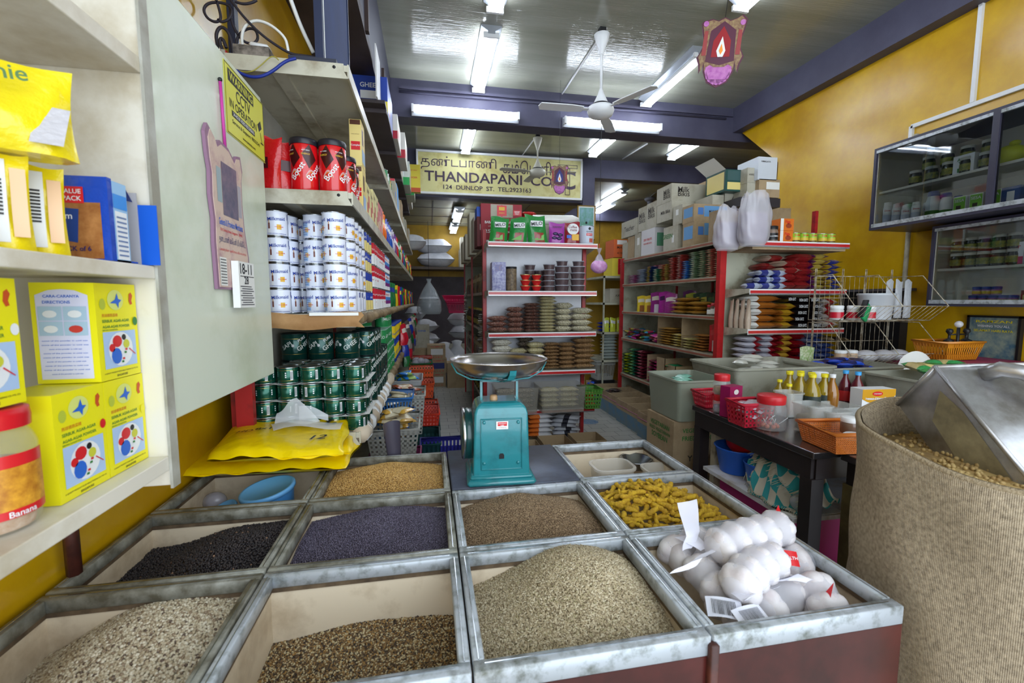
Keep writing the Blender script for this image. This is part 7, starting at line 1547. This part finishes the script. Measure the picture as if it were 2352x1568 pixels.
ftub(1862,1000,.12,.13,.135,'large clear tub of dark packets on the counter',mat('dark_mix',(110,112,106),.5,dirt=(150,144,90),dscale=40,damt=.8))
ftub(1925,1012,.12,.12,.115,'clear tub between the large tub and the orange basket',mat('pale_mix',(170,170,172),.5,dirt=(140,140,150),dscale=40,damt=.6),dx=.06,dy=.1)
ftub(1945,975,.2,.16,.05,'shallow clear tray holding crinkled film packets',None,dx=.14,dy=.2)
ftub(1880,940,.16,.14,.08,'flat lidless clear box behind the large tub',mat('orange_mix'),dx=.06,dy=.15)
x,y = on(1960,1045);bsk((x+.06,y+.10,TZ),.26,.22,.085,(206,116,44),'orange fine mesh basket on the counter beside the hessian sack',rz=-.12,nx=30,nz=9,hole=.45,flare=.86)
WJ = jarP(.035,.055,mat('brown_jar_content',(110,84,66),.3,coat=.5),WHITE,.015);WJ.put((x+.11,y+.12,TZ+.05),'little brown jar with a white lid in the orange basket');m = MB();m.lathe([(.04,0),(.042,.02),(.036,.024),(0,.022)],WHITE,20);o = m.build('white_tape_roll',None,(x+.06,y+.05,TZ+.045));tag(o,'round white lid lying in the orange basket','lid')
# bottles
def bottleP(r,h,liquid,cap,nm,lab=None,wide=1.0):
    m = MB();m.lathe([(r*.9,0),(r,.01),(r,h*.45),(r*.8,h*.62),(r*.36,h*.80),(r*.34,h*.92)],liquid,18);l = MB();l.lathe([(r*.42,h*.90),(r*.42,h*1.0),(0,h*1.0)],cap,14);ps = [('cap',l)]
    if lab: q = MB();q.lathe([(r+.0006,h*.1),(r+.0006,h*.4)],lab,18,caps=(False,False));ps.append(('paper_label',q))
    return Proto(nm,'bottle',m,ps)
OILM = mat('golden_oil',(206,176,30),.06,coat=.8,trans=.6);YC = col(226,210,30,.4)
OIL = bottleP(.045,.205,OILM,YC,'oil_bottle',col(50,60,56));OILS = bottleP(.034,.15,OILM,YC,'oil_bottle')
for k,(u,v,P_,lb) in enumerate(((1810,930,OIL,'far left of the tall ones'),(1835,925,OIL,'second of the tall ones'),(1838,935,OIL,'nearly hidden one of the tall ones'),(1860,930,OIL,'with a square label, centre'),(1862,940,OIL,'front centre'),(1890,935,OIL,'right of the tall ones'),(1788,928,OILS,'small, leftmost'),(1810,938,OILS,'small, second'))):
    x,y = on(u,v);P_.put((x+(.0 if k != 2 else -.01),y,TZ),'golden oil bottle with a yellow cap, '+lb,'oil bottles on the counter',rz=k,sc=(1,1,1 - .04*(k % 2)))
VB = bottleP(.036,.2,mat('amber_vinegar',(170,110,24),.06,coat=.8,trans=.3),WHITE,'vinegar_bottle');x,y = on(1908,938);VB.put((x,y,TZ),'amber bottle with a white cap beside the oil bottles')
SYB = bottleP(.037,.2,mat('dark_syrup',(90,16,34),.06,coat=.8),col(60,160,226,.35),'syrup_bottle',col(190,40,40))
for k,(u,v) in enumerate(((1938,925),(1966,930))): x,y = on(u,v);SYB.put((x,y,TZ),'dark red syrup bottle with a blue cap, %s' % ('left','right')[k],'syrup bottles')
JW = clearjar(.05,.14,WHITE,mat('purple_mix',(110,80,130),.5,dirt=(200,190,200),dscale=60,damt=.8));x,y = on(1880,912);JW.put((x,y,TZ),'clear jar with a wide white lid behind the oil bottles')
TEA = col(206,150,20,.4);x,y = on(1978,945)
m = carton(.2,.08,.125,WHITE,[('f','Instant Ginger Tea',.14,WHITE,.09,.072,.016)],[]);m.poly([(0,.125),(.2,.125),(.2,.09),(.17,.06),(.13,.045),(.07,.042),(.03,.055),(0,.07)],-.0012,TEA);m.disc(.09,.1,.032,-.002,REDL,18,.013);m.text('WAGH BAKRI',.045,WHITE,.09,-.0028,.1,h=.007);m.text('Instant Ginger Tea',.14,WHITE,.1,-.0028,.07,h=.015);m.disc(.09,.022,.012,-.0012,col(150,120,40),10,.009);m.disc(.04,.1,.022,.2012,REDL,14,.012,'+x');m.patch(.01,.07,.02,.035,.2012,TEA,'+x')
o = m.build('tea_box',None,(x,y,TZ),-.1);tag(o,'white and mustard instant ginger tea box beside the syrup bottles','box')
# crates behind
m = MB();m.box(1.90,4.2,2.36,3.08,0,.80,DKL);m.box(1.88,4.22,2.355,3.1,.801,.83,mat('crate_table_top',(120,104,84),.6));o = m.build('side_counter');tag(o,'low dark counter behind the steel table carrying grey crates','counter')
GC = mat('grey_crate_plastic',(150,150,136),.45,dirt=(120,116,98),dscale=6,damt=.3)
o = openbox(.75,.5,.19,GC,flare=.9,rnd=.03,lip=.012).build('plastic_crate',None,(2.26,2.68,.832));tag(o,'large olive grey crate behind the jars on the counter','crate')
for k in range(7): SPk = packP('clr',.14,.1,.04,clearmat('clear_pack',(200,200,190),.8,.2),nv=2);SPk[k % 2].put((2.15+.07*(k % 4),2.66+.07*(k // 3),.95+.012*k),'clear packet heaped in the large grey crate','clear packets in the large crate',rz=k)
o = openbox(.34,.4,.26,clearmat('milky_crate',(150,156,140),.8,.3),flare=.9,rnd=.03,lip=.01).build('plastic_crate',None,(1.66,2.62,.70));tag(o,'milky grey crate left of the counter, on a printed carton','crate')
for k in range(6): packP('grn',.12,.08,.03,foil(120,180,160),nv=2)[k % 2].put((1.64+.03*(k % 3),2.56+.03*k,.87+.01*k),'pale green packet in the milky grey crate','pale green packets',rz=k*2)
m = carton(.34,.34,.36,CARD,[('l','VEGETARIAN',.24,GRN,.17,.3),('l','FRIED VEGETARIAN',.26,GRN,.17,.26),('l','SOYBEAN',.2,GRN,.17,.22),('f','VEGETARIAN',.22,GRN,.17,.3),('f','FRIED FOOD',.22,GRN,.17,.25),('f','Y A O',.14,INKK,.17,.12),('f','SOY PROTEIN',.24,col(190,120,130),.17,.04)]);o = m.build('printed_carton',None,(1.49,2.46,.335));tag(o,'brown vegetarian food carton with green lettering left of the counter','carton')
o = carton(.32,.32,.332,CARDG).build('carton',None,(1.50,2.47,0));tag(o,'plain carton on the floor under the green lettered one','carton')
o = openbox(.6,.42,.17,GC,flare=.9,rnd=.03,lip=.012).build('plastic_crate',None,(2.92,2.66,.832));tag(o,'grey crate of blue snack packets, middle of the side counter','crate')
for k in range(9): packP('blu',.16,.1,.035,foil(30,80,200),foil(30,30,80),nv=2)[k % 2].put((2.76+.06*(k % 5),2.58+.09*(k // 5),.97+.012*(k % 4)),'bright blue snack packet in the middle crate','blue snack packets',rz=k*1.3,ry=.15)
o = openbox(.62,.42,.17,GC,flare=.9,rnd=.03,lip=.012).build('plastic_crate',None,(3.0,2.1,.834));tag(o,'grey crate on the steel table holding biscuit packets','crate')
for k in range(8): packP('bis',.17,.09,.045,foil(60,150,80),foil(200,180,120),nv=2)[k % 2].put((2.95+.07*(k % 4),2.08+.1*(k // 4),1.0+.02*(k // 3)),'green and cream biscuit packet in the near crate','biscuit packets',rz=k*1.1,ry=.1)
m = MB();m.pouch(.13,.16,.05,mat('floral_pack',(206,204,180),.3,dirt=(120,150,80),dscale=60),None,2);x = aty(1822,845,3.0).x
o = m.build('packet',None,(x - .02,2.86,.94));tag(o,'pale packet in a clear sleeve standing behind the oil bottles','packet')

# ================================================================ wire rack
WR = mat('rack_wire',(206,200,180),.4,dirt=(120,100,76),dscale=30,damt=.5);e = empty('wire_rack',(3.35,2.8,.83),'two tier cream wire rack standing behind the grey crates','rack')
def off(p): return (p[0] - 3.35,p[1] - 2.8,p[2] - .83)
RX0,RX1 = 2.93,3.75
for name,zb_,zl,zt_ in (('upper_basket',1.30,1.41,1.64),('lower_basket',.97,1.06,1.28)):
    m = MB();yb,yf,yl = 2.98,2.72,2.60
    for k in range(19): x = RX0+(RX1 - RX0)*k / 18;m.tube([off((x,yb,zt_)),off((x,yb,zb_)),off((x,yf,zb_)),off((x,yl,zl))],.0015,WR,4)
    for (y,z,r_) in ((yb,zt_,.003),(yb,(zt_+zb_) / 2,.002),(yb,zb_,.002),(yf,zb_,.003),(yl,zl,.003),((yb+yf) / 2,zb_,.002)): m.tube([off((RX0,y,z)),off((RX1,y,z))],r_,WR,5)
    for x in (RX0,(RX0+RX1) / 2,RX1): m.tube([off((x,yb,zt_)),off((x,(yb+yl) / 2,zt_)),off((x,yl,zl)),off((x,yf,zb_)),off((x,yb,zb_))],.0034,WR,6)
    m.build(name,e)
m = MB()
for x in (RX0+.05,RX0+.3,RX1 - .3,RX1 - .05): m.tube([off((x,2.99,.835)),off((x,2.99,1.70)),off((x+.012,2.99,1.70)),off((x+.012,2.99,.835))],.003,WR,5)
m.build('uprights',e)
m = MB();m.lathe([(.10,0),(.115,.18),(.122,.185),(.12,.2),(0,.2)],clearmat('milky_pail',(196,200,206),.9,.3),28);o = m.build('white_pail',None,(3.40,2.85,1.305));tag(o,'milky white pail in the upper basket of the wire rack','pail')
SJ = jarP(.045,.09,col(206,206,204,.4),WHITE,.018,lab=CRD)
for k,x in enumerate((3.04,3.16,3.26)): SJ.put((x,2.84 - .03*k,1.305),'white tub with a red label in the upper wire basket, %s' % ('left','middle','right')[k],'white and red tubs')
m = MB();m.rbox(-.04,.04,-.012,.012,0,.13,.006,col(30,150,90,.4));m.rbox(-.05,-.038,-.02,.02,0,.14,.004,BLACK);o = m.build('green_brush',None,(3.12,2.70,1.31));o.rotation_euler = (0,.5,.3);tag(o,'green and black brush like tool in the upper wire basket','tool')
SJ2 = jarP(.04,.08,mat('tan_jar',(190,160,130),.4),WHITE,.016)
for k,x in enumerate((3.1,3.2)): SJ2.put((x,2.84,.975),'tan jar with a white lid in the lower wire basket, %s' % ('left','right')[k],'tan jars')
for k,x in enumerate((3.34,3.5,3.64)): m = MB();m.sphere((0,0,0),.08,mat('crumpled_film',(200,200,206),.3,bump=.6,bscale=20),14,9,(1,.9,.6));o = m.build('crumpled_bag',None,(x,2.84,1.02));tag(o,'crumpled white bag in the lower wire basket, %s' % ('left','middle','right')[k],'plastic bag')
for k in range(3): m = MB();m.pouch(.07,.3,.04,mat('silver_strip',(170,172,176),.25,bump=.6,bscale=60),None,k);o = m.build('sachet_strip',None,(3.62+.09*k,2.93,1.31));tag(o,'tall silvery packet standing in the right of the wire rack, %s' % ('left','middle','right')[k],'packet')
# things on the wall side
m = MB();m.box(4.16,4.245,3.25,3.86,.86,1.535,mat('black_board',(24,24,28),.4));m.box(4.15,4.245,3.2,3.9,1.535,1.56,col(90,86,92));o = m.build('dark_cabinet');tag(o,'dark flat cabinet on the right wall behind the wire rack','cabinet')
bsk((3.80,2.62,1.02),.34,.24,.13,(206,130,30),'mustard orange slotted tray basket near the right wall',nx=16,nz=1,hole=.4,flare=.8)
m = MB();m.box(3.6,4.2,2.36,2.9,.832,1.015,mat('pink_box',(150,50,90),.6));o = m.build('pink_box');tag(o,'pink box under the mustard orange tray','box')
e = empty('stamp_carousel',(3.86,2.60,1.03),'black rubber stamp carousel in the mustard tray','stamp rack');m = MB();m.tube([(0,0,0),(0,0,.22)],.01,BLACK,8);m.tube([(-.08,0,.17),(.08,0,.17)],.006,BLACK,6);m.tube([(-.06,.03,.09),(.06,-.03,.09)],.006,BLACK,6);m.build('stand',e)
for (a,z,q) in ((-.08,.17,0),(.08,.17,0),(.06,.09,-.03)): m = MB();m.M = Matrix.Translation((a,q,z - .05));m.lathe([(.03,0),(.03,.008),(.008,.02),(.008,.05),(.022,.07),(.018,.09),(0,.095)],BLACK,12);m.build('stamp',e)
m = MB();m.sphere((0,0,.245),.025,clearmat('clear_knob',(220,220,226),.6,.05),12,8);m.build('knob',e)
m = MB();m.grid(lambda u,v: (-.16+.32*u,.05*v,.12*math.sin(PI*u) **.5*v),10,5,PAPER);o = m.build('paper_sheet',None,(3.42,2.50,.97));tag(o,'curled white paper standing behind the biscuit packets','paper')
e = empty('framed_picture',(4.2,2.62,1.0),'dark framed blue poster hanging on the yellow wall below the glass cabinet','picture')
m = MB();m.box(.02,.04,-.15,.15,0,.32,mat('poster_blue',(40,90,120),.4,dirt=(150,160,140),dscale=14,damt=.6));m.build('poster',e);m = MB()
for b in ((-.165,-.15,-.015,.335),(.15,.165,-.015,.335),(-.165,.165,-.015,0),(-.165,.165,.32,.335)): m.box(.01,.045,b[0],b[1],b[2],b[3],BLACK)
m.build('frame',e);m = MB()
for k,(t,w_,z) in enumerate((('RAMZAN',.22,.29),('WISHING YOU ALL',.2,.255),('SELAMAT HARI RAYA',.24,.22))): m.text(t,w_,(YC,WHITE,YC)[k],.0185,0,z,'-x',h=.018)
m.build('lettering',e)

# ================================================================ glass fronted wall cabinets
CF_ = mat('navy_frame',(52,50,66),.35);CIN = mat('cabinet_inside',(216,214,202),.45)
def gcab(x0,y0,y1,z0,z1,shelf_z,muls,label,sill=ALU):
    e = empty('glass_cabinet',((x0+4.25) / 2,(y0+y1) / 2,z0),label,'cabinet');of = ((x0+4.25) / 2,(y0+y1) / 2,z0);t = .02
    prt('carcass',e,[(x0,4.245,y0,y1,z0,z0+t),(x0,4.245,y0,y1,z1 - t,z1),(x0,4.245,y1 - t,y1,z0+t,z1 - t),(x0,4.245,y0,y0+t,z0+t,z1 - t)],CF_,of)
    prt('lining',e,[(4.225,4.244,y0+t,y1 - t,z0+t,z1 - t),(x0+.02,4.225,y1 - t - .004,y1 - t - .0005,z0+t,z1 - t),(x0+.02,4.225,y0+t,y1 - t,z0+t,z0+t+.003)],CIN,of)
    for s_ in shelf_z: prt('shelf',e,[(x0+.05,4.224,y0+t,y1 - t - .005,s_ - .018,s_)],CIN,of)
    prt('track',e,[(x0 - .004,x0+.02,y0+t,y1 - t,z0+t,z0+t+.03)],sill,of);prt('track',e,[(x0 - .002,x0+.02,y0+t,y1 - t,z1 - t - .022,z1 - t)],sill,of)
    for q in muls: prt('mullion',e,[(x0 - .003,x0+.03,q - .02,q+.02,z0+t,z1 - t)],CF_,of)
    edges = [y0+t]+sorted(muls)+[y1 - t]
    for a,b in zip(edges,edges[1:]):
        md = (a+b) / 2+.02
        m = MB();m.box(x0+.004 - of[0],x0+.008 - of[0],a+.02 - of[1],md - of[1],z0+t+.03 - of[2],z1 - t - .02 - of[2],glassmat());m.build('sliding_pane',e)
        m = MB();m.box(x0+.012 - of[0],x0+.016 - of[0],md - .05 - of[1],b - .02 - of[1],z0+t+.03 - of[2],z1 - t - .02 - of[2],glassmat());m.build('sliding_pane',e)
    return e
gcab(3.75,.9,3.25,2.05,2.73,(2.37,),(2.42,),'upper glass fronted cabinet on the yellow wall with shampoo and creams');gcab(3.95,.9,2.9,1.405,2.035,(1.70,),(),'lower glass fronted cabinet on the yellow wall with jars and face creams')
KJ = jarP(.04,.095,mat('dark_green_jar',(44,50,34),.2,coat=.6),col(200,200,190,.4),.016,lab=mat('jar_label_print',(170,164,60),.4,dirt=(60,90,50),dscale=50,damt=.7))
def rowj(P,x,ys,z,what,g,rz=PI / 2 - 1.57,sc=None):
    for k,y in enumerate(ys): P.put((x,y,z),'%s, %s from far end' % (what,ORD[k]),g,sc=sc)
rowj(KJ,3.85,[2.98 - .115*k for k in range(5)],2.372,'dark jar in the upper glass cabinet front row','dark herbal jars');rowj(KJ,3.98,[2.96 - .11*k for k in range(5)],2.372,'dark jar in the upper glass cabinet back row','dark herbal jars');rowj(KJ,3.97,[2.98 - .13*k for k in range(4)],2.486,'dark jar stacked high in the upper cabinet','dark herbal jars')
m = carton(.1,.13,.13,WHITE,[('l','ALOE',.08,GRN,.065,.1),('l','vera',.06,GRN,.065,.08)],[('l',.02,.1,.01,.04,GRN)]);AB = Proto('ointment_box','box',m);AB.put((3.83,2.58,2.372),'white box with a green leaf in the upper cabinet, nearer');AB.put((4.0,2.56,2.372),'white box with a green leaf in the upper cabinet, behind')
m = MB();m.sphere((0,0,.06),.09,mat('lime_bag',(206,214,40),.4,bump=.5,bscale=20),16,10,(.8,1.1,.7));m.sphere((0,-.03,.13),.03,MATS['lime_bag'],10,6,(1,1,.6));o = m.build('tied_bag',None,(3.88,2.42,2.372));tag(o,'lime yellow tied bag on the upper cabinet shelf','plastic bag')
SHM = MB();SHM.lathe([(.026,0),(.03,.006),(.03,.13),(.024,.145)],WHITE,14);l = MB();l.lathe([(.0245,.142),(.026,.146),(.024,.17),(0,.172)],WHITE,14);q = MB();q.lathe([(.0306,.03),(.0306,.08)],col(190,200,220),14,caps=(False,False));q.text('Dove',.04,CRD,z=.11,cyl=.031,ang=PI+.4);SHP = Proto('lotion_bottle','bottle',SHM,[('cap',l),('paper_label',q)])
for k in range(8): SHP.put((3.82+.11*(k // 4),3.16 - .075*(k % 4),2.075),'white lotion bottle in the upper cabinet, %s row, %s from the far end' % (('front','back')[k // 4],ORD[k % 4]),'white lotion bottles',rz=.3,sc=(1,1,(1.15,1.0,.85,.9)[k % 4]))
HS = MB();HS.lathe([(.036,0),(.042,.02),(.042,.12),(.03,.17)],WHITE,16);l = MB();l.lathe([(.031,.165),(.036,.17),(.03,.2),(0,.205)],BLT,16);q = MB();q.lathe([(.0428,.03),(.0428,.06)],GRN,16,caps=(False,False));HSP = Proto('shampoo_bottle','bottle',HS,[('cap',l),('paper_label',q)])
for k in range(4): HSP.put((3.84+.11*(k % 2),2.83 - .09*(k // 2),2.075),'white shampoo bottle with a blue cap, %s' % ('front left','back left','front right','back right')[k],'blue capped shampoo bottles',sc=1.05 - .08*k)
m = carton(.09,.08,.13,WHITE,[('l','SESA',.06,WHITE,.04,.1)],[('l',.004,.076,.035,.126,col(120,190,60)),('l',.03,.06,.04,.065,BLACK,2)]);GBp = Proto('hair_oil_box','box',m)
for k in range(6): GBp.put((3.82+.14*(k % 2),2.60 - .1*(k // 2) - .02*(k % 2),2.075),'green and white hair product box in the upper cabinet, %s' % ('first front','first back','second front','second back','third front','third back')[k],'green hair product boxes')
o = carton(.05,.1,.13,col(60,90,150,.4),[],[('l',.03,.07,.02,.1,WHITE)]).build('hair_dye_box',None,(3.82,2.30,2.075));tag(o,'blue hair dye box in the upper cabinet by the mullion','box');
# lower cabinet
rowj(KJ,4.02,[2.76 - .085*k for k in range(5)],1.702,'dark jar in the lower glass cabinet, bottom layer','herbal jars in the lower cabinet',sc=.98);rowj(KJ,4.02,[2.76 - .085*k for k in range(5)],1.813,'dark jar in the lower glass cabinet, upper layer','herbal jars in the lower cabinet',sc=.98)
FM = MB();FM = carton(.05,.085,.15,WHITE,[('l','Fair',.06,CRD,.045,.12)],[('l',.0,.085,0,.05,col(200,60,110))]);FMP = Proto('face_cream_box','box',FM)
for k in range(2): FMP.put((4.0,2.36 - .1*k,1.702),'pink and white face cream box on the lower cabinet shelf, %s' % ('farther','nearer')[k],'face cream boxes')
TB = MB();TB.grid(lambda u,v: (.018*math.cos(-2*PI*u)*(1 - .85*v),(.028+.008*v)*math.sin(-2*PI*u),.02+.15*v),16,6,mat('green_tube',(210,226,206),.3,dirt=(60,150,80),dscale=9,damt=.6),True,True);l = MB();l.lathe([(.018,0),(.02,.02),(0,.021)],GRN,14);TBP = Proto('face_wash_tube','tube',TB,[('cap',l)])
for k in range(2): TBP.put((4.02,2.18 - .085*k,1.702),'green and white face wash tube in the lower cabinet, %s' % ('farther','nearer')[k],'face wash tubes')
BLJ = jarP(.026,.045,col(150,90,160,.3),BLT,.014,lab=col(200,180,50))
for k in range(9): BLJ.put((4.0+.03*(k // 5),2.62 - .058*(k % 5),1.43+(0 if k < 5 else .0)),'little jar with a blue lid in the lower cabinet bottom row, %s' % ORD[k],'little blue lidded jars')
for k in range(3): BLJ.put((4.0,2.60 - .058*k,1.492),'little jar with a blue lid stacked on the row, %s' % ORD[k],'little blue lidded jars')
m = carton(.04,.05,.09,col(130,50,30,.4),[],[('l',.01,.04,.02,.06,YBL)]);RBX = Proto('balm_box','box',m)
for k in range(4): RBX.put((4.0,2.30 - .055*k,1.43),'small brown red balm box in the lower cabinet, %s' % ORD[k],'balm boxes')
for k in range(3): FMP.put((4.0,2.06 - .1*k,1.43),'face cream box at the bottom of the lower cabinet, %s' % ('farthest','middle','nearest')[k],'face cream boxes')

# ================================================================ hessian sack and scoop in the foreground
def hess():
    m = bpy.data.materials.new('hessian_weave');m.use_nodes = True;nt = m.node_tree;b = nt.nodes['Principled BSDF'];L = nt.links;b.inputs['Roughness'].default_value = .95
    tc = nt.nodes.new('ShaderNodeTexCoord');wv = [];at_ = nt.nodes.new('ShaderNodeAttribute');at_.attribute_name = 'cuv'
    for d_ in ('X','Y'): 
        w_ = nt.nodes.new('ShaderNodeTexWave');w_.bands_direction = d_;w_.inputs['Scale'].default_value = 34;w_.inputs['Distortion'].default_value = .8;w_.inputs['Detail'].default_value = 2;w_.inputs['Detail Scale'].default_value = 3;L.new(at_.outputs['Vector'],w_.inputs[0]);wv.append(w_)
    mx = nt.nodes.new('ShaderNodeMath');mx.operation = 'MULTIPLY';L.new(wv[0].outputs['Fac'],mx.inputs[0]);L.new(wv[1].outputs['Fac'],mx.inputs[1])
    n = nt.nodes.new('ShaderNodeTexNoise');n.inputs['Scale'].default_value = 130;n.inputs['Detail'].default_value = 3;L.new(tc.outputs['Object'],n.inputs[0])
    ad = nt.nodes.new('ShaderNodeMath');ad.operation = 'ADD';L.new(mx.outputs[0],ad.inputs[0]);L.new(n.outputs['Fac'],ad.inputs[1])
    r = nt.nodes.new('ShaderNodeValToRGB');r.color_ramp.elements[0].position = .3;r.color_ramp.elements[1].position = 1.25;r.color_ramp.elements[0].color = lin((92,80,64))+(1,);r.color_ramp.elements[1].color = lin((206,188,160))+(1,);L.new(ad.outputs[0],r.inputs[0]);L.new(r.outputs[0],b.inputs['Base Color'])
    bp = nt.nodes.new('ShaderNodeBump');bp.inputs['Strength'].default_value = .7;bp.inputs['Distance'].default_value = .003;L.new(ad.outputs[0],bp.inputs['Height']);L.new(bp.outputs[0],b.inputs['Normal']);return m
HM = hess();SCX,SCY,SR_ = 1.30,.74,.295
def sackp(u,v,r_off=0):
    a = -2*PI*u;z = 1.14*v;k = .93+.07*min(1,v*5)+.02*math.sin(2*a+1)+.018*math.sin(3*a+4*v)+.012*math.sin(5*a - 6*v)+.022*math.sin(26*v+1.5*a)*max(0,v - .6)*2+.012*math.sin(9*a+14*v)
    r = (SR_+r_off)*k*(1+.03*max(0,v - .85) / .15)
    c = (-.034*math.cos(a+2.2)+.010*math.sin(2*a+2.2)+.006*math.sin(5*a))*v*v
    return (SCX+r*math.cos(a),SCY+r*.97*math.sin(a),z+c)
m = MB();NU,NVv = 96,50;m.grid(sackp,NU,NVv,HM,True,True);n1 = NU*(NVv+1)
cu_ = [(i / NU*6.2,j / NVv*3.6,0) for j in range(NVv+1) for i in range(NU)]
def inner(u,v): p = sackp(1 - u,1 - .16*v,-.012);return (p[0],p[1],p[2]+(.006 if v == 0 else 0))
m.grid(inner,NU,8,HM,True,True);cu_ += [(i / NU*6.2,j / 8*.5,0) for j in range(9) for i in range(NU)]
me = m.mesh('hessian_sack');at_ = me.attributes.new('cuv','FLOAT_VECTOR','POINT');at_.data.foreach_set('vector',np.array(cu_,np.float32).ravel());sack = bpy.data.objects.new('hessian_sack',me);COL.objects.link(sack);tag(sack,'large open hessian sack in the right foreground','sack')
m = MB();m.tube([(lambda p: (p[0],p[1],p[2]))(sackp(k / 80,1,-.005)) for k in range(80)],.0065,mat('hessian_hem',(150,134,108),.95,bump=.6,bscale=200),8,True);m.build('hem',sack)
m = MB();r = random.Random(4)
for k in range(1500):
    rr = math.sqrt(r.random())*(SR_ - .035);a = r.uniform(0,2*PI);zz = 1.085 - .02*(rr / SR_)+r.uniform(-.004,.008)
    m.sphere((SCX+rr*math.cos(a),SCY+rr*math.sin(a),zz),r.uniform(.0042,.0056),mat('dried_bean',(196,172,116),.6,dirt=(150,120,70),dscale=30,damt=.5),6,4)
m.at(SCX,SCY);m.lathe([(.255,1.0),(.255,1.075),(0,1.082)],mat('dried_bean'),20)
o = m.build('dried_beans');tag(o,'pale dried beans filling the hessian sack','beans',kind='stuff')
def pd(u,v,d): return ray(u,v)*d+Vector((0,0,HZ))
O_ = pd(2148,842,1.08);A_ = pd(2352,1085,.890) - O_;B_ = pd(2058,932,1.2014) - O_
A_ = A_.normalized();B_ = (B_ - A_*B_.dot(A_)).normalized();C_ = A_.cross(B_)
if C_.dot(cR) < 0: C_ = -C_
# scoop local frame: x along C, y along B (away), z against A (up)
MS = Matrix((( C_.x,B_.x,-A_.x,O_.x),(C_.y,B_.y,-A_.y,O_.y),(C_.z,B_.z,-A_.z,O_.z),(0,0,0,1)))
SS = mat('scoop_steel',(196,198,204),.3,metal=.7,dirt=(130,126,122),dscale=7,damt=.5,bump=.1,bscale=6)
e = empty('metal_scoop',O_,'big dented metal scoop stuck into the hessian sack','scoop')
m = MB();m.M = MS;w_,d,L_ = .34,.16,.30;t = .003
m.rbox(0,w_,0,t*2,-L_,0,.003,SS);m.rbox(0,t*2,0,d,-L_,0,.003,SS);m.rbox(w_ - t*2,w_,0,d,-L_,0,.003,SS);m.rbox(0,w_,0,d,-t*2,0,.003,SS)
m.tube([(0,0,0),(w_,0,0)],.005,SS,8);m.tube([(0,0,0),(0,0,-L_)],.005,SS,8);m.tube([(0,0,0),(0,d,0)],.005,SS,8)
for i_,v_ in enumerate(m.v): m.v[i_] = v_ - O_
m.build('pan',e)
m = MB();m.M = MS;m.tube([(.09,-.004,-.03),(.10,-.035,-.04),(.13,-.045,-.06),(.19,-.045,-.13),(.2,-.03,-.16),(.2,-.002,-.17)],.018,SS,10)
for i_,v_ in enumerate(m.v): m.v[i_] = v_ - O_
m.build('handle',e)
m = MB();m.M = MS;m.add([(-.0012,.03,-.05),(-.0012,.10,-.09),(-.0012,.12,-.28),(-.0012,.03,-.28),(-.0012,.018,-.12)],[(0,1,2,3,4)],mat('worn_cream_patch',(176,166,132),.4,dirt=(120,112,90),dscale=10,damt=.4))
for i_,v_ in enumerate(m.v): m.v[i_] = v_ - O_
m.build('worn_patch',e)
